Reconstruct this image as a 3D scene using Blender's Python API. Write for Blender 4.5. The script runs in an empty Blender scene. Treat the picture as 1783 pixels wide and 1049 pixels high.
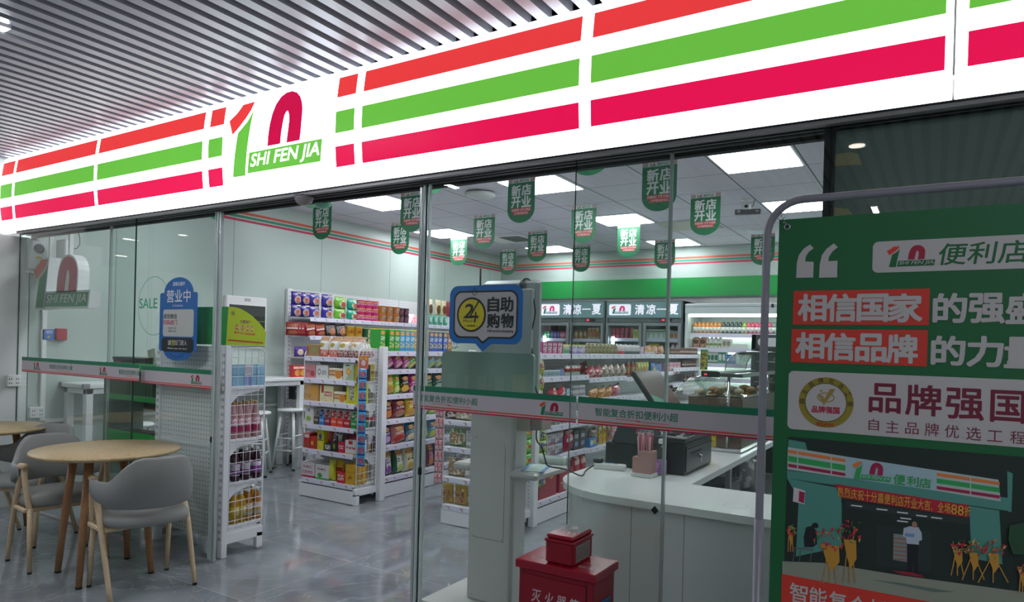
import bpy, math, random
from mathutils import Vector, Matrix
random.seed(7)
D = bpy.data
SC = bpy.context.scene
COL = SC.collection
pi = math.pi

# ------------------------------------------------------------------ camera
IMG_W, IMG_H = 1783, 1049
FOC, YAW, PITCH, ROLL, PPX, PPY = 1197.4, 0.55477, -0.0045, 0.02597, 891.5, 607.4
CAM = Vector((0.0, 0.0, 1.5))
_f = Vector((-math.sin(YAW), math.cos(YAW), 0)); _r = Vector((math.cos(YAW), math.sin(YAW), 0)); _u = Vector((0, 0, 1))
_f2 = _f * math.cos(PITCH) + _u * math.sin(PITCH); _u2 = _u * math.cos(PITCH) - _f * math.sin(PITCH)
_r3 = _r * math.cos(ROLL) + _u2 * math.sin(ROLL); _u3 = _u2 * math.cos(ROLL) - _r * math.sin(ROLL)
cd = D.cameras.new('camera'); cam = D.objects.new('camera', cd); COL.objects.link(cam)
cam.matrix_world = Matrix(((_r3.x, _u3.x, -_f2.x, CAM.x), (_r3.y, _u3.y, -_f2.y, CAM.y), (_r3.z, _u3.z, -_f2.z, CAM.z), (0, 0, 0, 1)))
cd.sensor_width = 36.0; cd.sensor_fit = 'HORIZONTAL'; cd.lens = FOC / IMG_W * 36.0
cd.shift_x = 0.0; cd.shift_y = (PPY - IMG_H / 2) / IMG_W
cd.clip_start = 0.02; cd.clip_end = 100
SC.camera = cam

# ------------------------------------------------------------------ world, exposure
SC.view_settings.view_transform = 'Standard'; SC.view_settings.look = 'None'
SC.view_settings.gamma = 1.0; SC.view_settings.exposure = 0.0; SC.view_settings.use_curve_mapping = False
WORLD_STRENGTH = 0.55
PANEL_L = 18.0         # ceiling panels of the shop
SIGN_L = 4.0           # white of the light box
MALL_LAMP_L = 125.0      # linear lamps in the mall ceiling, most of them unseen fill added
w = D.worlds.new('world'); SC.world = w; w.use_nodes = True
w.node_tree.nodes['Background'].inputs[0].default_value = (0.86, 0.93, 0.92, 1)
w.node_tree.nodes['Background'].inputs[1].default_value = WORLD_STRENGTH
SC.cycles.max_bounces = 10; SC.cycles.transparent_max_bounces = 16; SC.cycles.glossy_bounces = 4
SC.cycles.diffuse_bounces = 5
SC.cycles.sample_clamp_indirect = 6.0
SC.cycles.use_denoising = True

def U(px, py, axis, val):
    """the point of the plane <axis>=val that this view ray meets (used to measure places)"""
    a = (px - PPX) / FOC; b = (py - PPY) / FOC
    d = _r3 * a - _u3 * b + _f2
    t = (val - CAM[axis]) / d[axis]
    return CAM + d * t

# ------------------------------------------------------------------ colours and materials
def lin(c):
    c /= 255.0
    return c / 12.92 if c <= 0.04045 else ((c + 0.055) / 1.055) ** 2.4
def rgb(h):
    if isinstance(h, (tuple, list)): return tuple(lin(x) for x in h[:3]) + (1,)
    return tuple(lin(int(h[i:i + 2], 16)) for i in (0, 2, 4)) + (1,)

_mats = {}
def mat(name, color='808080', rough=0.5, metal=0.0, emit=0.0, ecol=None, spec=0.5, alpha=None, coat=0.0):
    if name in _mats: return _mats[name]
    m = D.materials.new(name); m.use_nodes = True
    b = m.node_tree.nodes['Principled BSDF']
    b.inputs['Base Color'].default_value = rgb(color)
    b.inputs['Roughness'].default_value = rough
    b.inputs['Metallic'].default_value = metal
    b.inputs['Specular IOR Level'].default_value = spec
    if coat: b.inputs['Coat Weight'].default_value = coat
    if emit:
        b.inputs['Emission Color'].default_value = rgb(ecol or color)
        b.inputs['Emission Strength'].default_value = emit
        if emit < 1.5: m.cycles.emission_sampling = 'NONE'
    m.diffuse_color = rgb(color)
    _mats[name] = m
    return m

def N(nt, typ, **kw):
    n = nt.nodes.new(typ)
    for k, v in kw.items(): setattr(n, k, v)
    return n
def math_n(nt, op, a, b=None, c=None):
    n = nt.nodes.new('ShaderNodeMath'); n.operation = op
    for i, x in enumerate((a, b, c)):
        if x is None: continue
        if isinstance(x, (int, float)): n.inputs[i].default_value = x
        else: nt.links.new(x, n.inputs[i])
    return n.outputs[0]
def mixc(nt, fac, a, b):
    n = nt.nodes.new('ShaderNodeMix'); n.data_type = 'RGBA'
    for i, x in ((0, fac), (6, a), (7, b)):
        if isinstance(x, (int, float)): n.inputs[i].default_value = x
        elif isinstance(x, tuple): n.inputs[i].default_value = x
        else: nt.links.new(x, n.inputs[i])
    return n.outputs[2]

def pack(name, base, layers=(), rough=0.32):
    """printed packaging: artwork laid out over the pack's own width (u) and height (v)"""
    if name in _mats: return _mats[name]
    m = D.materials.new(name); m.use_nodes = True; nt = m.node_tree
    b = nt.nodes['Principled BSDF']; b.inputs['Roughness'].default_value = rough
    tc = N(nt, 'ShaderNodeTexCoord'); sp = N(nt, 'ShaderNodeSeparateXYZ'); nt.links.new(tc.outputs['Generated'], sp.inputs[0])
    u, v = sp.outputs[0], sp.outputs[2]
    col = rgb(base)
    def rect(u0, u1, v0, v1):
        a = math_n(nt, 'COMPARE', u, (u0 + u1) / 2, (u1 - u0) / 2); c = math_n(nt, 'COMPARE', v, (v0 + v1) / 2, (v1 - v0) / 2)
        return math_n(nt, 'MULTIPLY', a, c)
    for L in layers:
        k = L[0]
        if k == 'rect': f = rect(*L[1:5]); c2 = rgb(L[5])
        elif k == 'ell':
            a = math_n(nt, 'POWER', math_n(nt, 'DIVIDE', math_n(nt, 'SUBTRACT', u, L[1]), L[3]), 2.0)
            a2 = math_n(nt, 'POWER', math_n(nt, 'DIVIDE', math_n(nt, 'SUBTRACT', v, L[2]), L[4]), 2.0)
            f = math_n(nt, 'LESS_THAN', math_n(nt, 'ADD', a, a2), 1.0); c2 = rgb(L[5])
        elif k == 'tri':   # below a slanted line v < v0 + s*(u-.5)
            f = math_n(nt, 'LESS_THAN', v, math_n(nt, 'MULTIPLY_ADD', math_n(nt, 'SUBTRACT', u, 0.5), L[2], L[1])); c2 = rgb(L[3])
        elif k == 'spk':   # small printed marks
            nz = N(nt, 'ShaderNodeTexNoise'); nz.inputs['Scale'].default_value = L[1]; nz.inputs['Detail'].default_value = 1.0
            mp = N(nt, 'ShaderNodeMapping'); nt.links.new(tc.outputs['Generated'], mp.inputs[0]); mp.inputs['Scale'].default_value = (1, 1, L[2] if len(L) > 8 else 1.0)
            nt.links.new(mp.outputs[0], nz.inputs['Vector'])
            off = 1 if len(L) > 8 else 0
            f = math_n(nt, 'GREATER_THAN', nz.outputs[0], L[2 + off])
            f = math_n(nt, 'MULTIPLY', f, rect(*L[3 + off:7 + off])); c2 = rgb(L[7 + off])
        col = mixc(nt, f, col, c2)
    if isinstance(col, tuple): b.inputs['Base Color'].default_value = col
    else: nt.links.new(col, b.inputs['Base Color'])
    _mats[name] = m
    return m

def glass_mat(name, tint, refl=1.0, rough=0.0):
    if name in _mats: return _mats[name]
    m = D.materials.new(name); m.use_nodes = True; nt = m.node_tree
    nt.nodes.remove(nt.nodes['Principled BSDF'])
    out = nt.nodes['Material Output']
    t = N(nt, 'ShaderNodeBsdfTransparent'); t.inputs[0].default_value = tint + (1,)
    g = N(nt, 'ShaderNodeBsdfGlossy'); g.inputs['Roughness'].default_value = rough; g.inputs[0].default_value = (1, 1, 1, 1)
    ge = N(nt, 'ShaderNodeNewGeometry'); dp = N(nt, 'ShaderNodeVectorMath', operation='DOT_PRODUCT')
    nt.links.new(ge.outputs['Normal'], dp.inputs[0]); nt.links.new(ge.outputs['Incoming'], dp.inputs[1])
    c1 = math_n(nt, 'SUBTRACT', 1.0, math_n(nt, 'ABSOLUTE', dp.outputs['Value']))
    fr = math_n(nt, 'MULTIPLY_ADD', math_n(nt, 'POWER', c1, 5.0), 0.96, 0.04)     # same on both faces of the sheet
    mx = N(nt, 'ShaderNodeMixShader')
    nt.links.new(math_n(nt, 'MULTIPLY', fr, refl), mx.inputs[0])
    nt.links.new(t.outputs[0], mx.inputs[1]); nt.links.new(g.outputs[0], mx.inputs[2]); nt.links.new(mx.outputs[0], out.inputs[0])
    _mats[name] = m
    return m

# ------------------------------------------------------------------ mesh builder
class MB:
    def __init__(s): s.v = []; s.f = []; s.fm = []; s.fs = []; s.mats = []
    def mi(s, m):
        if m not in s.mats: s.mats.append(m)
        return s.mats.index(m)
    def add(s, vs, fs, m, smooth=False):
        o = len(s.v); s.v += [tuple(x) for x in vs]; i = s.mi(m)
        for f in fs: s.f.append(tuple(o + k for k in f)); s.fm.append(i); s.fs.append(smooth)
        return s
    def box(s, x0, x1, y0, y1, z0, z1, m, c=0.0):
        if x0 > x1: x0, x1 = x1, x0
        if y0 > y1: y0, y1 = y1, y0
        if z0 > z1: z0, z1 = z1, z0
        c = min(c, (x1 - x0) * .45, (y1 - y0) * .45, (z1 - z0) * .45)
        if c <= 0:
            vs = [(x0, y0, z0), (x1, y0, z0), (x1, y1, z0), (x0, y1, z0), (x0, y0, z1), (x1, y0, z1), (x1, y1, z1), (x0, y1, z1)]
            return s.add(vs, [(0, 3, 2, 1), (4, 5, 6, 7), (0, 1, 5, 4), (1, 2, 6, 5), (2, 3, 7, 6), (3, 0, 4, 7)], m)
        def ring(z, i):
            a0, a1, b0, b1 = x0 + i, x1 - i, y0 + i, y1 - i
            k = c if i == 0 else 0
            if k: return [(a0 + k, b0, z), (a1 - k, b0, z), (a1, b0 + k, z), (a1, b1 - k, z), (a1 - k, b1, z), (a0 + k, b1, z), (a0, b1 - k, z), (a0, b0 + k, z)]
            q = c * .6
            a0, a1, b0, b1 = x0 + i, x1 - i, y0 + i, y1 - i
            return [(a0 + q, b0, z), (a1 - q, b0, z), (a1, b0 + q, z), (a1, b1 - q, z), (a1 - q, b1, z), (a0 + q, b1, z), (a0, b1 - q, z), (a0, b0 + q, z)]
        R = [ring(z0, c), ring(z0 + c, 0), ring(z1 - c, 0), ring(z1, c)]
        vs = [p for r in R for p in r]; fs = [tuple(range(7, -1, -1)), tuple(range(24, 32))]
        for k in range(3):
            for i in range(8): fs.append((k * 8 + i, k * 8 + (i + 1) % 8, k * 8 + 8 + (i + 1) % 8, k * 8 + 8 + i))
        return s.add(vs, fs, m)
    def obox(s, o, ex, ey, ez, m, c=0.0):
        """box from corner o along three edge vectors"""
        t = MB(); t.box(0, ex.length, 0, ey.length, 0, ez.length, m, c)
        a, b, d = ex.normalized(), ey.normalized(), ez.normalized()
        return s.add([o + a * x + b * y + d * z for x, y, z in t.v], t.f, m)
    def tube(s, pts, r, m, n=8, closed=False, caps=True, smooth=True):
        P = [Vector(p) for p in pts]; k = len(P)
        rs = r if isinstance(r, (list, tuple)) else [r] * k
        vs = []; up = None
        for i in range(k):
            if closed: t = P[(i + 1) % k] - P[i - 1]
            else: t = P[min(i + 1, k - 1)] - P[max(i - 1, 0)]
            t.normalize()
            if up is None:
                up = Vector((0, 0, 1)) if abs(t.z) < .9 else Vector((1, 0, 0))
            a = up - t * up.dot(t)
            if a.length < 1e-6: a = t.orthogonal()
            a.normalize(); up = a; b = t.cross(a)
            for j in range(n):
                th = 2 * pi * j / n
                vs.append(P[i] + (a * math.cos(th) + b * math.sin(th)) * rs[i])
        fs = []
        for i in range(k if closed else k - 1):
            q = (i + 1) % k
            for j in range(n): fs.append((i * n + j, i * n + (j + 1) % n, q * n + (j + 1) % n, q * n + j))
        if caps and not closed:
            fs.append(tuple(range(n - 1, -1, -1))); fs.append(tuple((k - 1) * n + j for j in range(n)))
        return s.add(vs, fs, m, smooth)
    def lathe(s, prof, m, n=16, c=(0, 0, 0), smooth=True, sx=1.0, sy=1.0):
        vs = []
        for r, z in prof:
            for j in range(n):
                th = 2 * pi * j / n
                vs.append((c[0] + r * math.cos(th) * sx, c[1] + r * math.sin(th) * sy, c[2] + z))
        fs = []
        for i in range(len(prof) - 1):
            for j in range(n): fs.append((i * n + j, i * n + (j + 1) % n, (i + 1) * n + (j + 1) % n, (i + 1) * n + j))
        fs.append(tuple(range(n - 1, -1, -1))); fs.append(tuple((len(prof) - 1) * n + j for j in range(n)))
        return s.add(vs, fs, m, smooth)
    def prism(s, poly, z0, z1, m, fr=None, smooth=False):
        """polygon (a,b) extruded from z0 to z1; fr = (origin, ea, eb, en) turns it elsewhere"""
        area = sum(poly[i][0] * poly[(i + 1) % len(poly)][1] - poly[(i + 1) % len(poly)][0] * poly[i][1] for i in range(len(poly)))
        if area < 0: poly = poly[::-1]
        n = len(poly)
        vs = [(a, b, z0) for a, b in poly] + [(a, b, z1) for a, b in poly]
        if fr: vs = [fr[0] + fr[1] * a + fr[2] * b + fr[3] * c for a, b, c in vs]
        tr = [tuple(f) if tri_up(poly, f) else tuple(f)[::-1] for f in tess2([[Vector((a, b, 0)) for a, b in poly]])] if n > 4 else [tuple(range(n))]
        s.add(vs, [f[::-1] for f in tr] + [tuple(n + k for k in f) for f in tr], m)
        o = len(s.v) - 2 * n; i = s.mi(m)
        for k in range(n):
            s.f.append((o + k, o + (k + 1) % n, o + n + (k + 1) % n, o + n + k)); s.fm.append(i); s.fs.append(smooth)
        return s
    def xf(s, M):
        s.v = [tuple(M @ Vector(p)) for p in s.v]; return s
    def mesh(s, name):
        me = D.meshes.new(name); me.from_pydata(s.v, [], s.f)
        for m in s.mats: me.materials.append(m)
        me.polygons.foreach_set('material_index', s.fm); me.polygons.foreach_set('use_smooth', s.fs)
        me.update()
        return me
    def build(s, name, parent=None, loc=None, rz=0.0):
        o = D.objects.new(name, s.mesh(name)); COL.objects.link(o)
        if parent: o.parent = parent
        if loc is not None: o.location = loc
        if rz: o.rotation_euler = (0, 0, rz)
        return o

def tag(o, label=None, cat=None, group=None, kind=None):
    if label: o['label'] = label
    if cat: o['category'] = cat
    if group: o['group'] = group
    if kind: o['kind'] = kind
    return o
def thing(name, label, cat, loc=(0, 0, 0), rz=0.0, group=None):
    o = D.objects.new(name, None); COL.objects.link(o); o.location = loc; o.rotation_euler = (0, 0, rz)
    o.empty_display_size = 0.05
    return tag(o, label, cat, group)
def struct(name, mb, label=None, parent=None):
    o = mb.build(name, parent); o['kind'] = 'structure'
    if label: o['label'] = label
    return o
def copy_tree(o, parent=None):
    c = o.copy(); COL.objects.link(c)
    if parent: c.parent = parent
    for ch in o.children: copy_tree(ch, c)
    return c
class Proto:
    """builds a thing once, then hands out copies of it and its parts"""
    def __init__(s, fn): s.fn = fn; s.root = None
    def put(s, loc, rz, label, group=None, rx=0.0, ry=0.0, sc=None):
        if s.root is None: o = s.root = s.fn()
        else: o = copy_tree(s.root)
        o.location = loc; o.rotation_euler = (rx, ry, rz)
        if sc: o.scale = sc
        o['label'] = label
        if group: o['group'] = group
        elif 'group' in o.keys(): del o['group']
        return o

# ------------------------------------------------------------------ flat artwork in a plane
_tcache = {}
def text_geo(s, bold=0.0, shear=0.0, res=3, spacing=1.0):
    key = (s, bold, shear, res, spacing)
    if key in _tcache: return _tcache[key]
    c = D.curves.new('t', 'FONT'); c.body = s; c.size = 1.0; c.offset = bold; c.shear = shear; c.resolution_u = res
    c.space_character = spacing
    o = D.objects.new('t', c); COL.objects.link(o)
    dg = bpy.context.evaluated_depsgraph_get(); dg.update()
    ev = o.evaluated_get(dg); me = ev.to_mesh()
    vs = [tuple(v.co) for v in me.vertices]; fs = [tuple(p.vertices) for p in me.polygons]
    ev.to_mesh_clear(); D.objects.remove(o); D.curves.remove(c)
    x0 = min(v[0] for v in vs); x1 = max(v[0] for v in vs); y0 = min(v[1] for v in vs); y1 = max(v[1] for v in vs)
    vs = [((v[0] - x0) / (x1 - x0), (v[1] - y0) / (y1 - y0)) for v in vs]
    _tcache[key] = (vs, fs, (x1 - x0) / (y1 - y0))
    return _tcache[key]

def rrect(x0, y0, x1, y1, r, n=5):
    P = []
    for cx, cy, a in ((x1 - r, y1 - r, 0), (x0 + r, y1 - r, 90), (x0 + r, y0 + r, 180), (x1 - r, y0 + r, 270)):
        for k in range(n + 1):
            t = math.radians(a + 90 * k / n); P.append((cx + r * math.cos(t), cy + r * math.sin(t)))
    return P
def ellipse(cx, cy, rx, ry, n=32): return [(cx + rx * math.cos(2 * pi * k / n), cy + ry * math.sin(2 * pi * k / n)) for k in range(n)]
def ring_pts(cx, cy, rx, ry, t, n=40): return ellipse(cx, cy, rx, ry, n), ellipse(cx, cy, rx - t, ry - t, n)

from mathutils.geometry import tessellate_polygon as tess2
def tri_up(p, f):
    return sum(p[f[i]][0] * p[f[(i + 1) % len(f)]][1] - p[f[(i + 1) % len(f)]][0] * p[f[i]][1] for i in range(len(f))) >= 0
class Art(MB):
    """drawing plane: origin o, axes ea (right) and eb (up), normal en towards the viewer"""
    def __init__(s, o, ea=(1, 0, 0), eb=(0, 0, 1), step=0.0006, fn=None):
        super().__init__(); s.o = Vector(o); s.ea = Vector(ea); s.eb = Vector(eb); s.en = s.ea.cross(s.eb); s.step = step; s.fn = fn
    def P(s, a, b, k):
        if s.fn: return s.fn(a, b, k * s.step)
        return s.o + s.ea * a + s.eb * b + s.en * (k * s.step)
    def poly(s, pts, m, k=1):
        if s.fn:                              # curved face: cut the outline into flat bands
            z0, z1 = min(p[1] for p in pts), max(p[1] for p in pts); n = int((z1 - z0) / .025)
            if n > 0:
                for i in range(n + 1):
                    lo, hi = z0 + (z1 - z0) * i / (n + 1), z0 + (z1 - z0) * (i + 1) / (n + 1); q = pts
                    for lim, sg in ((lo, 1), (hi, -1)):
                        out = []
                        for j in range(len(q)):
                            a, b = q[j - 1], q[j]; ia, ib = sg * (a[1] - lim) >= 0, sg * (b[1] - lim) >= 0
                            if ia != ib: t = (lim - a[1]) / (b[1] - a[1]); out.append((a[0] + (b[0] - a[0]) * t, lim))
                            if ib: out.append(b)
                        q = out
                        if len(q) < 3: break
                    if len(q) >= 3: s.flat(q, m, k)
                return s
        return s.flat(pts, m, k)
    def flat(s, pts, m, k=1):
        ar = sum(pts[i][0] * pts[(i + 1) % len(pts)][1] - pts[(i + 1) % len(pts)][0] * pts[i][1] for i in range(len(pts)))
        if ar < 0: pts = pts[::-1]
        if len(pts) <= 4: fs = [tuple(range(len(pts)))]
        else: fs = [tuple(f) for f in tess2([[Vector((a, b, 0)) for a, b in pts]])]
        fs = [f if tri_up(pts, f) else f[::-1] for f in fs]
        s.add([s.P(a, b, k) for a, b in pts], fs, m); return s
    def build(s, name, parent=None, loc=None, rz=0.0):
        if parent and abs(s.o.y) > 1: s.v = [tuple(Vector(v) - parent.location) for v in s.v]
        return super().build(name, parent, loc, rz)
    def rect(s, x0, y0, x1, y1, m, k=1): return s.poly([(x0, y0), (x1, y0), (x1, y1), (x0, y1)], m, k)
    def band(s, outer, inner, m, k=1):
        n = len(outer); s.add([s.P(a, b, k) for a, b in outer + inner], [(i, (i + 1) % n, n + (i + 1) % n, n + i) for i in range(n)], m); return s
    def line(s, pts, wd, m, k=1):
        for (a, b), (c, d) in zip(pts, pts[1:]):
            L = math.hypot(c - a, d - b) or 1e-9; nx, ny = -(d - b) / L * wd / 2, (c - a) / L * wd / 2
            s.poly([(a + nx, b + ny), (a - nx, b - ny), (c - nx, d - ny), (c + nx, d + ny)], m, k)
        return s
    def text(s, t, x0, y0, x1, y1, m, k=2, bold=0.0, shear=0.0, res=3, fit=True, rot=0.0):
        vs, fs, asp = text_geo(t, 0.0, shear, res)
        if not fit:
            W = (y1 - y0) * asp; cx = (x0 + x1) / 2; x0, x1 = cx - W / 2, cx + W / 2
        pts = [(x0 + a * (x1 - x0), y0 + b * (y1 - y0)) for a, b in vs]
        if rot:
            cx, cy = (x0 + x1) / 2, (y0 + y1) / 2; ca, sa = math.cos(rot), math.sin(rot)
            pts = [(cx + (a - cx) * ca - (b - cy) * sa, cy + (a - cx) * sa + (b - cy) * ca) for a, b in pts]
        hv = bold * .8           # heavier lettering: the thin outline struck several times
        if hv:
            ux, uy = hv * (x1 - x0) / asp / .9, hv * (y1 - y0)
            ux = hv * (y1 - y0) * max(.6, (x1 - x0) / asp / (y1 - y0))
            for i, (dx, dy) in enumerate(((1, 0), (-1, 0), (0, 1), (0, -1), (.75, .75), (-.75, .75), (.75, -.75), (-.75, -.75))):
                s.add([s.P(a + dx * ux, b + dy * uy, k + .11 * (i - 8)) for a, b in pts], fs, m)
        s.add([s.P(a, b, k) for a, b in pts], fs, m); return s
    def px(s, x, y):
        """plane coordinates of the point seen at (x, y); planes facing -Y or +X"""
        if abs(s.en.y) > .5: p = U(x, y, 1, s.o.y)
        else: p = U(x, y, 0, s.o.x)
        d = p - s.o; return (d.dot(s.ea), d.dot(s.eb))
    def ppoly(s, pts, m, k=1): return s.poly([s.px(*p) for p in pts], m, k)

# the shop's emblem, in its own unit square (x 0..1, y 0..0.529)
_LX0, _LX1, _LZ0 = -3.866, -3.009, 2.515
def _nl(pts): return [((x - _LX0) / (_LX1 - _LX0), (z - _LZ0) / (_LX1 - _LX0)) for x, z in pts]
L_FLAG = _nl([(-3.748, 2.969), (-3.633, 2.971), (-3.66, 2.919), (-3.699, 2.875), (-3.755, 2.828), (-3.82, 2.783), (-3.866, 2.88), (-3.837, 2.897), (-3.808, 2.912), (-3.776, 2.938)])
L_STEM = _nl([(-3.632, 2.923), (-3.695, 2.515), (-3.817, 2.517), (-3.768, 2.788), (-3.732, 2.814), (-3.684, 2.849), (-3.654, 2.886)])
L_ZERO = _nl([(-3.482, 2.669), (-3.477, 2.737), (-3.468, 2.802), (-3.452, 2.867), (-3.427, 2.921), (-3.391, 2.96), (-3.347, 2.978), (-3.299, 2.979), (-3.252, 2.961), (-3.217, 2.929), (-3.197, 2.892), (-3.186, 2.851), (-3.185, 2.805), (-3.188, 2.728), (-3.197, 2.667), (-3.312, 2.667), (-3.301, 2.738), (-3.296, 2.79), (-3.299, 2.83), (-3.314, 2.859), (-3.325, 2.857), (-3.34, 2.836), (-3.349, 2.791), (-3.359, 2.733), (-3.366, 2.668)])
L_BOX = _nl([(-3.651, 2.651), (-3.009, 2.651), (-3.029, 2.525), (-3.675, 2.526)])
L_H = 0.545
def emblem(a, x0, y0, x1, y1, k=2, flag=None, stem=None, zero=None, word=None, lettering=True, parts='fszbt', bold=0.02, res=2):
    W, Hh = x1 - x0, (y1 - y0) / L_H
    T = lambda pts: [(x0 + p * W, y0 + q * Hh) for p, q in pts]
    if 'f' in parts: a.poly(T(L_FLAG), flag, k)
    if 's' in parts: a.poly(T(L_STEM), stem, k)
    if 'z' in parts: a.poly(T(L_ZERO), zero, k)
    if 'b' in parts: a.poly(T(L_BOX), stem, k)
    if 't' in parts:
        a.text('SHI FEN JIA', x0 + .262 * W, y0 + .030 * Hh, x0 + .965 * W, y0 + .142 * Hh, word, k + 1, bold=bold, shear=.25, res=res)
    return a

# common materials
WHITE = mat('white_print', 'E6E6E6', .5); GREEN = mat('green_print', '12703F', .45); ORANGE = mat('orange_print', 'DE4A33', .45)
CRIMSON = mat('crimson_print', 'B4163F', .45); RED = mat('red_print', 'D5332F', .45); BLACKP = mat('black_print', '1D2426', .45)
MAROON = mat('maroon_print', '6E1230', .5); BLUEP = mat('blue_print', '1F6FB8', .4); YELLOWP = mat('yellow_print', 'CFC21A', .45)
STEEL = mat('white_powder_coat', 'E4E5E8', .38); STEELG = mat('grey_metal', '9A9CA0', .35, .7); DARKM = mat('dark_metal', '2A2B2E', .45, .3)
ALU = mat('brushed_aluminium', 'A9A7A6', .35, .85); BLACK = mat('black_plastic', '202225', .45); BLACKR = mat('black_rubber', '17181A', .7)
WPLAST = mat('white_plastic', 'E2E3E1', .4); CHROME = mat('chrome', 'D8D9DC', .12, 1.0); GREYPL = mat('grey_plastic', '8B8D90', .5)
PRICE = mat('price_rail', 'DCD9EA', .3)
# ================================================================== SETTING
YG = 2.83            # the glass front
XL = -6.77           # left wall
YB = 10.47           # back wall
HC, HM = 3.10, 3.04  # shop ceiling, mall ceiling
XR = 0.9             # right wall of the shop

def floor_mat():
    m = D.materials.new('grey_marble_tile'); m.use_nodes = True; nt = m.node_tree; b = nt.nodes['Principled BSDF']
    g = N(nt, 'ShaderNodeNewGeometry'); sp = N(nt, 'ShaderNodeSeparateXYZ'); nt.links.new(g.outputs['Position'], sp.inputs[0])
    def joint(s, off):
        a = math_n(nt, 'FRACT', math_n(nt, 'DIVIDE', math_n(nt, 'SUBTRACT', s, off), 0.87))
        a = math_n(nt, 'ABSOLUTE', math_n(nt, 'SUBTRACT', a, 0.5))
        return math_n(nt, 'GREATER_THAN', a, 0.5 - 0.0024)
    jx, jy = joint(sp.outputs[0], -4.2275 + 50 * .87), joint(sp.outputs[1], 3.411 + 50 * .87)
    line = math_n(nt, 'MAXIMUM', jx, jy)
    # cloudy body and thin pale veins, different in every tile
    cell = N(nt, 'ShaderNodeVectorMath', operation='MULTIPLY'); cell.inputs[1].default_value = (1, 1, 1)
    fx = math_n(nt, 'FLOOR', math_n(nt, 'DIVIDE', math_n(nt, 'SUBTRACT', sp.outputs[0], -4.2275), 0.87))
    fy = math_n(nt, 'FLOOR', math_n(nt, 'DIVIDE', math_n(nt, 'SUBTRACT', sp.outputs[1], 3.411), 0.87))
    sh = math_n(nt, 'ADD', math_n(nt, 'MULTIPLY', fx, 3.7), math_n(nt, 'MULTIPLY', fy, 9.1))
    cb = N(nt, 'ShaderNodeCombineXYZ'); nt.links.new(sp.outputs[0], cb.inputs[0]); nt.links.new(sp.outputs[1], cb.inputs[1]); nt.links.new(sh, cb.inputs[2])
    n1 = N(nt, 'ShaderNodeTexNoise'); n1.inputs['Scale'].default_value = 2.2; n1.inputs['Detail'].default_value = 6; n1.inputs['Distortion'].default_value = .9
    nt.links.new(cb.outputs[0], n1.inputs['Vector'])
    r1 = N(nt, 'ShaderNodeValToRGB'); nt.links.new(n1.outputs[0], r1.inputs[0])
    r1.color_ramp.elements[0].position = .3; r1.color_ramp.elements[0].color = rgb('767C81')
    r1.color_ramp.elements[1].position = .72; r1.color_ramp.elements[1].color = rgb('92979C')
    n2 = N(nt, 'ShaderNodeTexNoise'); n2.inputs['Scale'].default_value = 1.6; n2.inputs['Detail'].default_value = 4; n2.inputs['Distortion'].default_value = 1.6
    nt.links.new(cb.outputs[0], n2.inputs['Vector'])
    v = math_n(nt, 'ABSOLUTE', math_n(nt, 'SUBTRACT', n2.outputs[0], 0.5))
    v = math_n(nt, 'MULTIPLY', math_n(nt, 'SUBTRACT', 1.0, math_n(nt, 'MINIMUM', math_n(nt, 'MULTIPLY', v, 90.0), 1.0)), 0.45)
    c = mixc(nt, v, r1.outputs[0], rgb('AEB2B5'))
    c = mixc(nt, math_n(nt, 'MULTIPLY', line, .6), c, rgb('BDC0C0'))
    nt.links.new(c, b.inputs['Base Color']); b.inputs['Roughness'].default_value = 0.055; b.inputs['Specular IOR Level'].default_value = .9
    return m
struct('floor', MB().box(-16, 5, -8, 11.2, -0.1, 0, floor_mat()), 'glossy grey marble floor tiles with pale joints')

def grid_ceiling():
    m = D.materials.new('ceiling_tile'); m.use_nodes = True; nt = m.node_tree; b = nt.nodes['Principled BSDF']
    g = N(nt, 'ShaderNodeNewGeometry'); sp = N(nt, 'ShaderNodeSeparateXYZ'); nt.links.new(g.outputs['Position'], sp.inputs[0])
    def joint(s, off, per, wd):
        a = math_n(nt, 'FRACT', math_n(nt, 'DIVIDE', math_n(nt, 'SUBTRACT', s, off), per))
        a = math_n(nt, 'ABSOLUTE', math_n(nt, 'SUBTRACT', a, 0.5))
        return math_n(nt, 'GREATER_THAN', a, 0.5 - wd / per / 2)
    ln = math_n(nt, 'MAXIMUM', joint(sp.outputs[0], -0.985 + 30 * .684, .684, .013), joint(sp.outputs[1], 5.595 + 30 * .67, .67, .010))
    # fine punched holes
    vo = N(nt, 'ShaderNodeTexNoise'); vo.inputs['Scale'].default_value = 260; nt.links.new(g.outputs['Position'], vo.inputs['Vector'])
    c = mixc(nt, math_n(nt, 'MULTIPLY', math_n(nt, 'GREATER_THAN', vo.outputs[0], .62), .25), rgb('C9C6D0'), rgb('8F8E98'))
    c = mixc(nt, ln, c, rgb('4A5452'))
    nt.links.new(c, b.inputs['Base Color']); b.inputs['Roughness'].default_value = .6
    return m
struct('ceiling', MB().box(XL - .1, XR + .1, 2.93, YB + .1, HC, HC + .05, grid_ceiling()), 'grey square ceiling tiles inside the shop')

# mall ceiling: parallel baffles running towards the shop front under a dark slab
SLAT = mat('baffle_paint', '9698A2', .36, .35); VOID = mat('ceiling_void', '3C3D45', .8)
mb = MB().box(-16, 5, -8, 2.86, HM + .085, HM + .12, VOID)
x = -3.318 - 112 * .1115
while x < 4.9:
    mb.box(x, x + .061, -7.9, 2.835, HM, HM + .05, SLAT)
    x += .1115
struct('ceiling.001', mb, 'grey baffle ceiling of the mall passage')

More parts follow.
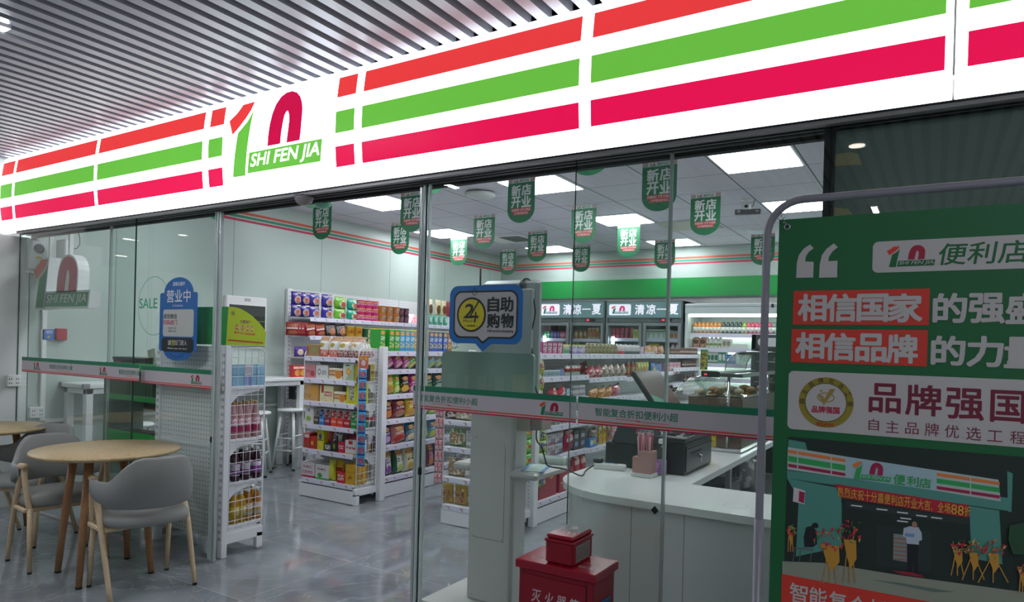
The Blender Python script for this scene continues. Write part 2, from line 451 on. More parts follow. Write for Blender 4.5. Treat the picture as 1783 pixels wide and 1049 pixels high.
def wall_panel():
    m = D.materials.new('wall_panel'); m.use_nodes = True; nt = m.node_tree; b = nt.nodes['Principled BSDF']
    g = N(nt, 'ShaderNodeNewGeometry'); sp = N(nt, 'ShaderNodeSeparateXYZ'); nt.links.new(g.outputs['Position'], sp.inputs[0])
    a = math_n(nt, 'FRACT', math_n(nt, 'DIVIDE', math_n(nt, 'SUBTRACT', sp.outputs[1], 6.188 + 13), 1.297))
    a = math_n(nt, 'GREATER_THAN', math_n(nt, 'ABSOLUTE', math_n(nt, 'SUBTRACT', a, 0.5)), 0.5 - .003)
    nt.links.new(mixc(nt, a, rgb('B2C0B8'), rgb('7A8883')), b.inputs['Base Color']); b.inputs['Roughness'].default_value = .34
    return m
WALLP = wall_panel(); WALLW = mat('white_wall', 'D2D5D3', .6); WALLG = mat('wall_back_paint', '9AA69F', .6)
struct('wall_left', MB().box(XL - .2, XL, YG + .06, YB, 0, HC, WALLP), 'pale panelled side wall inside the shop')
struct('wall_outer', MB().box(-7.4, XL, 2.12, YG + .05, 0, 2.33, WALLW).box(-7.4, -7.1, 2.12, YG + .05, 2.33, 3.2, WALLW), 'plain white wall of the mall passage')
struct('wall_back', MB().box(XL - .2, XR + .2, YB, YB + .15, 0, HC, WALLG))
struct('wall_right', MB().box(XR, XR + .15, YG + .1, YB, 0, HC, WALLW))
struct('wall_header', MB().box(XL - .3, 4.0, 2.93, 3.0, 2.40, HC + .3, WALLW), 'wall above the glass front')
OPP = mat('far_shopfront', 'B4D2C2', .6)  # unseen wall, its green brightened to reflect as haze in the shop glass
struct('wall_opposite', MB().box(-16, 4.5, -8.1, -8.0, 0, 3.3, OPP))
struct('wall_far', MB().box(-16.1, -16, -8, 2.9, 0, 3.3, WALLW).box(-16, -7.4, 2.85, 2.95, 0, 3.3, OPP))
struct('wall_mall', MB().box(4.5, 4.6, -8, 2.8, 0, 3.3, WALLW))
# stripes along the top of the walls
cols = [('EFA07A', 'orange'), ]
zs = [(2.915, 2.945, mat('stripe_orange', 'C8543F', .5)), (2.872, 2.902, mat('stripe_green', '2E8467', .5)), (2.832, 2.859, mat('stripe_crimson', 'B92A4E', .5))]
for i, (a, b_, m) in enumerate(zs):
    struct('trim_%d' % (i + 1), MB().box(XL, XL + .003, YG + .08, YB, a, b_, m).box(XL, XR, YB - .003, YB, a, b_, m))
BAND = mat('band_green', '16803A', .35)
struct('trim_4', MB().box(XL, XR, YB - .02, YB, 2.322, 2.62, BAND).box(XL, XR, YB - .10, YB, 2.30, 2.322, mat('dark_edge', '3A4744', .5)), 'broad green band along the back wall')
struct('trim_5', MB().box(XL, XR, YB - .06, YB, 2.20, 2.30, ALU))
struct('baseboard_left', MB().box(XL, XL + .012, YG + .08, YB, 0, .08, mat('skirting', '9FA6A4', .5)))

# head track of the sliding doors
TRK = mat('track_aluminium', 'A39E9F', .42, .25)
mb = MB().box(XL, 2.2, 2.775, 2.93, 2.352, 2.46, TRK).box(XL, 2.2, 2.768, 2.776, 2.368, 2.374, DARKM)
mb.box(XL, 2.2, 2.812, 2.820, 2.346, 2.352, DARKM).box(XL, 2.2, 2.85, 2.872, 2.346, 2.352, DARKM).box(XL, 2.2, 2.90, 2.935, 2.335, 2.352, mat('track_brush', '2C2B2A', .8))
struct('trim_6', mb, 'grey metal head track above the glass doors')
struct('trim_7', MB().box(XL, -4.98, 2.79, 2.83, 0, .012, TRK).box(-1.42, 2.2, 2.79, 2.83, 0, .012, TRK))

# glass
GL = glass_mat('door_glass', (.958, .981, .969), 1.0); EDGE = mat('glass_edge', '1E3B33', .15, spec=.8)
def pane(x0, x1, y0, y1, z0, z1):
    """sheet of glass with darker green cut edges"""
    b = MB()
    b.add([(x0, y0, z0), (x1, y0, z0), (x1, y0, z1), (x0, y0, z1)], [(0, 1, 2, 3)], GL)
    b.add([(x0, y1, z0), (x1, y1, z0), (x1, y1, z1), (x0, y1, z1)], [(3, 2, 1, 0)], GL)
    for q in ([(x0, y0, z0), (x0, y0, z1), (x0, y1, z1), (x0, y1, z0)], [(x1, y0, z0), (x1, y1, z0), (x1, y1, z1), (x1, y0, z1)]):
        b.add(q, [(0, 1, 2, 3)], EDGE)
    return b
struct('window_1', pane(XL + .002, -4.98, 2.800, 2.812, .012, 2.352), 'fixed glass pane of the left shop front')
struct('window_2', pane(-1.42, -.36, 2.800, 2.812, .012, 2.352), 'fixed glass pane before the white counter')
struct('window_3', pane(-.355, 2.2, 2.800, 2.812, .012, 2.352), 'glass pane with a dark board behind it')
SEAL = mat('clear_seal', 'C6D2D0', .12, 0)
for n, x0, x1, fx in (('door_1', -5.42, -4.10, -4.10), ('door_2', -2.33, -.99, -2.33)):
    d = struct(n, pane(x0, x1, 2.856, 2.868, .015, 2.352), {'door_1': 'left sliding glass leaf, pushed open', 'door_2': 'right sliding glass leaf, pushed open'}[n])
    s_ = 1 if fx > -3 else -1
    sb = MB().box(fx, fx - s_ * .016, 2.846, 2.878, .01, 2.34, SEAL, .004).box(fx - s_ * .022, fx - s_ * .040, 2.85, 2.874, .01, 2.335, mat('seal_rail', 'B4BBBB', .2, .3), .003)
    sb.box(fx + s_ * .02, fx + s_ * .026, 2.852, 2.872, .015, 2.34, SEAL)
    o = sb.build('edge_seal', d); o['label'] = 'clear plastic edge seal'
    ex = x1 if n == 'door_2' else x0
    MB().box(ex - .006, ex + .006, 2.853, 2.871, .02, 2.34, mat('edge_strip', 'B9C2C0', .15, .3)).build('edge_strip', d)
    lk = MB().box(fx + s_ * .0, fx + s_ * .012, 2.84, 2.884, .80, .84, BLACK, .004); lk.build('lock', d)
struct('trim_8', MB().box(-.385, -.350, 2.82, 2.90, 0, 2.352, mat('post_black', '15181A', .4)), 'black upright between shop and dark board')
struct('wall_front', MB().box(-.350, 2.2, 2.86, 2.90, 0, 2.352, mat('dark_board', '76857F', .55)), 'dark board behind the glass')
TAPE = mat('masking_tape', 'B5AC86', .7)
for (pts, lab) in (([(1437, 290), (1501, 287), (1494, 268), (1480, 265), (1437, 272)], 'strip of beige masking tape on dark board, higher one'),
                   ([(1437, 380), (1487, 377), (1476, 364), (1440, 360)], 'strip of beige masking tape on dark board just over the banner')):
    a = Art((0, 2.859, 0)); a.ppoly(pts, TAPE); tag(a.build('masking_tape'), lab, 'tape')

# ================================================================== ILLUMINATED FASCIA
SWHITE = mat('sign_white', 'FFFFFF', .35, emit=SIGN_L, ecol='F6FAFF')
SRED = mat('sign_red', 'E03A2A', .3, spec=.06, emit=.80, ecol='EE3F45'); SGREEN = mat('sign_green', '5FB544', .3, spec=.06, emit=.80, ecol='6DC043')
SPINK = mat('sign_crimson', 'D8134C', .3, spec=.06, emit=.80, ecol='EB1753'); SDEEP = mat('sign_deep_red', 'C01046', .3, spec=.06, emit=.78, ecol='CF1149')
SBACK = mat('sign_back', 'C9CCCC', .5)
def sy(z): return 2.75 + .3 * (z - 2.7) ** 2
PROF = [(2.83, 2.40), (2.80, 2.368), (2.785, 2.362), (2.775, 2.370), (2.769, 2.40)] + [(sy(z), z) for z in [2.44 + .04 * k for k in range(15)]] + [(2.785, 3.022), (2.795, 3.032), (2.83, 3.034)]
def sign_box(x0, x1):
    b = MB(); n = len(PROF); k = max(2, int((x1 - x0) / .5))
    vs = [(x0 + (x1 - x0) * i / k, y, z) for i in range(k + 1) for y, z in PROF]
    b.add(vs, [(i * n + j, (i + 1) * n + j, (i + 1) * n + j + 1, i * n + j + 1) for i in range(k) for j in range(n - 1)], SWHITE, True)
    for x in (x0, x1):
        b.add([(x, y, z) for y, z in PROF], [tuple(range(n))], SWHITE)
    b.box(x0, x1, 2.83, 2.93, 2.40, 3.04, SBACK)
    return b
def sign_fn(a, b, k): return Vector((a, sy(b) - .0025 - k, b))
def stripe(x0, x1, z0, z1, m):
    a = Art((0, 0, 0), fn=sign_fn, step=.0005); n = 6
    for i in range(n):
        za, zb = z0 + (z1 - z0) * i / n, z0 + (z1 - z0) * (i + 1) / n
        a.rect(x0, za, x1, zb, m)
    return a
s1 = thing('fascia_sign', 'long curved white light box with red green crimson stripes over the glass front', 'sign', (0, 2.83, 2.36))
def sp(mb_, name, parent, lab=None):
    mb_.v = [(x, y - 2.83, z - 2.36) for x, y, z in mb_.v]
    o = mb_.build(name, parent)
    if lab: o['label'] = lab
    return o
sp(sign_box(-7.03, .018), 'light_box', s1)
SEG = [(-7.02, -6.797), (-6.757, -5.468), (-5.425, -4.128), (-4.065, -3.918), (-2.907, -2.762), (-2.706, -1.388), (-1.331, -.005)]
for x0, x1 in SEG:
    for z0, z1, m, nm in ((2.868, 2.985, SRED, 'red stripe'), (2.665, 2.788, SGREEN, 'green stripe'), (2.478, 2.592, SPINK, 'crimson stripe')):
        sp(stripe(x0, x1, z0, z1, m), 'stripe', s1, nm)
for nm, pts, m, lab in (('logo_flag', 'f', SRED, 'red flag of the numeral one'), ('logo_stem', 's', SGREEN, 'green stem of the numeral one'), ('logo_zero', 'z', SDEEP, 'deep red arched zero'), ('logo_plate', 'bt', SGREEN, 'green plate lettered SHI FEN JIA')):
    a = Art((0, 0, 0), fn=sign_fn, step=.0008)
    emblem(a, -3.866, 2.515, -3.009, 2.982, 1, SRED, SGREEN, SDEEP, mat('sign_white_word', 'FFFFFF', .3, emit=1.0, ecol='FFFFFF'), parts=pts, bold=.03, res=3)
    sp(a, nm, s1, lab)
s2 = thing('fascia_sign', 'second light box of the fascia, cut off at the frame edge above the banner', 'sign', (0, 2.83, 2.36))
sp(sign_box(.026, 1.9), 'light_box', s2)
for z0, z1, m, nm in ((2.868, 2.985, SRED, 'red stripe'), (2.665, 2.788, SGREEN, 'green stripe'), (2.478, 2.592, SPINK, 'crimson stripe')):
    sp(stripe(.06, 1.8, z0, z1, m), 'stripe', s2, nm)

# ================================================================== LAMPS
PANEL = mat('panel_light', 'FFFFFF', .5, emit=PANEL_L, ecol='F4F8FF'); PFRAME = mat('panel_frame', 'D8DADC', .4)
for i, (px_, py_, lab) in enumerate([(-1.325, 5.93, 'square ceiling panel light, nearest on the right beside the twin camera'), (-3.385, 5.93, 'square ceiling panel light behind the nearest big pennant'), (-5.455, 5.93, 'square ceiling panel light nearest the striped left wall by the doorway'),
                                (-1.325, 7.95, 'square ceiling panel light partly behind the banner pole'), (-3.385, 7.96, 'square ceiling panel light above the bright glowing pennant'), (-6.115, 7.93, 'square ceiling panel light close to the left wall beside the door leaf edge'),
                                (-1.325, 9.98, 'square ceiling panel light at the back right, hidden by the banner'), (-3.40, 9.98, 'small far square ceiling panel light behind a pennant, right of the glass joint'), (-5.44, 9.92, 'far square ceiling panel light beyond the left pennants'),
                                (-1.325, 3.90, 'square ceiling panel light over the counter'), (-3.385, 3.90, 'square ceiling panel light over the kiosk'), (-5.455, 3.90, 'square ceiling panel light over the bottle shelf')]):
    t = thing('ceiling_light', lab, 'ceiling light', (px_, py_, HC), 0, 'square ceiling lights of the shop')
    MB().box(-.325, .325, -.32, .32, -.008, 0, PFRAME).build('frame', t)
    MB().box(-.308, .308, -.308, .308, -.012, -.006, PANEL).build('diffuser', t)
TUBE = mat('lamp_tube', 'FFFFFF', .5, emit=MALL_LAMP_L, ecol='F4F8FF')
LAMPS = [(-4.04, .3, 1.60, 'slim linear lamp between the ceiling baffles, cut by the photo edge'), (-.60, -2.95, -2.36, 'short linear lamp behind the viewer, mirrored in the dark board glass'), (1.3, -.6, .65, 'slim linear fill lamp added unseen right of the viewer'), (1.3, -3.2, -1.95, 'slim linear fill lamp added unseen behind the viewer on the right'),
         (1.9, -6.2, -4.95, 'slim linear fill lamp added unseen near the opposite shop'), (-7.0, -1.5, -.25, 'slim linear fill lamp added unseen over the left of the passage'), (-8.4, -1.5, -.25, 'second slim linear fill lamp added unseen over the left of the passage'), (-8.2, -3.4, -2.15, 'slim linear fill lamp added unseen far left behind the viewer'), (-10.0, -3.4, -2.15, 'second slim linear fill lamp added unseen far left behind the viewer'),
         (-9.2, .95, 2.2, 'slim linear fill lamp added unseen beyond the outer wall'), (-10.6, .95, 2.2, 'second slim linear fill lamp added unseen beyond the outer wall')]
for x, y0, y1, lab in LAMPS:  # beyond the visible and the mirrored lamp, all are added unseen fill light
    t = thing('linear_lamp', lab, 'lamp', (x, y0, HM), 0, None)
    MB().box(-.032, .032, 0, y1 - y0, -.012, .04, PFRAME).build('housing', t); MB().box(-.026, .026, .01, y1 - y0 - .01, -.018, -.010, TUBE).build('diffuser', t)
DL = mat('downlight_lens', 'FFFFFF', .4, emit=14, ecol='FFF6E8')
for px_, py_ in ((220, 415), (305, 406), (206, 444), (1492, 250)):
    a_ = (px_ - PPX) / FOC; b_ = (py_ - PPY) / FOC; d_ = _r3 * a_ - _u3 * b_ + _f2; t_ = (HM - 1.5) / d_.z
    t = thing('downlight', 'round recessed downlight in the mall ceiling, seen only mirrored in the glass', 'lamp', (d_.x * t_, 2 * 2.80 - d_.y * t_, HM), 0, 'mall downlights')
    MB().lathe([(.075, 0), (.075, -.012), (.06, -.014)], PFRAME, 20).build('trim_ring', t); MB().lathe([(.055, -.010), (.055, -.016)], DL, 20).build('lens', t)
# ================================================================== ON THE GLASS
YO, YL = 2.7985, 2.8545      # outer faces of fixed panes and of sliding leaves
SW = mat('strip_white', 'C4BCC3', .45); SG = mat('strip_green', '1F7A5A', .4); SO = mat('strip_orange', 'DB5637', .4); SC_ = mat('strip_crimson', 'C21F4C', .4)
EMB = dict(flag=mat('emblem_flag', 'D9502F', .45), stem=mat('emblem_stem', '1B7A55', .45), zero=mat('emblem_zero', 'A61B38', .45), word=SW)
def glass_strip(y, pl, pr, lt, lb, rt, rb, items, label):
    """waist strip between two px columns: top and bottom rows at its left and right end"""
    a = Art((0, y, 0)); A0 = a.px(pl, lt); B0 = a.px(pl, lb); A1 = a.px(pr, rt); B1 = a.px(pr, rb)
    x0, x1, zt, zb = A0[0], A1[0], (A0[1] + A1[1]) / 2, (B0[1] + B1[1]) / 2; h = zt - zb
    t = thing('glass_strip', label, 'sticker', ((x0 + x1) / 2, y, zb), 0, 'waist strips on the glass')
    def fin(art, nm, lab=None):
        o = art.build(nm, t)
        if lab: o['label'] = lab
    F = lambda f: zt - f * h
    s = Art((0, y, 0))
    s.rect(x0, F(1), x1, F(0), SW, 1); fin(s, 'backing')
    s = Art((0, y, 0)); s.rect(x0, F(.235), x1, F(0), SG, 2); fin(s, 'green_band', 'green band')
    s = Art((0, y, 0)); s.rect(x0, F(.905), x1, F(.85), SO, 2).rect(x0, F(1), x1, F(.945), SC_, 2); fin(s, 'red_lines', 'orange and crimson lines')
    for it in items:
        a0 = a.px(it[1], 700)[0]; a1 = a.px(it[2], 700)[0]
        s = Art((0, y, 0))
        if it[0] == 'logo':
            emblem(s, a0, F(.80), a1, F(.30), 2, res=2, bold=.02, **EMB); fin(s, 'logo', 'red and green emblem lettered SHI FEN JIA')
        else:
            s.text('智能复合折扣便利小超', a0, F(.66), a1, F(.37), SG, 2, bold=.018, res=2); fin(s, 'lettering')
            W = a1 - a0; s = Art((0, y, 0))
            s.line([(a0 + .26 * W, F(.735)), (a0 + .56 * W, F(.735)), (a0 + .52 * W, F(.765)), (a0 + .9 * W, F(.775))], h * .022, SO, 2); fin(s, 'underline')
glass_strip(YO, 38.5, 243, 621, 647, 635.5, 665.3, [('logo', 57, 68.6), ('text', 84.8, 124.9), ('logo', 171.6, 186), ('text', 206, 242.5)], 'green and white waist strip on the fixed glass pane by the outer wall')
glass_strip(YL, 246, 371, 637, 667.5, 645.5, 678.5, [('logo', 331, 350.6)], 'green and white waist strip on the sliding leaf beside the bottle shelf')
glass_strip(YL, 720, 1004, 671.2, 711.5, 690.2, 737.0, [('text', 727.2, 831.5), ('logo', 939.4, 981.6)], 'green and white waist strip on the sliding leaf before the kiosk')
glass_strip(YO, 1007, 1424, 690.6, 737.6, 719, 775, [('text', 1036.8, 1181.5)], 'green and white waist strip on the fixed pane beside the banner')

# round-the-clock sticker
a = Art((0, YL, 0)); q = lambda x, y: Art((0, YL, 0)).px(770 + x / 7.494, 480 + y / 7.494)
t = thing('speech_bubble_sticker', 'blue speech bubble sticker reading 24 Hour on the glass leaf before the kiosk', 'sticker', (0, YL, 0))
x0, x1, z0, z1 = q(97, 500)[0], q(1050, 500)[0], q(560, 893)[1], q(560, 127)[1]
def bubble(d, r):
    P = rrect(x0 + d, z0 + d, x1 - d, z1 - d, r, 7)
    # insert the pointer between lower-left and lower-right corners
    i = next(k for k in range(len(P)) if P[k][1] < z0 + d + 1e-6)
    L_, R_, T_ = q(430, 895)[0], q(640, 895)[0], q(525, 995)
    low = [k for k in range(len(P)) if abs(P[k][1] - (z0 + d)) < 1e-6]
    j = low[0]
    return P[:j + 1] + [(L_ + d * .45, z0 + d), (T_[0] - d * .15, T_[1] + d * 1.5), (T_[0] + d * .15, T_[1] + d * 1.5), (R_ - d * .45, z0 + d)] + P[j + 1:]
a.poly(bubble(0, .05), BLUEP, 1); a.build('backing', t)
a = Art((0, YL, 0)); o1, o2 = bubble(.027, .045), bubble(.036, .04); a.band(o1, o2, BLACKP, 2); a.build('outline', t)
a = Art((0, YL, 0)); a.poly(bubble(.036, .04), mat('sticker_white', 'B5B2B4', .45), 2); a.build('panel', t)
a = Art((0, YL, 0)); c = q(382, 512); rx, rz = (q(568, 512)[0] - q(190, 512)[0]) / 2, (q(382, 285)[1] - q(382, 740)[1]) / 2
a.poly(ellipse(c[0], c[1], rx, rz), BLACKP, 3).poly(ellipse(c[0], c[1], rx * .88, rz * .88), YELLOWP, 4); a.build('yellow_disc', t)['label'] = 'yellow disc ringed in black'
a = Art((0, YL, 0))
def tq(s, l, b, r, tt, m, k=5, **kw):
    p, p2 = q(l, (b + tt) / 2), q(r, (b + tt) / 2); a.text(s, p[0], q((l + r) / 2, b)[1], p2[0], q((l + r) / 2, tt)[1], m, k, **kw)
tq('2', 285, 555, 405, 375, BLACKP, bold=.03, shear=.15); a.line([q(492, 318), q(372, 528)], .0085, BLACKP, 5.3).line([q(362, 538), q(475, 540)], .0115, BLACKP, 5.6).line([q(445, 478), q(427, 615)], .0085, BLACKP, 5.9)
tq('Hour', 278, 612, 415, 568, BLACKP, shear=.15); tq('自助购物', 325, 670, 430, 645, BLACKP, bold=.02); a.line([q(290, 658), q(315, 659)], .002, BLACKP, 5).line([q(440, 661), q(466, 662)], .002, BLACKP, 5)
a.build('hour_lettering', t); a = Art((0, YL, 0))
tq('自', 600, 470, 740, 285, BLACKP, bold=.045); tq('助', 765, 470, 925, 283, BLACKP, bold=.04); tq('购', 592, 682, 748, 500, BLACKP, bold=.04); tq('物', 772, 682, 930, 498, BLACKP, bold=.04)
a.build('lettering', t); a = Art((0, YL, 0)); tq('Self service shopping', 590, 748, 930, 708, BLACKP, bold=.015); a.build('small_lettering', t)
a = Art((0, YL, 0)); c = q(427, 215); a.band(*ring_pts(c[0], c[1], .016, .018, .003), BLACKP, 5); a.build('hook_mark', t)

# open sign on the left leaf
q = lambda x, y: Art((0, YL, 0)).px(265 + x / 6.17, 470 + y / 6.17)
t = thing('open_sign', 'tall blue door sign reading 营业中 on the glass leaf beside the bottle shelf', 'sign', (0, YL, 0))
HBLUE = mat('sign_blue', '1E66AE', .4)
a = Art((0, YL, 0)); xl, xr = q(80, 560)[0], q(485, 560)[0]; xc = (xl + xr) / 2; W = xr - xl
zt_, zb_ = q(300, 80)[1], q(280, 980)[1]; zs, zl = q(285, 245)[1], q(285, 880)[1]
pts = []
for k in range(13):
    th = pi * k / 12; pts.append((xc + W * .39 * math.cos(th), zs + (zt_ - zs) * math.sin(th)))
pts += [(xl + .012, zs), (xl, zs - .012), (xl, zl + .012), (xl + .012, zl)]
for k in range(13):
    th = pi + pi * k / 12; pts.append((xc + W * .37 * math.cos(th), zl + (zl - zb_) * math.sin(th)))
pts += [(xr - .012, zl), (xr, zl + .012), (xr, zs - .012), (xr - .012, zs)]
a.poly(pts, HBLUE, 1); a.build('board', t)
a = Art((0, YL, 0)); p, p2 = q(115, 715), q(450, 425); a.poly(rrect(p[0], p[1], p2[0], p2[1], .02), mat('sign_pale', 'BFC0BC', .5), 2); a.build('code_panel', t)['label'] = 'pale panel with rounded corners'
a = Art((0, YL, 0)); p, p2 = q(98, 878), q(448, 735); a.poly(rrect(p[0], p[1], p2[0], p2[1], .035), BLACKP, 2); a.build('dark_pill', t)
a = Art((0, YL, 0))
tq('营业中', 158, 350, 412, 215, WHITE, k=2, bold=.01); a.build('lettering', t); a = Art((0, YL, 0)); tq('迎客云值守', 225, 172, 352, 130, WHITE, k=2, bold=.015); tq('In business', 222, 395, 330, 372, WHITE, k=2)
a.build('small_lettering', t); a = Art((0, YL, 0))
tq('请用微信', 122, 530, 268, 475, BLACKP, k=3, bold=.015); tq('扫码进门', 122, 592, 268, 540, CRIMSON, k=3, bold=.02); tq('不能开门时', 172, 640, 260, 618, BLACKP, k=3); tq('请联系店员', 172, 672, 260, 650, BLACKP, k=3)
a.build('panel_lettering', t); a = Art((0, YL, 0))
tq('请', 168, 812, 205, 755, WHITE, k=3); tq('勿', 208, 815, 236, 750, YELLOWP, k=3, bold=.03); tq('拉门进入', 240, 812, 375, 755, WHITE, k=3); tq('Please open the door', 168, 860, 378, 838, WHITE, k=3)
a.build('pill_lettering', t)
a = Art((0, YL, 0)); c = q(268, 880); a.line([(c[0] - .085 + .017 * k, c[1] - .012 - .028 * (1 - ((k - 5) / 5) ** 2)) for k in range(11)], .004, BLACKP, 2); a.build('smile', t)

# SALE ring
t = thing('sale_ring_sticker', 'thin green ring sticker reading SALE left of the blue sign', 'sticker', (0, YL, 0))
SALEG = mat('sale_green', '3FA57C', .4)
a = Art((0, YL, 0)); c = a.px(268, 533); a.band(*ring_pts(c[0], c[1], .20, .212, .0035, 56), SALEG, 1); a.build('ring', t)
a = Art((0, YL, 0)); p, p2 = a.px(242.5, 537.5), a.px(274, 519.5); a.text('SALE', p[0], p[1], p2[0], p2[1], SALEG, 1, bold=.015); a.build('lettering', t)
# small black diamond
a = Art((0, YO, 0)); c = a.px(1140, 889); a.poly([(c[0] - .017, c[1]), (c[0], c[1] - .019), (c[0] + .017, c[1]), (c[0], c[1] + .019)], BLACKP, 1); tag(a.build('diamond_sticker'), 'small black diamond sticker on the glass before the counter', 'sticker')

# ------------------------------------------------------------------ unlit emblem box hung behind the glass
qz = lambda x, y: U(30 + x / 6.17, 390 + y / 6.17, 1, 2.90)
A, B = qz(168, 905), qz(765, 905); Ztop = qz(510, 350).z
W = B.x - A.x; S = W
t = thing('hanging_emblem_box', 'unlit emblem sign box reading SHI FEN JIA hung behind the glass by the oak tables', 'sign', (A.x, 2.90, A.z))
def grow(pts, d):
    cx = sum(p[0] for p in pts) / len(pts); cz = sum(p[1] for p in pts) / len(pts); out = []
    n = len(pts); ar = sum(pts[i][0] * pts[(i + 1) % n][1] - pts[(i + 1) % n][0] * pts[i][1] for i in range(n)); sg = 1 if ar > 0 else -1
    for i in range(n):
        a_, b_, c_ = Vector(pts[i - 1]), Vector(pts[i]), Vector(pts[(i + 1) % n])
        n1 = Vector(((b_ - a_).y, -(b_ - a_).x)); n2 = Vector(((c_ - b_).y, -(c_ - b_).x))
        if n1.length: n1.normalize()
        if n2.length: n2.normalize()
        nn = n1 + n2
        if nn.length < 1e-6: nn = n1
        nn.normalize(); k = d / max(.45, nn.dot(n1)); out.append((b_.x + nn.x * k * sg, b_.y + nn.y * k * sg))
    return out
vs_ = (Ztop - A.z) / (L_H * S)
sc = lambda pts: [(x * S, z * S * vs_) for x, z in pts]
b = MB(); fr = (Vector((0, 0, 0)), Vector((1, 0, 0)), Vector((0, 0, 1)), Vector((0, 1, 0)))
SIDE = mat('sign_side', 'E3E6E6', .3); RIM = mat('sign_rim', 'C0C9C4', .4)
FS = [(.868 * 0, 0)]
one = sc([L_FLAG[6], L_FLAG[7], L_FLAG[9], L_FLAG[0], L_FLAG[1], L_STEM[1], L_STEM[2], L_STEM[3], L_FLAG[5]])
zero_o = sc(L_ZERO[:15])
bxp = sc(L_BOX)
for pts in (one, zero_o, bxp):
    g = grow(pts, .016); b.prism(g, .002, .09, SIDE, fr); b.prism(g, 0, .002, RIM, fr)
b.build('case', t)
a = Art((0, 0, 0), step=.0015); DG = mat('unlit_green', '2F7D55', .4)
emblem(a, 0, 0, S, L_H * S * vs_, 1, mat('unlit_orange', 'D06048', .4), DG, mat('unlit_red', 'A83E50', .4), mat('unlit_grey', 'C4CFCA', .4), parts='fszb'); a.build('face', t)
a = Art((0, 0, 0), step=.0015); a.text('SHI FEN JIA', .262 * S, .025 * S * vs_, .965 * S, .142 * S * vs_, mat('unlit_grey', 'A9B5B0', .4), 3, bold=.0, shear=.25); a.build('lettering', t)
for xx in (90, 124.5):
    p = U(xx, 440, 1, 2.97); MB().box(p.x - A.x - .012, p.x - A.x + .012, .05, .08, .30, 2.40 - A.z, WPLAST).build('hanger_bar', t)

p = U(105, 434, 1, 3.03); tag(MB().box(-.08, .08, 0, .07, -.085, .085, WPLAST, .008).build('junction_box', loc=(p.x, 3.03, p.z)), 'white junction box hung behind the emblem sign', 'electrical box')
t = thing('wall_alarm', 'white wall alarm unit with round speaker grille high on the side wall', 'alarm', (XL, 2.925, 2.19))
MB().box(0, .07, -.075, .075, -.14, .13, mat('alarm_white', 'DADCDC', .2), .012).box(0, .05, -.075, .075, -.165, -.14, WPLAST, .005).build('body', t)
MB().lathe([(.042, 0), (.042, .004), (.036, .006), (.034, .002), (.026, .002), (.024, .006), (.016, .006), (.014, .002), (.006, .002), (.004, .006)], mat('grille_grey', '5E6264', .5), 20).xf(Matrix.Translation((.07, 0, .05)) @ Matrix.Rotation(pi / 2, 4, 'Y')).build('speaker_grille', t)
MB().box(.07, .072, -.022, .022, -.04, -.02, YELLOWP).build('yellow_label', t)['label'] = 'small yellow label'
tag(MB().tube([U(136, 402, 1, 3.0), U(139, 415, 1, 3.0), U(139, 426, 1, 3.0), U(134, 433, 1, 3.0), U(127, 434, 1, 3.0), U(124.5, 431, 1, 2.98)], .003, BLACK, 6).build('loose_cable'), 'loose dark cable looping beside the emblem box hanger', 'cable')
t = thing('call_box', 'small blue fronted box on the side wall beside the red one', 'switch box', (XL, 3.03, 1.49))
MB().box(0, .03, -.055, .05, -.05, .05, WPLAST, .005).build('body', t)
a = Art((.0305, 0, 0), ea=(0, 1, 0)); a.rect(-.035, -.048, .048, .048, mat('call_blue', '2F6FC4', .4), 1); a.rect(-.02, .012, .035, .018, WHITE, 2).rect(-.02, .026, .035, .034, WHITE, 2); a.poly([(-.012, -.03), (.018, -.03), (.003, -.005)], YELLOWP, 2); a.build('face_plate', t)
tag(MB().box(0, .05, -.045, .045, -.052, .052, mat('alarm_red', 'A8253A', .4), .006).build('fire_alarm_box', loc=(XL, 3.135, 1.495)), 'small red alarm box on the side wall', 'alarm')
def socket(y, z, lab, w_, h_):
    t = thing('wall_socket', lab, 'socket', (XL, y, z))
    MB().box(0, .035, -w_ / 2, w_ / 2, -h_ / 2, h_ / 2, WPLAST, .006).build('box', t)
    b = MB()
    for yy in (-.25, .25):
        for dz in (-.018, .018): b.box(.0345, .0362, yy * w_ - .011, yy * w_ - .005, dz - .008, dz + .004, BLACK).box(.0345, .0362, yy * w_ + .005, yy * w_ + .011, dz - .008, dz + .004, BLACK)
    b.build('pin_holes', t)
socket(2.77, 1.085, 'white double wall socket outside the glass on the outer wall', .105, .10)
socket(2.955, .80, 'white wall socket box inside the glass, low on the side wall', .12, .10)
tag(MB().box(0, .03, 2.98, 3.02, .72, 2.0, WPLAST, .004).build('cable_trunking', loc=(XL, 0, 0)), 'white vertical cable trunking on the side wall behind the emblem box', 'trunking')
tag(MB().box(0, .03, 3.02, 5.7, .70, .735, WPLAST, .004).build('cable_trunking', loc=(XL, 0, 0)), 'white horizontal cable trunking under the bar table', 'trunking')

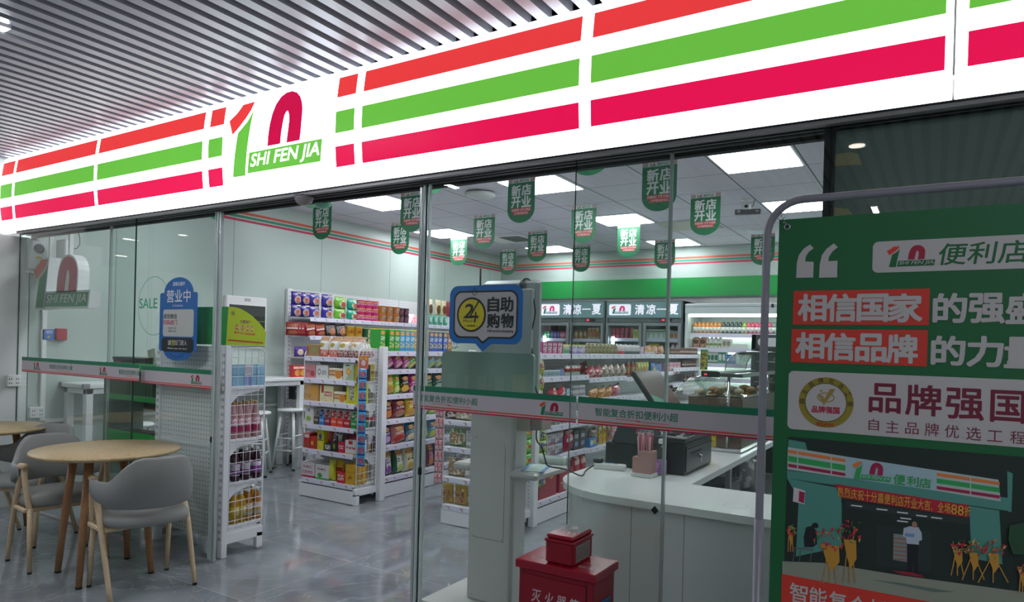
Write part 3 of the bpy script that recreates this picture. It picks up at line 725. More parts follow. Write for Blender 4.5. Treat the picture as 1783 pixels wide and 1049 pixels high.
# ================================================================== BANNER STAND
YB_ = 1.8
FRM = mat('banner_frame', '85838E', .42, .1)
t = thing('banner_stand', 'grey tube banner stand before the shop window', 'banner stand', (-.372, YB_, 0))
xr_ = .62; zt_ = 1.876; r_ = .085
path = [(0, 0, .02), (0, 0, .6), (0, 0, zt_ - r_)] + [(r_ - r_ * math.cos(k * pi / 16), 0, zt_ - r_ + r_ * math.sin(k * pi / 16)) for k in range(1, 9)]
W_ = xr_ + .372
path += [(W_ - r_, 0, zt_)] + [(W_ - r_ + r_ * math.sin(k * pi / 16), 0, zt_ - r_ + r_ * math.cos(k * pi / 16)) for k in range(1, 9)] + [(W_, 0, .02)]
MB().tube(path, .0098, FRM, 12).build('frame', t)
for xx in (0, W_):
    MB().tube([(xx, 0, .02), (xx, 0, 1.08)], .0122, FRM, 12).build('lower_pole', t)
    MB().tube([(xx, -.25, .012), (xx, .25, .012)], .012, FRM, 10).build('foot', t)
MB().tube([(0, 0, .3), (W_, 0, .3)], .009, FRM, 10).build('cross_bar', t)

YP = YB_ - .004
BGR = mat('banner_green', '125F34', .5); BWH = mat('banner_white', 'B7B3B3', .5); BRD = mat('banner_red', 'CC3528', .5)
t = thing('banner', 'green printed banner with white slogan, seal and shop photo, tied in the grey frame', 'banner', (0, YP, 0))
c0 = Art((0, YP, 0)).px(1359.5, 383); xb0, zb1 = -.343, c0[1]
MB().box(xb0, .59, 0, .001, .36, zb1, BGR).build('sheet', t)
a = Art((0, YP, 0)); q = lambda x, y: Art((0, YP, 0)).px(1340 + x / 3.616, 370 + y / 3.616)
def pq(pts, m, k=2): a.poly([q(*p) for p in pts], m, k)
pq([(168, 413), (275, 411), (278, 312), (225, 310), (228, 280), (245, 252), (278, 226), (255, 203), (215, 230), (185, 270), (172, 320)], BWH)
pq([(312, 412), (425, 410), (428, 305), (370, 308), (375, 280), (395, 248), (430, 220), (405, 196), (360, 230), (330, 270), (316, 330)], BWH); a.build('quote_marks', t)
a = Art((0, YP, 0)); p, p2 = q(646, 382), q(656, 187); a.poly(rrect(p[0], p[1], .47, p2[1], .012), BWH, 2); a.build('name_plate', t)['label'] = 'white name plate lettered 便利店'
a = Art((0, YP, 0)); p, p2 = q(735, 343), q(1046, 207); p3 = q(890, 208)
emblem(a, p[0], q(890, 342)[1], p2[0], p3[1], 3, mat('banner_flag', 'D63A2A', .5), BGR, mat('banner_zero', '9E1737', .5), BWH, bold=.01, res=3); a.build('logo', t)
a = Art((0, YP, 0))
def bt(s, l, r, y0, y1, m, k=3, **kw):
    """lettering between px columns l..r of the crop, rows y0 (top) and y1 (bottom) at its left end"""
    p, p2 = q(l, y1), q(l, y0); x1 = q(r, (y0 + y1) / 2)[0]; a.text(s, p[0], p[1], x1, p2[1], m, k, **kw)
bt('便利店', 1066, 1640, 200, 333, BGR, bold=.016, shear=.12, res=4); a.build('name_lettering', t); a = Art((0, YP, 0))
for row in ((('相', 182, 520, 680), ('信', 358, 520, 684), ('国', 553, 520, 684), ('家', 748, 517, 688)), (('相', 168, 760, 915), ('信', 346, 764, 926), ('品', 543, 768, 935), ('牌', 740, 773, 943))):
    for s_, l, y0, y1 in row:
        wd = 172 if s_ == '相' else (188 if s_ != '家' else 208); bt(s_, l, l + wd, y0, y1, BWH, k=4, bold=.048, res=3)
    a.build('slogan_lettering', t); a = Art((0, YP, 0))
for row in ((('的', 1032, 1236, 516, 690), ('强', 1257, 1476, 516, 694), ('盛', 1490, 1705, 516, 698)), (('的', 1020, 1226, 782, 955), ('力', 1245, 1465, 784, 966), ('量', 1480, 1700, 790, 975))):
    for s_, l, r, y0, y1 in row: bt(s_, l, r, y0, y1, BWH, bold=.046, res=3)
    a.build('slogan_lettering', t); a = Art((0, YP, 0))
q = lambda x, y: Art((0, YP, 0)).px(1355 + x / 4.166, 640 + y / 4.166)
SEALM = mat('banner_maroon', '701833', .5)
for s_, l, r, y0, y1 in (('品', 660, 886, 116, 320), ('牌', 925, 1182, 126, 340), ('强', 1218, 1490, 150, 368), ('国', 1540, 1790, 166, 390)): bt(s_, l, r, y0, y1, SEALM, bold=.028, res=3)
a.build('title_lettering', t); a = Art((0, YP, 0))
for i, s_ in enumerate('自主品牌优选工程'):
    l = (655, 780, 920, 1062, 1208, 1362, 1515, 1680)[i]; r = (732, 876, 1020, 1166, 1312, 1472, 1628, 1795)[i]; y0 = (372, 384, 398, 402, 414, 430, 455, 460)[i]; y1 = (455, 472, 482, 496, 508, 525, 535, 552)[i]
    bt(s_, l, r, y0, y1, SEALM, bold=.0, res=3)
a.build('subtitle_lettering', t); a = Art((0, YP, 0))
q3 = lambda x, y: Art((0, YP, 0)).px(1350 + x / 3.63, 760 + y / 3.63)
q = q3
for i, s_ in enumerate('智能复合折扣便利小超'):
    bt(s_, 92 + 122 * i + 2 * i * i * .4, 92 + 122 * i + 112 + .4 * 2 * i * i, 922 + 26 * i, 1045 + 30 * i, BWH, k=4, bold=.02, res=3)
a.build('footer_lettering', t)
a = Art((0, YP, 0)); q = lambda x, y: Art((0, YP, 0)).px(1340 + x / 3.616, 370 + y / 3.616)
for (l, y0, y1, r) in ((146, 496, 707, 1006), (134, 735, 943, 994)):
    p, p2 = q(l, y1), q(l, y0); a.rect(p[0], p[1], q(r, (y0 + y1) / 2)[0], p2[1], BRD, 2); a.build('red_block', t); a = Art((0, YP, 0))
p = q3(42, 864); a.rect(p[0], .60, .59, p[1], BRD, 3); a.build('red_block', t)
q = lambda x, y: Art((0, YP, 0)).px(1355 + x / 4.166, 640 + y / 4.166)
a = Art((0, YP, 0)); p, p2 = q(66, 445), q(86, 25); a.poly(rrect(p[0], p[1], .47, p2[1], .012), BWH, 2); a.build('seal_plate', t)['label'] = 'white plate with the seal and maroon lettering'
a = Art((0, YP, 0)); GOLD = mat('seal_gold', '9A8A35', .4, .3); c = q(345, 255); R_ = (q(545, 255)[0] - q(145, 255)[0]) / 2
a.poly(ellipse(c[0], c[1], R_, R_), GOLD, 3).poly(ellipse(c[0], c[1], R_ * .75, R_ * .75), BWH, 4); a.band(*ring_pts(c[0], c[1], R_ * .77, R_ * .77, R_ * .03), mat('seal_dark', '5E5A22', .5), 5)
for i, s_ in enumerate('自主品牌优选工程'):
    th = math.radians(180 - 25.7 * i); rr = R_ * .88; a.text(s_, c[0] + rr * math.cos(th) - .0055, c[1] + rr * math.sin(th) - .0055, c[0] + rr * math.cos(th) + .0055, c[1] + rr * math.sin(th) + .0055, BLACKP, 5, rot=th - pi / 2, res=2)
a.text('BSAN', c[0] - .018, c[1] - R_ * .94, c[0] + .018, c[1] - R_ * .80, mat('seal_red', 'B3331F', .5), 5, bold=.02)
a.text('品牌强国', c[0] - R_ * .5, c[1] - R_ * .42, c[0] + R_ * .5, c[1] - R_ * .16, mat('seal_crimson', 'B01B45', .5), 5, bold=.045)
VG = mat('seal_v', 'A58A4A', .4, .3)
a.poly([(c[0] - R_ * .26, c[1] + R_ * .28), (c[0] - R_ * .06, c[1] - R_ * .12), (c[0] + R_ * .35, c[1] + R_ * .55), (c[0] + R_ * .16, c[1] + R_ * .55), (c[0] - R_ * .05, c[1] + R_ * .14), (c[0] - R_ * .12, c[1] + R_ * .28)], VG, 6)
a.band(*ring_pts(c[0], c[1] + R_ * .2, R_ * .32, R_ * .2, R_ * .04), VG, 5)
for k in range(5):
    th = pi / 2 + k * 2 * pi / 5; a.poly([(c[0] - R_ * .17 + R_ * .06 * math.cos(th), c[1] + R_ * .45 + R_ * .06 * math.sin(th)), (c[0] - R_ * .17 + R_ * .03 * math.cos(th + .63), c[1] + R_ * .45 + R_ * .03 * math.sin(th + .63)), (c[0] - R_ * .17, c[1] + R_ * .45), (c[0] - R_ * .17 + R_ * .03 * math.cos(th - .63), c[1] + R_ * .45 + R_ * .03 * math.sin(th - .63))], VG, 6)
a.build('seal', t)['label'] = 'round gold seal lettered BSAN'
# the printed photograph of another branch
q = q3; a = Art((0, YP, 0)); pm = lambda n, c: mat('photo_' + n, c, .5)
p = q(82, 3); pb = q(45, 862)
a.rect(p[0] - .0005, pb[1], .52, p[1], pm('dark', '1C2A27'), 2.5)
PW, PA, PG2, PR2, PO = pm('wall', '4E8C82'), pm('fascia', '9FB9C4'), pm('green', '2E9E55'), pm('crimson', '9C1B45'), pm('orange', 'D97A3B')
_lay = [0]
def pp(pts, m, k=3): _lay[0] += 1; a.poly([q(*x) for x in pts], m, 3 + _lay[0] * .035)
pp([(84, 20), (190, 40), (205, 95), (82, 70)], PW); pp([(74, 215), (1475, 390), (1492, 475), (75, 265)], PW); pp([(75, 265), (420, 330), (415, 480), (140, 640), (150, 400)], PW)
pp([(1225, 440), (1415, 470), (1435, 810), (1240, 770)], PW); pp([(1465, 220), (1500, 235), (1492, 480), (1470, 475)], PW)
pp([(150, 380), (420, 420), (420, 700), (130, 760)], PW); pp([(640, 560), (980, 600), (980, 860), (640, 820)], pm('inside', '24302E'))
pp([(45, 790), (300, 800), (800, 880), (1572, 985), (1572, 1160), (45, 870)], pm('pavement', '8C8F82')); pp([(600, 905), (780, 925), (1140, 985), (1000, 985)], pm('wet', '5F706A'), 4)
pp([(80, 68), (445, 128), (445, 262), (76, 210)], pm('fascia_left', 'AEB9B8'), 4); pp([(445, 128), (1018, 215), (1022, 345), (445, 262)], PA, 4); pp([(1018, 215), (1410, 275), (1424, 412), (1022, 345)], pm('fascia_left', 'AEB9B8'), 4)
for xs in ((82, 138), (146, 350), (358, 443)):
    f = lambda x, o: 85 + (x - 82) * .165 + o
    for o0, o1, m in ((0, 20, PO), (38, 74, PG2), (88, 108, PR2)): pp([(xs[0], f(xs[0], o0)), (xs[1], f(xs[1], o0)), (xs[1], f(xs[1], o1)), (xs[0], f(xs[0], o1))], m, 5)
for xs in ((1020, 1230), (1238, 1418)):
    f = lambda x, o: 230 + (x - 1020) * .15 + o
    for o0, o1, m in ((0, 20, PO), (36, 66, PG2), (84, 104, PR2)): pp([(xs[0], f(xs[0], o0)), (xs[1], f(xs[1], o0)), (xs[1], f(xs[1], o1)), (xs[0], f(xs[0], o1))], m, 5)
p1_, p2_ = q(485, 255), q(735, 190); p3_ = q(600, 165)
emblem(a, p1_[0], p1_[1] - .004, p2_[0], p3_[1] + .001, 6, PO, PG2, PR2, PA, res=2)
for i, s_ in enumerate('便利店'):
    l, y0, y1 = (748, 832, 910)[i], (238, 250, 262)[i], (302, 312, 322)[i]; bt(s_, l, l + 74, y0, y1, PG2, k=6, bold=.02, res=2)
pp([(375, 300), (1225, 435), (1220, 515), (415, 388)], pm('ribbon', 'B3213A'), 6)
cs = '热烈庆祝十分嘉便利店开业大吉，全场88折'
for i, s_ in enumerate(cs):
    l = 395 + 812 * i / 19.3; bt(s_, l, l + (38 if s_ != '，' else 8), 318 + (l - 395) * .152 + (45 if s_ == '，' else 0), 380 + (l - 395) * .152, pm('ribbon_word', 'D8A23C'), k=9, bold=.015, res=2)
pp([(440, 410), (1220, 520), (1220, 560), (460, 450)], pm('ceil', '2B3433'), 4)
for lx, ly in ((480, 432), (640, 455), (770, 475), (890, 495), (790, 512), (770, 530), (985, 508)): pp([(lx, ly), (lx + 70, ly + 8), (lx + 68, ly + 16), (lx, ly + 8)], pm('lights', 'D5DAD8'), 5)
pp([(118, 322), (190, 345), (185, 430), (112, 412)], pm('side_sign', 'C9C4C8'), 5); pp([(152, 345), (188, 356), (182, 424), (148, 412)], PR2, 6)
# seated figure, standing figure, shelf
pp([(180, 640), (195, 575), (235, 565), (262, 600), (265, 680), (240, 700), (185, 700)], pm('coat', '1A1D22'), 5); pp([(232, 560), (240, 548), (262, 546), (275, 565), (268, 580), (240, 578)], pm('hair', '15161A'), 6)
pp([(120, 700), (240, 712), (240, 722), (120, 710)], pm('bench', '5A6462'), 6)
for lx in (125, 165, 235): a.line([q(lx, 715), q(lx - 12, 790)], .0016, pm('bench', '5A6462'), 8)
pp([(748, 615), (832, 625), (832, 795), (745, 780)], pm('shelf', '7D8784'), 5)
for k in range(6): pp([(750, 640 + 26 * k), (830, 648 + 26 * k), (830, 656 + 26 * k), (750, 648 + 26 * k)], pm('shelf_goods', '9C5A4A'), 6)
pp([(835, 680), (905, 685), (900, 770), (905, 870), (885, 878), (870, 790), (862, 872), (835, 866)], pm('trousers', '15191F'), 7)
pp([(812, 580), (850, 568), (905, 575), (925, 610), (928, 655), (908, 662), (908, 685), (832, 678), (826, 640), (806, 632)], pm('shirt', 'AEB9C6'), 8)
pp([(820, 610), (880, 618), (878, 638), (818, 632)], pm('shirt_mark', '6C93BE'), 9)
a.poly(ellipse(*q(880, 556), .0052, .0072, 14), pm('skin', 'A57C66'), 9.5); _lay[0] += 60; pp([(862, 548), (868, 536), (888, 535), (898, 548), (880, 545)], pm('hair', '15161A'), 10)
pp([(735, 845), (870, 858), (940, 882), (930, 890), (800, 872)], pm('mat', '8C1D35'), 5)
random.seed(3)
def flowers(cx, cy, w_, h_, leg, k0):
    for k in range(3): _lay[0] += 1; a.line([q(cx + (k - 1) * 12, cy + h_ * .5), q(cx + (k - 1) * leg, cy + h_ * 1.7)], .0022, pm('bamboo', 'B3813A'), 3 + _lay[0] * .035)
    pp([(cx - w_ * .25, cy + h_ * .25), (cx + w_ * .28, cy + h_ * .3), (cx + w_ * .30, cy + h_ * .9), (cx + w_ * .05, cy + h_ * 1.25), (cx - w_ * .12, cy + h_ * .8)], pm('wrap', 'B8862F'), k0 + 1)
    for k in range(34):
        th = random.uniform(0, 2 * pi); rr = random.random() ** .5; x, y = cx + rr * w_ * .55 * math.cos(th), cy + rr * h_ * .42 * math.sin(th)
        c_ = random.choice(('2F7A3C', '3F9148', 'B0243B', 'C43540', 'D0663A', 'C9A15A', '9C1F3A')); dx, dy = random.uniform(8, 30), random.uniform(8, 26); an = random.uniform(-1, 1)
        pp([(x, y), (x + dx, y + dy * an), (x + dx * .4, y + dy)], pm('fl' + c_, c_), k0 + 2)
flowers(345, 640, 210, 170, 45, 9); flowers(470, 600, 150, 190, 40, 12)
flowers(1150, 690, 110, 110, 40, 9); flowers(1250, 700, 110, 120, 70, 12); flowers(1375, 700, 130, 130, 95, 15); flowers(1560, 830, 90, 90, 20, 9); flowers(100, 590, 50, 80, 15, 9)
pp([(1480, 560), (1572, 540), (1572, 740), (1500, 740), (1470, 650)], pm('tree', '274B34'), 5)
a.build('printed_photo', t)['label'] = 'printed photo of a shop opening with flower stands'
# grommet and spring tie
a = q = None
p = Art((0, YP, 0)).px(1371, 395.5)
MB().tube([(p[0] + .0065 * math.cos(k * pi / 8), -.002, p[1] + .0065 * math.sin(k * pi / 8)) for k in range(16)], .0022, CHROME, 6, closed=True).build('eyelet', t)
sp_ = [(p[0] - .0035 * k / 4 - .004 + .004 * math.sin(k * 2.1), -.004 + .004 * math.cos(k * 2.1), p[1] + .006 + .0027 * k) for k in range(14)]
MB().tube(sp_, .0011, CHROME, 5).build('spring_tie', t)
# ================================================================== FIRE BOX, TABLES, CHAIRS
FRED = mat('cabinet_red', '8C1024', .3)
t = thing('extinguisher_cabinet', 'red metal fire extinguisher box standing before the glass', 'fire box', (-1.255, 2.49, 0))
MB().box(-.165, .165, -.10, .10, .0, .605, FRED, .004).build('body', t)
MB().box(-.178, .178, -.112, .112, .605, .64, mat('cabinet_lid_red', '94142A', .25), .004).build('lid', t)
b = MB().box(-.145, .135, -.104, -.10, .03, .585, FRED, .002).box(-.148, -.146, -.1005, -.10, .02, .6, DARKM).box(.136, .139, -.1005, -.10, .02, .6, DARKM); b.build('door', t)
a = Art((-1.255, 2.3855, 0)); CW = mat('stencil_white', 'C9B4BA', .5); org = Vector((-1.255, 2.49, 0))
for s_, x0, x1, y0, y1 in (('灭', 280, 382, 905, 1035), ('火', 420, 515, 938, 1075), ('器', 552, 655, 975, 1110), ('箱', 690, 795, 1005, 1140)):
    f = lambda x, y: Art((-1.255, 2.3855, 0)).px(880 + x / 6.21, 880 + y / 6.21); p, p2 = f(x0, y1), f(x0, y0); a.text(s_, p[0], p[1], f(x1, (y0 + y1) / 2)[0], p2[1], CW, 1, bold=.02, shear=.1)
a.build('stencil_lettering', t)
a = Art((0, 0, .64), ea=(1, 0, 0), eb=(0, 1, 0))
a.text('灭火器', -.135, -.07, -.06, -.045, CW, 1); a.text('使用方法', .075, -.06, .14, -.042, CW, 1)
for zz in (-.035, .005): a.line([(.075, zz), (.15, zz)], .0015, CW, 1)
a.line([(-.15, -.035), (-.06, -.035)], .0015, CW, 1); a.build('lid_lettering', t)
MB().box(.165, .170, -.045, .055, .44, .515, mat('label_blue', '2F6F9E', .4), .002).box(.168, .1712, -.04, .05, .448, .507, mat('label_blue_dark', '255C86', .4)).build('side_handle', t)['label'] = 'blue recessed side handle'
t = thing('red_tin', 'small red lidded tin on top of the red fire box', 'tin', (-1.249, 2.494, .64))
MB().box(-.062, .062, -.09, .09, 0, .095, FRED, .008).build('body', t); MB().box(-.066, .066, -.094, .094, .085, .098, FRED, .004).box(-.060, .060, -.088, .088, .098, .116, mat('cabinet_lid_red', '94142A', .25), .006).build('lid', t)
a = Art((0, 0, .1161), ea=(1, 0, 0), eb=(0, 1, 0)); a.rect(-.052, .0, .052, .078, mat('tin_picture', '30333A', .25), 1)
a.poly(ellipse(.0, .045, .014, .02, 14), mat('tin_figure', '8C7B66', .4), 2); 
for k in range(4): a.poly(ellipse(-.036 + .024 * k, -.03, .008, .008, 12), mat('tin_badge', '9C8E78', .4), 1)
a.rect(-.05, -.012, .05, -.008, CW, 1); a.build('lid_print', t)
a = Art((.0625, 0, 0), ea=(0, 1, 0), eb=(0, 0, 1)); a.rect(-.065, .012, .06, .078, mat('tin_label', '9C9694', .5), 1)
for k in range(9): a.rect(-.058 + .0128 * k, .018, -.053 + .0128 * k, .072, mat('tin_label_ink', '6F6866', .5), 2)
a.build('side_label', t)

def wood(name, c1, c2, scale=9):
    m = D.materials.new(name); m.use_nodes = True; nt = m.node_tree; b = nt.nodes['Principled BSDF']
    tc = N(nt, 'ShaderNodeTexCoord'); mp = N(nt, 'ShaderNodeMapping'); mp.inputs['Scale'].default_value = (1.3, scale, scale); nt.links.new(tc.outputs['Object'], mp.inputs[0])
    n1 = N(nt, 'ShaderNodeTexNoise'); n1.inputs['Scale'].default_value = 2.2; n1.inputs['Detail'].default_value = 5; n1.inputs['Distortion'].default_value = 1.2; nt.links.new(mp.outputs[0], n1.inputs['Vector'])
    wv = N(nt, 'ShaderNodeMath', operation='FRACT'); nt.links.new(math_n(nt, 'MULTIPLY', n1.outputs[0], 9.0), wv.inputs[0])
    nt.links.new(mixc(nt, math_n(nt, 'MULTIPLY', wv.outputs[0], .8), rgb(c1), rgb(c2)), b.inputs['Base Color']); b.inputs['Roughness'].default_value = .42
    return m
OAK = wood('oak_top', 'C2AC86', '917A52', 12); LEGW = wood('ash_leg', 'CDB795', 'BDA381', 6); LEGB = wood('beech_leg', 'AA7C55', '956845', 6)
def make_table():
    t = thing('round_table', '', 'table')
    MB().lathe([(.0, .760), (.395, .760), (.413, .768), (.415, .778), (.411, .785), (0, .785)], OAK, 56).build('tabletop', t)
    MB().box(-.19, .19, -.02, .02, .735, .760, LEGB).box(-.02, .02, -.19, .19, .735, .760, LEGB).build('apron', t)
    for ang in (17, 107, 197, 287):
        c, s = math.cos(math.radians(ang)), math.sin(math.radians(ang)); l = MB()
        l.tube([(.20 * c, .20 * s, .755), (.245 * c, .245 * s, .4), (.285 * c, .285 * s, .012)], [.026, .023, .018], LEGB, 12)
        MB().lathe([(.018, 0), (.019, .012)], BLACKR, 10, c=(.285 * c, .285 * s, 0)).build('foot_cap', l.build('leg', t))
    return t
TB = Proto(make_table)
TB.put((-4.43, 2.345, 0), math.radians(18), 'round oak table in front of the glass by the oak tables, nearest one', 'round oak tables')
TB.put((-6.07, 2.30, 0), math.radians(60), 'round oak table at the far left edge of the photo', 'round oak tables')

FAB = mat('grey_leather', '858583', .55); FABE = mat('seat_piping', '5D5B57', .6)
def smooth_pts(P, n=6):
    out = []
    for i in range(len(P) - 1):
        p0, p1, p2, p3 = [Vector(P[max(0, min(len(P) - 1, i + k))]) for k in (-1, 0, 1, 2)]
        for j in range(n):
            t_ = j / n; out.append(.5 * ((2 * p1) + (p2 - p0) * t_ + (2 * p0 - 5 * p1 + 4 * p2 - p3) * t_ ** 2 + (3 * p1 - p0 - 3 * p2 + p3) * t_ ** 3))
    return out + [Vector(P[-1])]
def make_chair():
    t = thing('armchair', '', 'chair')
    # seat pad: rounded plan, domed
    n = 28; rings = []
    def plan(k, s_, z):
        th = 2 * pi * k / n; c, s = math.cos(th), math.sin(th); e = .62
        x = .235 * (abs(c) ** e) * (1 if c > 0 else -1); y = .225 * (abs(s) ** e) * (1 if s > 0 else -1) + .01
        if y < 0: x *= 1 - .10 * (-y / .22)
        return (x * s_, y * s_, z)
    vs = []; prof = [(0.90, .405), (.99, .412), (1.0, .435), (.985, .455), (.92, .472), (.6, .482), (.0, .485)]
    for s_, z in prof: vs += [plan(k, max(s_, .02), z) for k in range(n)]
    fs = [(i * n + k, i * n + (k + 1) % n, (i + 1) * n + (k + 1) % n, (i + 1) * n + k) for i in range(len(prof) - 1) for k in range(n)]
    fs += [tuple(range(n - 1, -1, -1)), tuple((len(prof) - 1) * n + k for k in range(n))]
    MB().add(vs, fs, FAB, True).build('seat', t)
    # wrap-around shell
    m = 33; prof2 = []; vs = []
    for i in range(m):
        u = -1 + 2 * i / (m - 1); au = abs(u); th = u * math.radians(108)
        x = .262 * math.sin(th); y = -.225 * math.cos(th) + .045 * au
        lift = 1 - au
        sm = max(0, min(1, (lift - .40) / .42)); sm = sm * sm * (3 - 2 * sm)
        top = .665 + .145 * sm; bot = .600 - .085 * max(0, min(1, lift / .5))
        tilt = .035 * sm
        nx, ny = math.sin(th), -math.cos(th)
        th_ = .014 + .005 * sm
        for (f, o) in ((0, -.4), (0.04, -1), (.5, -1.1), (.96, -1), (1, -.4), (1, .4), (.96, 1), (.5, 1.1), (.04, 1), (0, .4)):
            z = bot + (top - bot) * f; k = tilt * f
            vs.append((x + nx * (o * th_ + k), y + ny * (o * th_ + k), z))
    q_ = 10; fs = [(i * q_ + j, i * q_ + (j + 1) % q_, (i + 1) * q_ + (j + 1) % q_, (i + 1) * q_ + j) for i in range(m - 1) for j in range(q_)]
    fs += [tuple(range(q_)), tuple((m - 1) * q_ + q_ - 1 - j for j in range(q_))]
    MB().add(vs, fs, FAB, True).build('backrest', t)
    for s in (-1, 1):
        l = MB().tube(smooth_pts([(s * .215, .175, .385), (s * .232, .16, .5), (s * .238, .135, .62), (s * .232, .125, .668)], 4), [.017] * 8 + [.018] * 5, LEGW, 10)
        l.tube([(s * .215, .175, .40), (s * .222, .215, .012)], [.017, .013], LEGW, 10); MB().lathe([(.013, 0), (.014, .012)], BLACKR, 10, c=(s * .222, .215, 0)).build('foot_cap', l.build('leg', t))
        l = MB().tube(smooth_pts([(s * .238, .105, .655), (s * .240, .03, .50), (s * .240, -.04, .36), (s * .232, -.175, .012)], 4), [.017] * 5 + [.017] * 4 + [.016, .015, .014, .013], LEGW, 10)
        MB().lathe([(.013, 0), (.014, .012)], BLACKR, 10, c=(s * .232, -.175, 0)).build('foot_cap', l.build('leg', t))
        MB().tube([(s * .240, .155, .664), (s * .250, .095, .660)], .020, LEGW, 10).build('arm_tip', t)
        MB().box(s * .238 - .012, s * .238 + .012, -.03, .18, .375, .40, LEGW, .005).build('side_rail', t)
    MB().box(-.225, .225, .145, .17, .372, .402, LEGW, .005).box(-.225, .225, -.05, -.025, .372, .402, LEGW, .005).build('cross_rail', t)
    return t
CH = Proto(make_chair)
CH.put((-4.005, 2.345, 0), math.radians(80), 'grey armchair with pale wooden legs right of the oak table, in full view', 'grey armchairs')
CH.put((-4.955, 2.315, 0), math.radians(-97), 'grey armchair left of the nearer oak table, facing it', 'grey armchairs')
CH.put((-5.62, 2.43, 0), math.radians(206), 'grey armchair by the far left table, cut by the photo edge', 'grey armchairs')
# ================================================================== SHELVING
def PJ(p):
    v = Vector(p) - CAM; return (PPX + FOC * v.dot(_r3) / v.dot(_f2), PPY - FOC * v.dot(_u3) / v.dot(_f2))
def along(px, fixed_axis, val, z):
    """coordinate along a shelf front (Y=val or X=val) at height z seen in picture column px"""
    mv = 0 if fixed_axis == 1 else 1; lo, hi = (-9.0, 2.0) if mv == 0 else (2.9, 12.0)
    for _ in range(40):
        mid = (lo + hi) / 2; p = [0, 0, z]; p[mv] = mid; p[fixed_axis] = val
        if PJ(p)[0] < px: lo = mid
        else: hi = mid
    return (lo + hi) / 2
def peg_mat(name, base, hole, ax):
    m = D.materials.new(name); m.use_nodes = True; nt = m.node_tree; b = nt.nodes['Principled BSDF']
    g = N(nt, 'ShaderNodeNewGeometry'); s_ = N(nt, 'ShaderNodeSeparateXYZ'); nt.links.new(g.outputs['Position'], s_.inputs[0])
    def cell(o): return math_n(nt, 'SUBTRACT', math_n(nt, 'FRACT', math_n(nt, 'MULTIPLY', math_n(nt, 'ADD', o, 20.0), 31.0)), .5)
    u, v = cell(s_.outputs[ax]), cell(s_.outputs[2])
    d = math_n(nt, 'ADD', math_n(nt, 'MULTIPLY', u, u), math_n(nt, 'MULTIPLY', v, v))
    nt.links.new(mixc(nt, math_n(nt, 'LESS_THAN', d, .018), rgb(base), rgb(hole)), b.inputs['Base Color']); b.inputs['Roughness'].default_value = .45
    return m
PEGX, PEGY = peg_mat('pegboard_across', 'D9DBDC', '3A3D3F', 0), peg_mat('pegboard_along', 'D9DBDC', '55585A', 1)
SLOT = mat('slot_dark', '26282A', .7)
def post_mb(x, y, z1, w_=.05, d=.07, slots=None):
    b = MB().box(x - w_ / 2, x + w_ / 2, y - d / 2, y + d / 2, 0, z1, STEEL, .004)
    if slots:
        z = .12
        while z < z1 - .05:
            for o in (-.010, .006):
                if slots == '-y': b.box(x + o, x + o + .005, y - d / 2 - .0006, y - d / 2, z, z + .022, SLOT)
                elif slots == '+x': b.box(x + w_ / 2, x + w_ / 2 + .0006, y + o, y + o + .005, z, z + .022, SLOT)
                elif slots == '-x': b.box(x - w_ / 2 - .0006, x - w_ / 2, y + o, y + o + .005, z, z + .022, SLOT)
            z += .05
    return b
_tk = []
def ticket_mesh():
    if not _tk:
        k = MB(); TK = mat('ticket_red', 'A8707A', .5); TW = mat('ticket_white', 'E9E7EE', .5)
        for (u0, u1, w0, w1, m, e) in ((-.022, .026, -.016, .016, TW, .0006), (-.018, .016, .003, .011, TK, .001), (-.004, .020, -.010, -.002, mat('ticket_grey', '85828A', .5), .001)): k.box(u0, u1, -e, 0, w0, w1, m)
        _tk.append(k.mesh('price_ticket'))
    return _tk[0]
def shelf(parent, axis, a0, a1, back, front, z, lip=.045, nm='shelf', brackets=True):
    """axis 'x': shelf runs along x, opening towards y=front; axis 'y': runs along y, opening towards x=front"""
    s_ = 1 if front > back else -1; b = MB(); r = MB()
    if axis == 'x':
        b.box(a0, a1, back, front, z - .022, z, STEEL, .003); r.box(a0 + .004, a1 - .004, front, front + s_ * .006, z - lip, z + .003, PRICE, .002)
        if brackets:
            for a in (a0 + .012, a1 - .012):
                fr = (Vector((a - .002, 0, 0)), Vector((0, 1, 0)), Vector((0, 0, 1)), Vector((1, 0, 0)))
                b.prism([(back, z - .022), (front - s_ * .03, z - .022), (front - s_ * .03, z - .035), (back + s_ * .10, z - .065), (back + s_ * .05, z - .115), (back, z - .13)], 0, .004, STEEL, fr)
    else:
        b.box(back, front, a0, a1, z - .022, z, STEEL, .003); r.box(front, front + s_ * .006, a0 + .004, a1 - .004, z - lip, z + .003, PRICE, .002)
        if brackets:
            for a in (a0 + .012, a1 - .012):
                fr = (Vector((0, a - .002, 0)), Vector((1, 0, 0)), Vector((0, 0, 1)), Vector((0, -1, 0)))
                b.prism([(back, z - .022), (front - s_ * .03, z - .022), (front - s_ * .03, z - .035), (back + s_ * .10, z - .065), (back + s_ * .05, z - .115), (back, z - .13)], -.004, 0, STEEL, fr)
    o = b.build(nm, parent); r.build('price_rail', o)
    # small price tickets on the rail
    n = max(1, int((a1 - a0) / .15))
    for i in range(n):
        c = a0 + (a1 - a0) * (i + .3 + .35 * random.random()) / n; e = front + s_ * .0062
        k = D.objects.new('price_ticket', ticket_mesh()); COL.objects.link(k); k.parent = o
        k.location = (c, e, z - lip * .5) if axis == 'x' else (e, c, z - lip * .5); k.rotation_euler = (0, 0, (0 if s_ < 0 else pi) if axis == 'x' else (pi / 2 if s_ > 0 else -pi / 2))
    return o
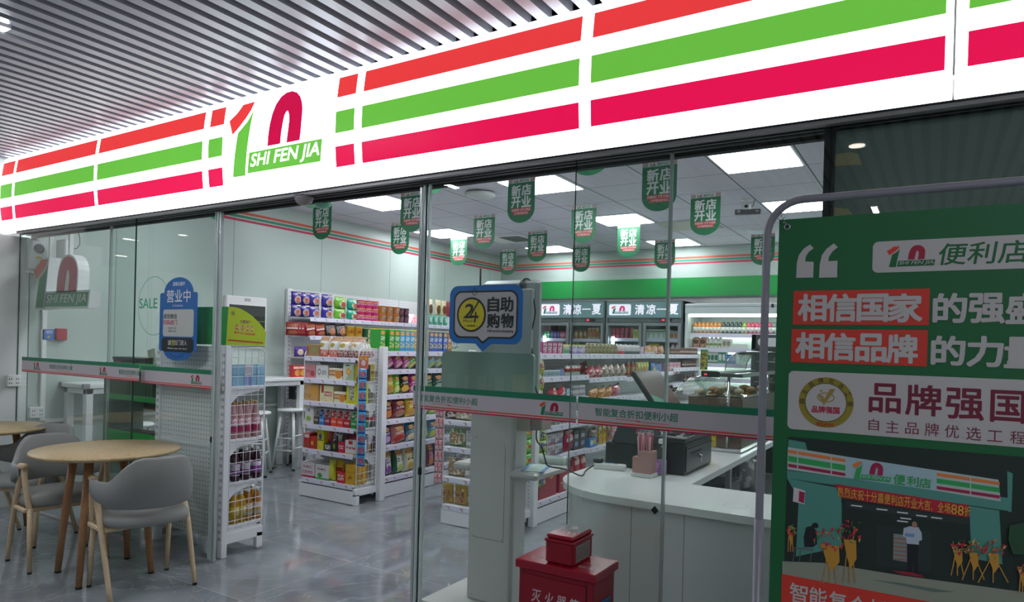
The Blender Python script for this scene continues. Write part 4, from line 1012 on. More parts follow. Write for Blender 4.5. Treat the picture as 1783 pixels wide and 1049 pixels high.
def grille(parent, axis, c, a0, a1, z0, z1, round_at=None, step=.055, r=.0021):
    """wire side guard in plane axis=c between a0..a1"""
    b = MB(); P = (lambda a, z: (c, a, z)) if axis == 'x' else (lambda a, z: (a, c, z)); rr = .05
    hi = a1 if round_at != 'a0' else a0; lo = a0 if round_at != 'a0' else a1; s_ = 1 if hi > lo else -1
    fr = [P(lo, z0), P(hi, z0), P(hi, z1 - rr)] + [P(hi - s_ * rr + s_ * rr * math.cos(k * pi / 10), z1 - rr + rr * math.sin(k * pi / 10)) for k in range(1, 6)] + [P(lo, z1)]
    b.tube(fr, .0052, STEEL, 8, closed=True)
    n = int((z1 - z0) / .065)
    for i in range(1, n): b.tube([P(a0, z0 + (z1 - z0) * i / n), P(a1, z0 + (z1 - z0) * i / n)], r, STEEL, 5, caps=False)
    n = max(2, int(round(abs(a1 - a0) / step)))
    for i in range(1, n): b.tube([P(a0 + (a1 - a0) * i / n, z0), P(a0 + (a1 - a0) * i / n, z1 - .002)], r, STEEL, 5, caps=False)
    b.build('wire_grille', parent)

# ---- bottle shelf by the left door leaf (back turned to the glass)
SC1 = thing('bottle_shelf', 'white steel shelf unit of bottled drinks, its pegboard back to the glass', 'shelf unit', (0, 0, 0))
post_mb(-4.115, 2.955, 1.447, .05, .045, '-y').build('post', SC1); post_mb(-4.875, 2.955, 1.447, .05, .045, '-y').build('post', SC1)
MB().box(-4.85, -4.14, 2.950, 2.962, .12, 1.44, PEGX).box(-4.85, -4.14, 2.944, 2.95, .74, .76, STEEL).box(-4.85, -4.14, 2.944, 2.95, .28, .30, STEEL).build('back_panel', SC1)
C_Z = [1.165, .80, .50, .205]
for z in C_Z: shelf(SC1, 'x', -4.86, -4.125, 2.97, 3.275, z)
MB().box(-4.135, -4.095, 2.97, 3.27, .09, .165, STEEL, .003).box(-4.135, -4.095, 3.22, 3.27, .012, .12, STEEL, .003).build('base_frame', SC1); MB().box(-4.89, -4.85, 2.97, 3.27, .09, .165, STEEL, .003).box(-4.89, -4.85, 3.22, 3.27, .0, .12, STEEL, .003).build('base_frame', SC1)
MB().lathe([(.012, 0), (.014, .004), (.006, .006), (.006, .014)], CHROME, 10, c=(-4.115, 3.245, 0)).build('levelling_foot', SC1)
grille(SC1, 'x', -4.100, 2.985, 3.262, .175, 1.435, None)

# ---- end cap A and the long gondola A
EA = thing('end_cap_shelf', 'white end shelf of boxed and bagged snacks facing the shop entrance', 'shelf unit', (0, 0, 0))
A_Z = [1.347, 1.137, .921, .70, .463, .183]
for z in A_Z: shelf(EA, 'x', -5.185, -4.505, 4.86, 4.578, z, .044)
MB().box(-5.17, -4.50, 4.855, 4.865, .1, 1.44, PEGX).build('back_panel', EA)
MB().box(-5.195, -4.505, 4.575, 4.59, .006, .128, STEEL, .003).build('kick_panel', EA)
post_mb(-4.452, 4.885, 1.457, .055, .07).build('post', EA); post_mb(-5.185, 4.885, 1.457, .04, .07).build('post', EA)
MB().box(-4.51, -4.47, 4.578, 4.86, .085, .15, STEEL, .003).box(-4.51, -4.47, 4.578, 4.63, .0, .1, STEEL, .003).build('base_frame', EA); MB().box(-5.22, -5.19, 4.578, 4.86, .0, .15, STEEL, .003).build('base_frame', EA)
grille(EA, 'x', -4.483, 4.592, 4.85, .155, 1.437, 'a0', .05); grille(EA, 'x', -5.195, 4.592, 4.85, .155, 1.40, 'a0', .05)
GA = thing('gondola', 'long white gondola of potato crisps behind the snack end shelf', 'shelf unit', (0, 0, 0))
A2 = [1.413, 1.234, .989, .746, .493, .190]
SECA = [(4.925, 5.87), (5.87, 6.80), (6.80, 7.73), (7.73, 8.66)]
for y0, y1 in SECA:
    for z in A2: shelf(GA, 'y', y0, y1, -4.84, -4.507, z, .046, brackets=False)
    for z in (1.30, .9, .5, .19): shelf(GA, 'y', y0, y1, -4.87, -5.18, z, .046, brackets=False)
MB().box(-4.87, -4.84, 4.925, 8.66, .05, 1.40, PEGY).build('back_panel', GA)
MB().box(-4.515, -4.505, 4.93, 8.66, .006, .132, STEEL).build('kick_panel', GA); MB().box(-5.18, -5.17, 4.93, 8.66, .006, .132, STEEL).build('kick_panel', GA)
# ---- end cap B and gondola B
EBc = thing('end_cap_shelf', 'white end shelf of packaged bread half hidden by the kiosk column', 'shelf unit', (0, 0, 0))
B_Z = [1.36, 1.12, .868, .645, .395, .164]
for z in B_Z: shelf(EBc, 'x', -3.485, -2.86, 4.93, 4.578, z, .04)
MB().box(-3.48, -2.83, 4.925, 4.935, .1, 1.44, PEGX).build('back_panel', EBc); MB().box(-3.495, -2.865, 4.575, 4.59, .006, .125, STEEL, .003).build('kick_panel', EBc)
post_mb(-2.832, 4.965, 1.45, .055, .07).build('post', EBc); post_mb(-3.485, 4.965, 1.45, .04, .07).build('post', EBc)
MB().box(-2.875, -2.835, 4.578, 4.93, .085, .15, STEEL, .003).box(-2.875, -2.835, 4.578, 4.63, .0, .1, STEEL, .003).build('base_frame', EBc)
grille(EBc, 'x', -2.848, 4.592, 4.93, .155, 1.40, 'a0', .05); grille(EBc, 'x', -3.492, 4.592, 4.93, .155, 1.40, 'a0', .05)
GB = thing('gondola', 'long white gondola of sweets and chewing gum behind the counter', 'shelf unit', (0, 0, 0))
SECB = [(5.00, 5.97), (5.97, 6.90), (6.90, 7.83), (7.83, 8.42), (8.42, 9.50)]
zz4 = U(1172, 650, 0, -2.82).z; zz5 = U(1200, 643, 0, -2.82).z; zz4b = U(1175, 686, 0, -2.82).z; zz5b = U(1198, 669, 0, -2.82).z
BZ = [[1.437, 1.238, 1.035, .806, .540, .19], [1.437, 1.206, 1.00, .79, .525, .19], [1.437, 1.19, .98, .79, .525, .19], [1.437, zz4 + .02, zz4b + .02, .70, .45, .19], [1.437, zz5 + .02, zz5b + .02, .80, .5, .19]]
for (y0, y1), zs_ in zip(SECB, BZ):
    for z in zs_: shelf(GB, 'y', y0, y1, -3.13, -2.827, z, .046, brackets=False)
    for z in (1.42, 1.1, .75, .45, .19): shelf(GB, 'y', y0, y1, -3.16, -3.47, z, .046, brackets=False)
MB().box(-3.16, -3.13, 5.0, 9.50, .05, 1.42, PEGY).build('back_panel', GB)
MB().box(-2.835, -2.825, 5.0, 9.5, .006, .132, STEEL).build('kick_panel', GB); MB().box(-3.47, -3.46, 5.0, 9.5, .006, .132, STEEL).build('kick_panel', GB)
post_mb(-2.845, 9.52, 1.45, .05, .06, '-x').build('post', GB); MB().box(-3.45, -2.83, 9.50, 9.512, .1, 1.43, PEGX).build('end_panel', GB)
# ---- shelving on the side wall
GW = thing('wall_shelving', 'tall white pegboard shelving along the striped side wall', 'shelf unit', (0, 0, 0))
XF = -6.40
post_mb(-6.745, 5.69, 2.125, .045, .07, '+x').build('post', GW)
for k in range(5):
    y0 = 5.72 + .655 * k; y1 = y0 + .655
    for z, ok in ((1.775, True), (1.553, k < 1), (1.30, True), (1.06, True), (.80, True), (.55, True), (.30, True), (.12, True)):
        if ok: shelf(GW, 'y', y0, y1, -6.74, XF, z, .048, brackets=False)
    MB().box(-6.745, -6.735, y0 + .004, y1 - .004, .1, 2.12, PEGY).build('back_panel', GW)
MB().box(-6.42, -6.405, 5.72, 9.0, .0, .09, STEEL).build('kick_panel', GW)

# ================================================================== GOODS
def pouch_mb(w_, h, d, m, seed=0, nx=9, nz=11, top=.06, crimp=None):
    rnd = random.Random(seed); b = MB(); vs = []
    wr = [[rnd.uniform(-1, 1) for _ in range(nx + 1)] for _ in range(nz + 1)]
    for side in (-1, 1):
        for i in range(nz + 1):
            v = i / nz
            for j in range(nx + 1):
                u = -1 + 2 * j / nx
                e = max(0, 1 - abs(u) ** 2.6) ** .6; f = max(0.0, min(1, (v - .0) / .16)) ** .6 * max(0.0, min(1, (1 - top - v) / .30)) ** .65
                if v > 1 - top - 1e-6: f = 0
                th = d / 2 * e * f * (1 + .10 * wr[i][j])
                wz = w_ / 2 * (1 - .035 * math.sin(pi * v)); 
                vs.append((u * wz, side * (th + .0008), v * h + (.004 * wr[i][j] * (1 - abs(u)) if 0 < i < nz else 0)))
    n = (nx + 1) * (nz + 1); fs = []
    for i in range(nz):
        for j in range(nx):
            a = i * (nx + 1) + j; q_ = (a, a + 1, a + nx + 2, a + nx + 1); fs.append(q_); fs.append(tuple(n + k for k in q_[::-1]))
    for i in range(nz):
        a = i * (nx + 1); fs.append((a, a + nx + 1, n + a + nx + 1, n + a)); a += nx; fs.append((a + nx + 1, a, n + a, n + a + nx + 1))
    for j in range(nx):
        fs.append((j + 1, j, n + j, n + j + 1)); a = nz * (nx + 1) + j; fs.append((a, a + 1, n + a + 1, n + a))
    return b.add(vs, fs, m, True)
def one(name, cat, mbf):
    def fn():
        o = mbf().build(name); o['category'] = cat; return o
    return Proto(fn)
def boxp(name, w_, d, h, m, cat='box', c=.002): return one(name, cat, lambda: MB().box(-w_ / 2, w_ / 2, -d / 2, d / 2, 0, h, m, c))
def bagp(name, w_, h, d, m, cat='snack bag', seed=0): return one(name, cat, lambda: pouch_mb(w_, h, d, m, seed))
def cupp(name, r, h, m, lid, cat='noodle cup'):
    def fn():
        t = thing(name, '', cat); MB().lathe([(r * .80, 0), (r * .84, .004), (r * .97, h * .9), (r, h * .93), (r, h * .97)], m, 18).build('cup', t)
        MB().lathe([(r * 1.02, h * .955), (r * 1.03, h * .98), (r * .98, h), (r * .2, h)], lid, 18).build('lid', t); return t
    return Proto(fn)
def bottlep(name, r, h, liq, label, cap, neck=.32, cat='bottle', lab=(.18, .55), glossy=True):
    def fn():
        t = thing(name, '', cat); hs = h * (1 - neck)
        MB().lathe([(r * .86, 0), (r, h * .03), (r, hs * .55), (r * .95, hs * .6), (r, hs * .66), (r, hs * .86), (r * .86, hs), (r * .52, h * .88), (r * .42, h * .92), (r * .42, h * .95)], liq, 16).build('body', t)
        MB().lathe([(r * 1.015, h * lab[0]), (r * 1.015, h * lab[1])], label, 16).build('label', t)
        MB().lathe([(r * .48, h * .915), (r * .50, h * .92), (r * .50, h * .99), (r * .44, h)], cap, 14).build('cap', t); return t
    return Proto(fn)
FX, FY = pi / 2, 0.0     # facing +X / facing -Y
def put_y(pr, cols, Yf, z, label, group=None, depth=.06, zoff=0, rows=1, h=0, tilt=0, jit=0, rz=0):
    """goods on a shelf that faces the street: each column is the picture column of the thing's middle"""
    for i, c in enumerate(cols):
        for r in range(rows):
            pr.put((along(c, 1, Yf + depth, z), Yf + depth + (.004 * r), z + zoff + r * h), FY + rz + random.uniform(-jit, jit), label, group, rx=tilt)
def put_x(pr, cols, Xf, z, label, group=None, depth=.06, zoff=0, rows=1, h=0, tilt=0, jit=0, rz=0):
    for i, c in enumerate(cols):
        for r in range(rows):
            pr.put((Xf - depth, along(c, 0, Xf - depth, z), z + zoff + r * h), FX + rz + random.uniform(-jit, jit), label, group, ry=-tilt if tilt else 0)
LOGO = lambda cy=.72, ry=.11, rx=.34, cx=.5: [('ell', cx, cy, rx, ry, 'E8B93A'), ('rect', cx - rx * .95, cx + rx * .95, cy - ry * .35, cy + ry * .35, 'C9242B'), ('spk', 30, .5, cx - rx * .7, cx + rx * .7, cy - ry * .2, cy + ry * .2, 'F2EDE6')]

# ---- wall shelving, top shelf
npk = lambda n, b, bowl, food, top='D8C27A': pack(n, b, [('rect', .55, .97, .84, .93, top), ('ell', .60, .34, .34, .30, bowl), ('ell', .60, .36, .25, .21, food), ('ell', .62, .38, .13, .12, 'B8434A'), ('spk', 14, .56, .32, .9, .15, .6, 'C94A3A'), ('spk', 26, .55, .12, .55, .70, .88, 'E9E7F0')], .25)
PUR = npk('noodle_purple', '3B2A8C', 'B9BCB0', 'A88A78'); LIM = npk('noodle_lime', '6DB52E', 'D9D7B8', '8A5A34'); TEAL = npk('noodle_teal', '1E9C7E', 'E0DDC8', '9C8444')
g = 'noodle multipacks on the wall shelving'
pu = bagp('noodle_multipack', .17, .150, .09, PUR, 'noodle pack', 1); pl = bagp('noodle_multipack', .19, .142, .10, LIM, 'noodle pack', 2); pt = bagp('noodle_multipack', .17, .138, .10, TEAL, 'noodle pack', 3)
put_x(pu, [545.5, 568], XF, 1.776, 'purple noodle multipack facing the aisle on the top wall shelf', g + ', front facing', .07, rows=2, h=.148)
put_x(bagp('noodle_multipack', .125, .150, .07, PUR, 'noodle pack', 4), [515, 530], XF - .02, 1.776, 'purple noodle multipack turned sideways at the near end of the top wall shelf', g + ', sideways', .06, rows=2, h=.148, rz=-.35)
put_x(pl, [591], XF, 1.776, 'lime green noodle multipack on the top wall shelf', g + ', lime', .06, rows=2, h=.140); put_x(pt, [612], XF, 1.776, 'teal noodle multipack on the top wall shelf', g + ', teal', .06, rows=2, h=.136)
CPK = pack('cup_pink', 'D42C83', [('rect', 0, 1, .70, .84, 'E3D34A'), ('rect', .05, .95, .30, .62, 'E9B8CF'), ('spk', 18, .5, .1, .9, .1, .62, 'C2185B')]); COR = pack('cup_orange', 'B8763C', [('ell', .5, .5, .3, .3, '7A5A44'), ('spk', 16, .52, .2, .8, .2, .8, 'E0D2BC')]); CBL = pack('cup_black', '2B2526', [('ell', .45, .5, .34, .3, '5A4246'), ('spk', 16, .55, .1, .9, .1, .9, 'C77A94')])
put_x(cupp('noodle_cup', .058, .088, CPK, mat('lid_pink', 'C92672', .3)), [627, 639, 651], XF, 1.776, 'pink noodle cup in the stack on the top wall shelf', 'pink noodle cups', .06, rows=3, h=.089)
put_x(cupp('noodle_cup', .064, .108, COR, mat('lid_orange', 'C08A4C', .3)), [664, 676, 688], XF, 1.776, 'orange brown noodle cup in the stack on the top wall shelf', 'orange noodle cups', .06, rows=2, h=.109)
put_x(cupp('noodle_cup', .048, .104, CBL, mat('lid_black', '1E1B1C', .3)), [697.5, 706], XF, 1.776, 'black noodle cup in the stack on the top wall shelf', 'black noodle cups', .06, rows=2, h=.105)
# price boards on that shelf
ya = along(722, 0, XF - .02, 1.80); t = thing('tablet_display', 'white glowing tablet with pink picture leaning on the top wall shelf', 'display', (XF - .03, ya, 1.776), FX)
MB().box(-.16, .16, .0, .03, .0, .155, WPLAST, .008).xf(Matrix.Rotation(-.35, 4, 'X')).build('body', t); MB().box(-.15, .15, -.003, .0, .01, .145, pack('tablet_picture', 'E8E4E6', [('tri', .55, 2.2, 'D9828C'), ('spk', 7, .58, .1, .9, .1, .9, 'E7B7BC')])).xf(Matrix.Rotation(-.35, 4, 'X')).build('screen', t)
HNG = pack('hanging_nuts', 'CFC49A', [('ell', .5, .38, .36, .28, '6E4A2C'), ('rect', .2, .8, .72, .92, 'E6DFC4'), ('spk', 20, .55, .25, .75, .74, .9, 'A8322E')])
put_x(bagp('snack_pouch', .14, .24, .05, HNG, 'snack bag', 5), [734, 741, 748, 762, 772], -6.52, 1.93, 'cream almond pouch on a hook above the teal packs', 'hanging almond pouches', .02)
put_x(bagp('snack_pouch', .10, .15, .05, pack('teal_pouch', '3E9C84', [('rect', .25, .75, .3, .7, 'CFE0D4'), ('spk', 14, .55, 0, 1, .0, 1, '2B6E5E')]), 'snack bag', 6), [748, 757, 766, 775], -6.42, 1.776, 'small teal pouch on the far end of the top wall shelf', 'small teal pouches', .03)
put_x(bagp('snack_pouch', .09, .24, .05, pack('red_pouch', '8E2A34', []), 'snack bag', 7), [780], -6.50, 1.92, 'dark red pouch hanging next to the almond pouches', None, .02)
# second and lower wall shelves
R1 = pack('noodle_red', '8E0F26', [('rect', .1, .9, .48, .60, 'DDD3CE'), ('ell', .55, .22, .34, .15, 'A8653A'), ('spk', 20, .58, .1, .9, .62, .9, 'C9B04A')], .28); K1 = pack('noodle_black', '1D1B1E', [('ell', .62, .4, .32, .3, 'B5632F'), ('spk', 16, .54, .1, .9, .3, .9, 'C9C2C0')], .28)
pr = bagp('noodle_pack', .16, .155, .05, R1, 'noodle pack', 8); put_x(pr, [541, 558], XF, 1.554, 'red and white noodle packet facing out on the second wall shelf', 'red noodle packets, front', .03, tilt=.15)
put_x(pr, [509, 514, 519, 525, 531], XF - .03, 1.554, 'red noodle packet stacked edge on at the near end of the second wall shelf', 'red noodle packets, edge on', .05, rz=-.9)
put_x(bagp('noodle_pack', .18, .155, .05, K1, 'noodle pack', 9), [576, 594], XF, 1.554, 'black noodle packet on the second wall shelf', 'black noodle packets', .03, tilt=.15)
put_x(cupp('noodle_cup', .068, .13, pack('cup_yellow', 'CDA12C', [('ell', .4, .45, .2, .18, 'A8661E'), ('spk', 16, .57, .1, .9, .2, .8, 'B8322B')]), mat('lid_cream', 'D9CDA8', .3)), [608, 622], XF, 1.565, 'yellow noodle cup on the middle wall shelf', 'yellow noodle cups', .05, rows=2, h=-.132)
put_x(cupp('noodle_cup', .068, .125, pack('cup_green', '2C6B3F', [('rect', .3, .7, .1, .9, 'CFCBB4'), ('ell', .5, .4, .16, .2, 'C9A24A')]), mat('lid_cream', 'D9CDA8', .3)), [638, 654], XF, 1.55, 'green noodle cup on the middle wall shelf beside the yellow ones', 'green noodle cups', .05, rows=2, h=-.127)
put_x(bagp('snack_pouch', .14, .12, .06, pack('noodle_violet', '4E2F86', [('ell', .55, .45, .35, .3, 'C9B7A0')]), 'noodle pack', 10), [520, 534, 548], XF, 1.302, 'violet noodle packet on the third wall shelf', 'violet noodle packets', .03)
put_x(boxp('noodle_carton', .13, .06, .14, pack('red_carton', 'C22A2C', [('ell', .6, .35, .36, .28, 'D8A24C'), ('rect', .1, .9, .7, .88, 'E6DAC8')]), 'carton'), [514, 524, 537, 551, 558], XF, 1.062, 'red noodle carton on the fourth wall shelf', 'red noodle cartons', .04)
put_x(boxp('dark_tin', .15, .1, .15, pack('dark_tins', '2A2C2E', [('rect', .1, .9, .55, .7, '8A8468')]), 'tin'), [516, 532], XF, .80, 'dark tin on the low wall shelf under the bar table', 'dark tins', .06)
put_x(bagp('noodle_pack', .14, .16, .06, pack('yellow_pack_low', '9C8A3C', [('ell', .5, .4, .3, .3, '5E4A2A')]), 'noodle pack', 11), [516, 528], XF, .55, 'yellow packet on a low wall shelf behind the stools', 'low yellow packets', .04)

# ---- gondola A: crisps
XA = -4.507
def can(n, col, chip='D9C87A'): return pack(n, col, [('rect', .08, .92, .16, .42, chip), ('spk', 9, .5, 0, 1, .08, .45, col), ('spk', 16, .5, .15, .85, .48, .66, 'E9F0E4')] + LOGO(.82, .08, .42) + [('rect', 0, 1, .965, 1, 'E3D53A')], .3)
CANS = {}
for nm, col, cs, lb in (('green', '2E9C3A', [677, 686.5], 'green'), ('blue', '3F9BC9', [695.5, 704.5, 713], 'light blue'), ('gold', 'B98B33', [720.5, 729, 738], 'golden'), ('dblue', '2F57B0', [746.5, 754, 761.5, 770.5], 'dark blue'), ('brown', '9C5A3A', [778], 'brown')):
    pr = boxp('crisp_carton', .075, .075, .215, can('can_' + nm, col), 'carton', .004); put_x(pr, cs, XA, 1.414, '%s upright crisp carton on top of the crisp gondola' % lb, '%s crisp cartons' % lb, .04)
    if nm == 'green':
        for yy, xx in ((4.965, -.13), (4.955, -.06)): pr.put((XA + xx, yy, 1.414), FX, 'green upright crisp carton at the near end, its long side showing', 'near green crisp cartons')
put_x(boxp('display_carton', .14, .1, .13, pack('patterned_box', 'C9CFC4', [('spk', 8, .52, 0, 1, .25, 1, '3F6E8C'), ('spk', 10, .56, 0, 1, 0, .5, '5E9C3F')]), 'carton'), [787], XA, 1.414, 'pale patterned carton at the far visible end of the crisp gondola', None, .05)
def crisp(n, col, food, c2=None, ly=.70): return pack(n, col, ([('tri', .42, .5, c2)] if c2 else []) + [('ell', .45, .22, .36, .17, food), ('spk', 12, .60, 0, 1, 0, .5, food)] + LOGO(ly, .10, .30) + [('spk', 30, .54, .2, .8, .45, .56, 'EFEDE4'), ('rect', 0, 1, .95, 1, 'B9B4A8')], .22)
CR = {}
for nm, col, food, c2 in (('magenta', 'A81F78', 'D9A9B4', None), ('green', '4FA83A', 'C9C27A', None), ('skyblue', '7FAFC4', 'B9BE5A', None), ('yellow', 'CDB32E', 'B98A4A', None), ('lime', '6FB83C', 'C9CE7A', None), ('black', '23211E', 'C9A23A', None), ('olive', '4A5A38', 'C9A23A', None), ('dgreen', '1F4A36', '7A8C5A', None), ('dteal', '153F3C', '8CA89A', None),
                          ('orange', '3A2A24', 'C97A3A', 'B8562B'), ('wine', '6E1F3C', '9C6A5A', None), ('maroon', '6A1F30', 'C98A9C', None), ('purple', '4A2F7E', 'B99AC9', None), ('salmon', 'B8736E', 'B03A30', None), ('tealb', '2F6E8C', 'D9C29A', '5AA8C4'), ('cream', 'B8AE8C', 'D9C95A', None), ('sky2', '3F86B0', 'B9C44A', None)):
    CR[nm] = bagp('crisp_bag', .165, .215, .07, crisp('crisp_' + nm, col, food, c2), 'crisp bag', hash(nm) % 97 if False else len(CR))
def shelf_row(z, items, Xf, where, tilt=.18, dep=.06, hs=1.0):
    for nm, cols, lb in items:
        for c in (cols if isinstance(cols, list) else [cols]):
            w_ = c[1] - c[0]; mid = (c[0] + c[1]) / 2; y0, y1 = along(c[0], 0, Xf - dep, z), along(c[1], 0, Xf - dep, z)
            k = (y1 - y0) / .165
            CR[nm].put((Xf - dep - .008, (y0 + y1) / 2, z + .035 * math.sin(tilt) + .002), FX, '%s crisp bag %s' % (lb, where), '%s crisp bags %s' % (lb, where), ry=-tilt, sc=(k, min(1.1, max(.8, k)), hs * .98))
shelf_row(1.236, [('magenta', [(673, 687), (688, 703), (702, 717)], 'magenta'), ('green', [(711, 727), (728, 744)], 'green'), ('skyblue', [(746, 760), (759, 771), (771, 784)], 'pale blue')], XA, 'on the second crisp shelf', .5, .10, .72)
shelf_row(.991, [('yellow', [(671, 686)], 'yellow'), ('lime', [(686, 696)], 'lime green'), ('black', [(697, 713)], 'black and gold'), ('magenta', [(713, 727)], 'magenta'), ('olive', [(727, 735)], 'olive'), ('dgreen', [(736, 753)], 'dark green'), ('dteal', [(754, 771), (771, 788)], 'dark teal')], XA, 'on the third crisp shelf', .12, .06, .98)
shelf_row(.748, [('orange', [(669, 683)], 'black and orange'), ('wine', [(684, 706)], 'wine red'), ('yellow', [(706, 726)], 'yellow'), ('maroon', [(728, 746)], 'maroon'), ('green', [(747, 765)], 'green')], XA, 'on the fourth crisp shelf', .12, .06, .98)
shelf_row(.495, [('purple', [(667, 681)], 'purple'), ('salmon', [(682, 706)], 'salmon pink'), ('tealb', [(707, 724)], 'teal and brown'), ('cream', [(727, 745)], 'cream'), ('sky2', [(745, 763)], 'sky blue')], XA, 'on the fifth crisp shelf', .15, .06, .98)
def lowbag(n, col, panel, food): return pack(n, col, [('rect', .28, .85, .05, .95, panel), ('ell', .55, .22, .26, .16, food), ('spk', 14, .5, .32, .8, .48, .64, '3A3230')] + LOGO(.82, .10, .32, .56), .25)
for nm, col, panel, food, c, lb in (('lp', '5E2A86', 'D9CFD6', '8C4FA0', (666, 682), 'purple and white'), ('ldg', '1F5A38', 'D3DCCB', 'B0C86A', (683, 702), 'dark green and white'), ('lw', 'C9C4B4', 'D9CF9A', 'C9A23A', (700, 720), 'white and yellow'), ('lo', '7A7F62', '8E9272', '5E6A48', (727, 742), 'olive cellophane'), ('lm', '7E2650', 'B97A86', 'C9803A', (741, 755), 'maroon and orange'), ('ln', '2B2F5E', '4A4E86', '8C6A5A', (755, 768), 'navy')):
    CR[nm] = bagp('crisp_bag', .165, .25, .08, lowbag('low_' + nm, col, panel, food), 'crisp bag', len(CR)); shelf_row(.192, [(nm, [c], lb)], XA, 'on the lowest crisp shelf', .1, .06, 1.0)
# pink packet strips hanging by the bread shelf
def strip_thing(name, lab, loc, n, w_, h, m, rz, gap=.0, head=None, d=.018, cat='snack strip', hh=.12):
    t = thing(name, lab, cat, loc, rz); z = 0
    if head: MB().box(-w_ / 2 - .008, w_ / 2 + .008, -.002, .002, -hh, 0, head, .0).build('header_card', t); z = -hh
    MB().box(-.012, .012, -.0012, 0, z - n * (h + gap), z, mat('strip_tape', 'B9C4C9', .4)).build('hanging_tape', t)
    for i in range(n):
        b = pouch_mb(w_, h, d, m, i, 5, 6); b.v = [(x, y - .006, zz + z - (i + 1) * (h + gap)) for x, y, zz in b.v]; b.build('sachet', t)
    return t
PKM = pack('pink_sachet', 'C9A9AC', [('spk', 5, .52, 0, 1, 0, 1, 'B03A55'), ('spk', 7, .62, 0, 1, 0, 1, 'E3D9D4')])
for c, s_ in ((764, 'left'), (770.5, 'right')):
    p = U(c, 708, 1, 4.60); strip_thing('snack_strip', 'pink flowered sachet strip hanging beside the bread shelf, %s' % ('nearer the crisps' if s_ == 'left' else 'nearer the bread'), (p.x, 4.60, p.z), 7, .052, .093, PKM, 0)

# ---- end cap A goods
YA = 4.578
bx = lambda n, w_, d, h, base, L, r=.4: boxp(n, w_, d, h, pack('art_' + base + str(len(_mats)), base, L, r), 'box')
def colw(c0, c1, Y, z): return along(c1, 1, Y, z) - along(c0, 1, Y, z)
def ebox(z, c0, c1, h, base, L, lab, nm='snack_box', d=.12, dep=.012, cat='box'):
    Y = YA + dep; w_ = colw(c0, c1, Y, z) * .97; x = (along(c0, 1, Y, z) + along(c1, 1, Y, z)) / 2
    o = MB().box(-w_ / 2, w_ / 2, 0, d, 0, h, pack('box_art_%d' % len(_mats), base, L, .4), .002).build(nm, loc=(x, Y, z)); tag(o, lab, cat); return o
def sidebox(z, c0, c1, h, base, L, lab, nm, cat='box'):
    y0, y1 = along(c0, 0, -4.497, z), along(c1, 0, -4.497, z); w_ = y1 - y0
    o = MB().box(-w_ / 2, w_ / 2, 0, .10, 0, h, pack('box_art_%d' % len(_mats), base, L, .4), .002).build(nm, loc=(-4.497, (y0 + y1) / 2, z), rz=pi / 2); tag(o, lab, cat); return o
z1, z2, z3, z4, z5, z6 = [z + .001 for z in A_Z]
ebox(z1, 533, 555, .112, 'A08058', [('rect', .45, .75, .45, .72, '7E9A5A'), ('rect', .05, .18, .2, .8, '8C4A3A')], 'open brown cardboard box at the left of the top snack shelf', 'cardboard_box')
GB_ = lambda n, low: pack(n, 'D5D3CE', [('ell', .42, .62, .26, .13, '6FA03A'), ('spk', 12, .5, .2, .75, .52, .72, 'C97A2A'), ('rect', .0, 1, .0, .36, low), ('spk', 14, .52, .0, 1, .05, .34, 'C9B9B0'), ('rect', 0, 1, .86, 1, 'B88F6A')], .22)
gb1, gb2 = bagp('snack_bag', .115, .175, .06, GB_('bag_orange', 'D2492B'), 'snack bag', 21), bagp('snack_bag', .15, .17, .07, GB_('bag_brown', '7E2F2E'), 'snack bag', 22)
put_y(gb1, [563, 581], YA, z1, 'white snack bag with orange red foot on the top snack shelf', 'orange footed snack bags', .05, tilt=-.12); put_y(gb2, [598, 617], YA, z1, 'white snack bag with brown foot on the top snack shelf', 'brown footed snack bags, front', .05, tilt=-.22)
for k, yy in enumerate((4.66, 4.70, 4.74, 4.78)): gb2.put((-4.56, yy + .02, z1), pi / 2 - .35, 'white and brown snack bag leaning in the row behind the wire guard', 'snack bags behind the wire guard', ry=-.4, sc=(.8, .7, .85))
for k, (c, sx) in enumerate(((566, 1), (584, 1), (600, 1.1), (612, 1.1), (623, 1.0))): gb1.put((along(c, 1, 4.70, z1), 4.70 + .01 * k, z1 + .01), 0, 'snack bag with tan top in the back row of the top snack shelf', 'back row snack bags', rx=-.05, sc=(sx, 1, 1.05))
ebox(z2, 531, 548.5, .128, 'C9818A', [('ell', .75, .35, .22, .22, 'B3463A'), ('spk', 16, .52, .1, .6, .4, .6, '7E3A40')], 'pink box on the second snack shelf')
ebox(z2, 549, 571, .13, 'D6D5D2', [('ell', .3, .5, .12, .22, '4A4E50'), ('ell', .3, .5, .08, .15, 'D6D5D2'), ('spk', 18, .52, .5, .9, .3, .65, '55585A')], 'white box with dark drawing on the second snack shelf')
NUG = [('rect', 0, 1, .35, .80, 'B0622A'), ('ell', .72, .45, .26, .36, 'D0842F'), ('spk', 20, .5, .05, .5, .45, .7, 'E9DCC0')]
ebox(z2, 572, 596, .108, 'D9D2BC', NUG, 'cream box with orange nuggets on the second snack shelf')
ebox(z2, 596.5, 616, .158, 'C9CFC4', [('tri', .35, 1.2, '9FB08C'), ('ell', .5, .52, .2, .2, 'D68A2A'), ('rect', .2, .6, .84, .93, '4A8C3A'), ('ell', .5, .52, .12, .12, 'E3B45A')], 'white and green box with orange disc on the second snack shelf')
ebox(z2, 617, 629, .15, 'B39A2C', [('tri', .4, 1.6, '2B2924')], 'yellow and black box on the second snack shelf'); sidebox(z2, 640, 653, .15, 'B8A22C', [('rect', .1, .9, .4, .6, '8C7A24')], 'yellow box behind the wire guard on the second snack shelf', 'snack_box')
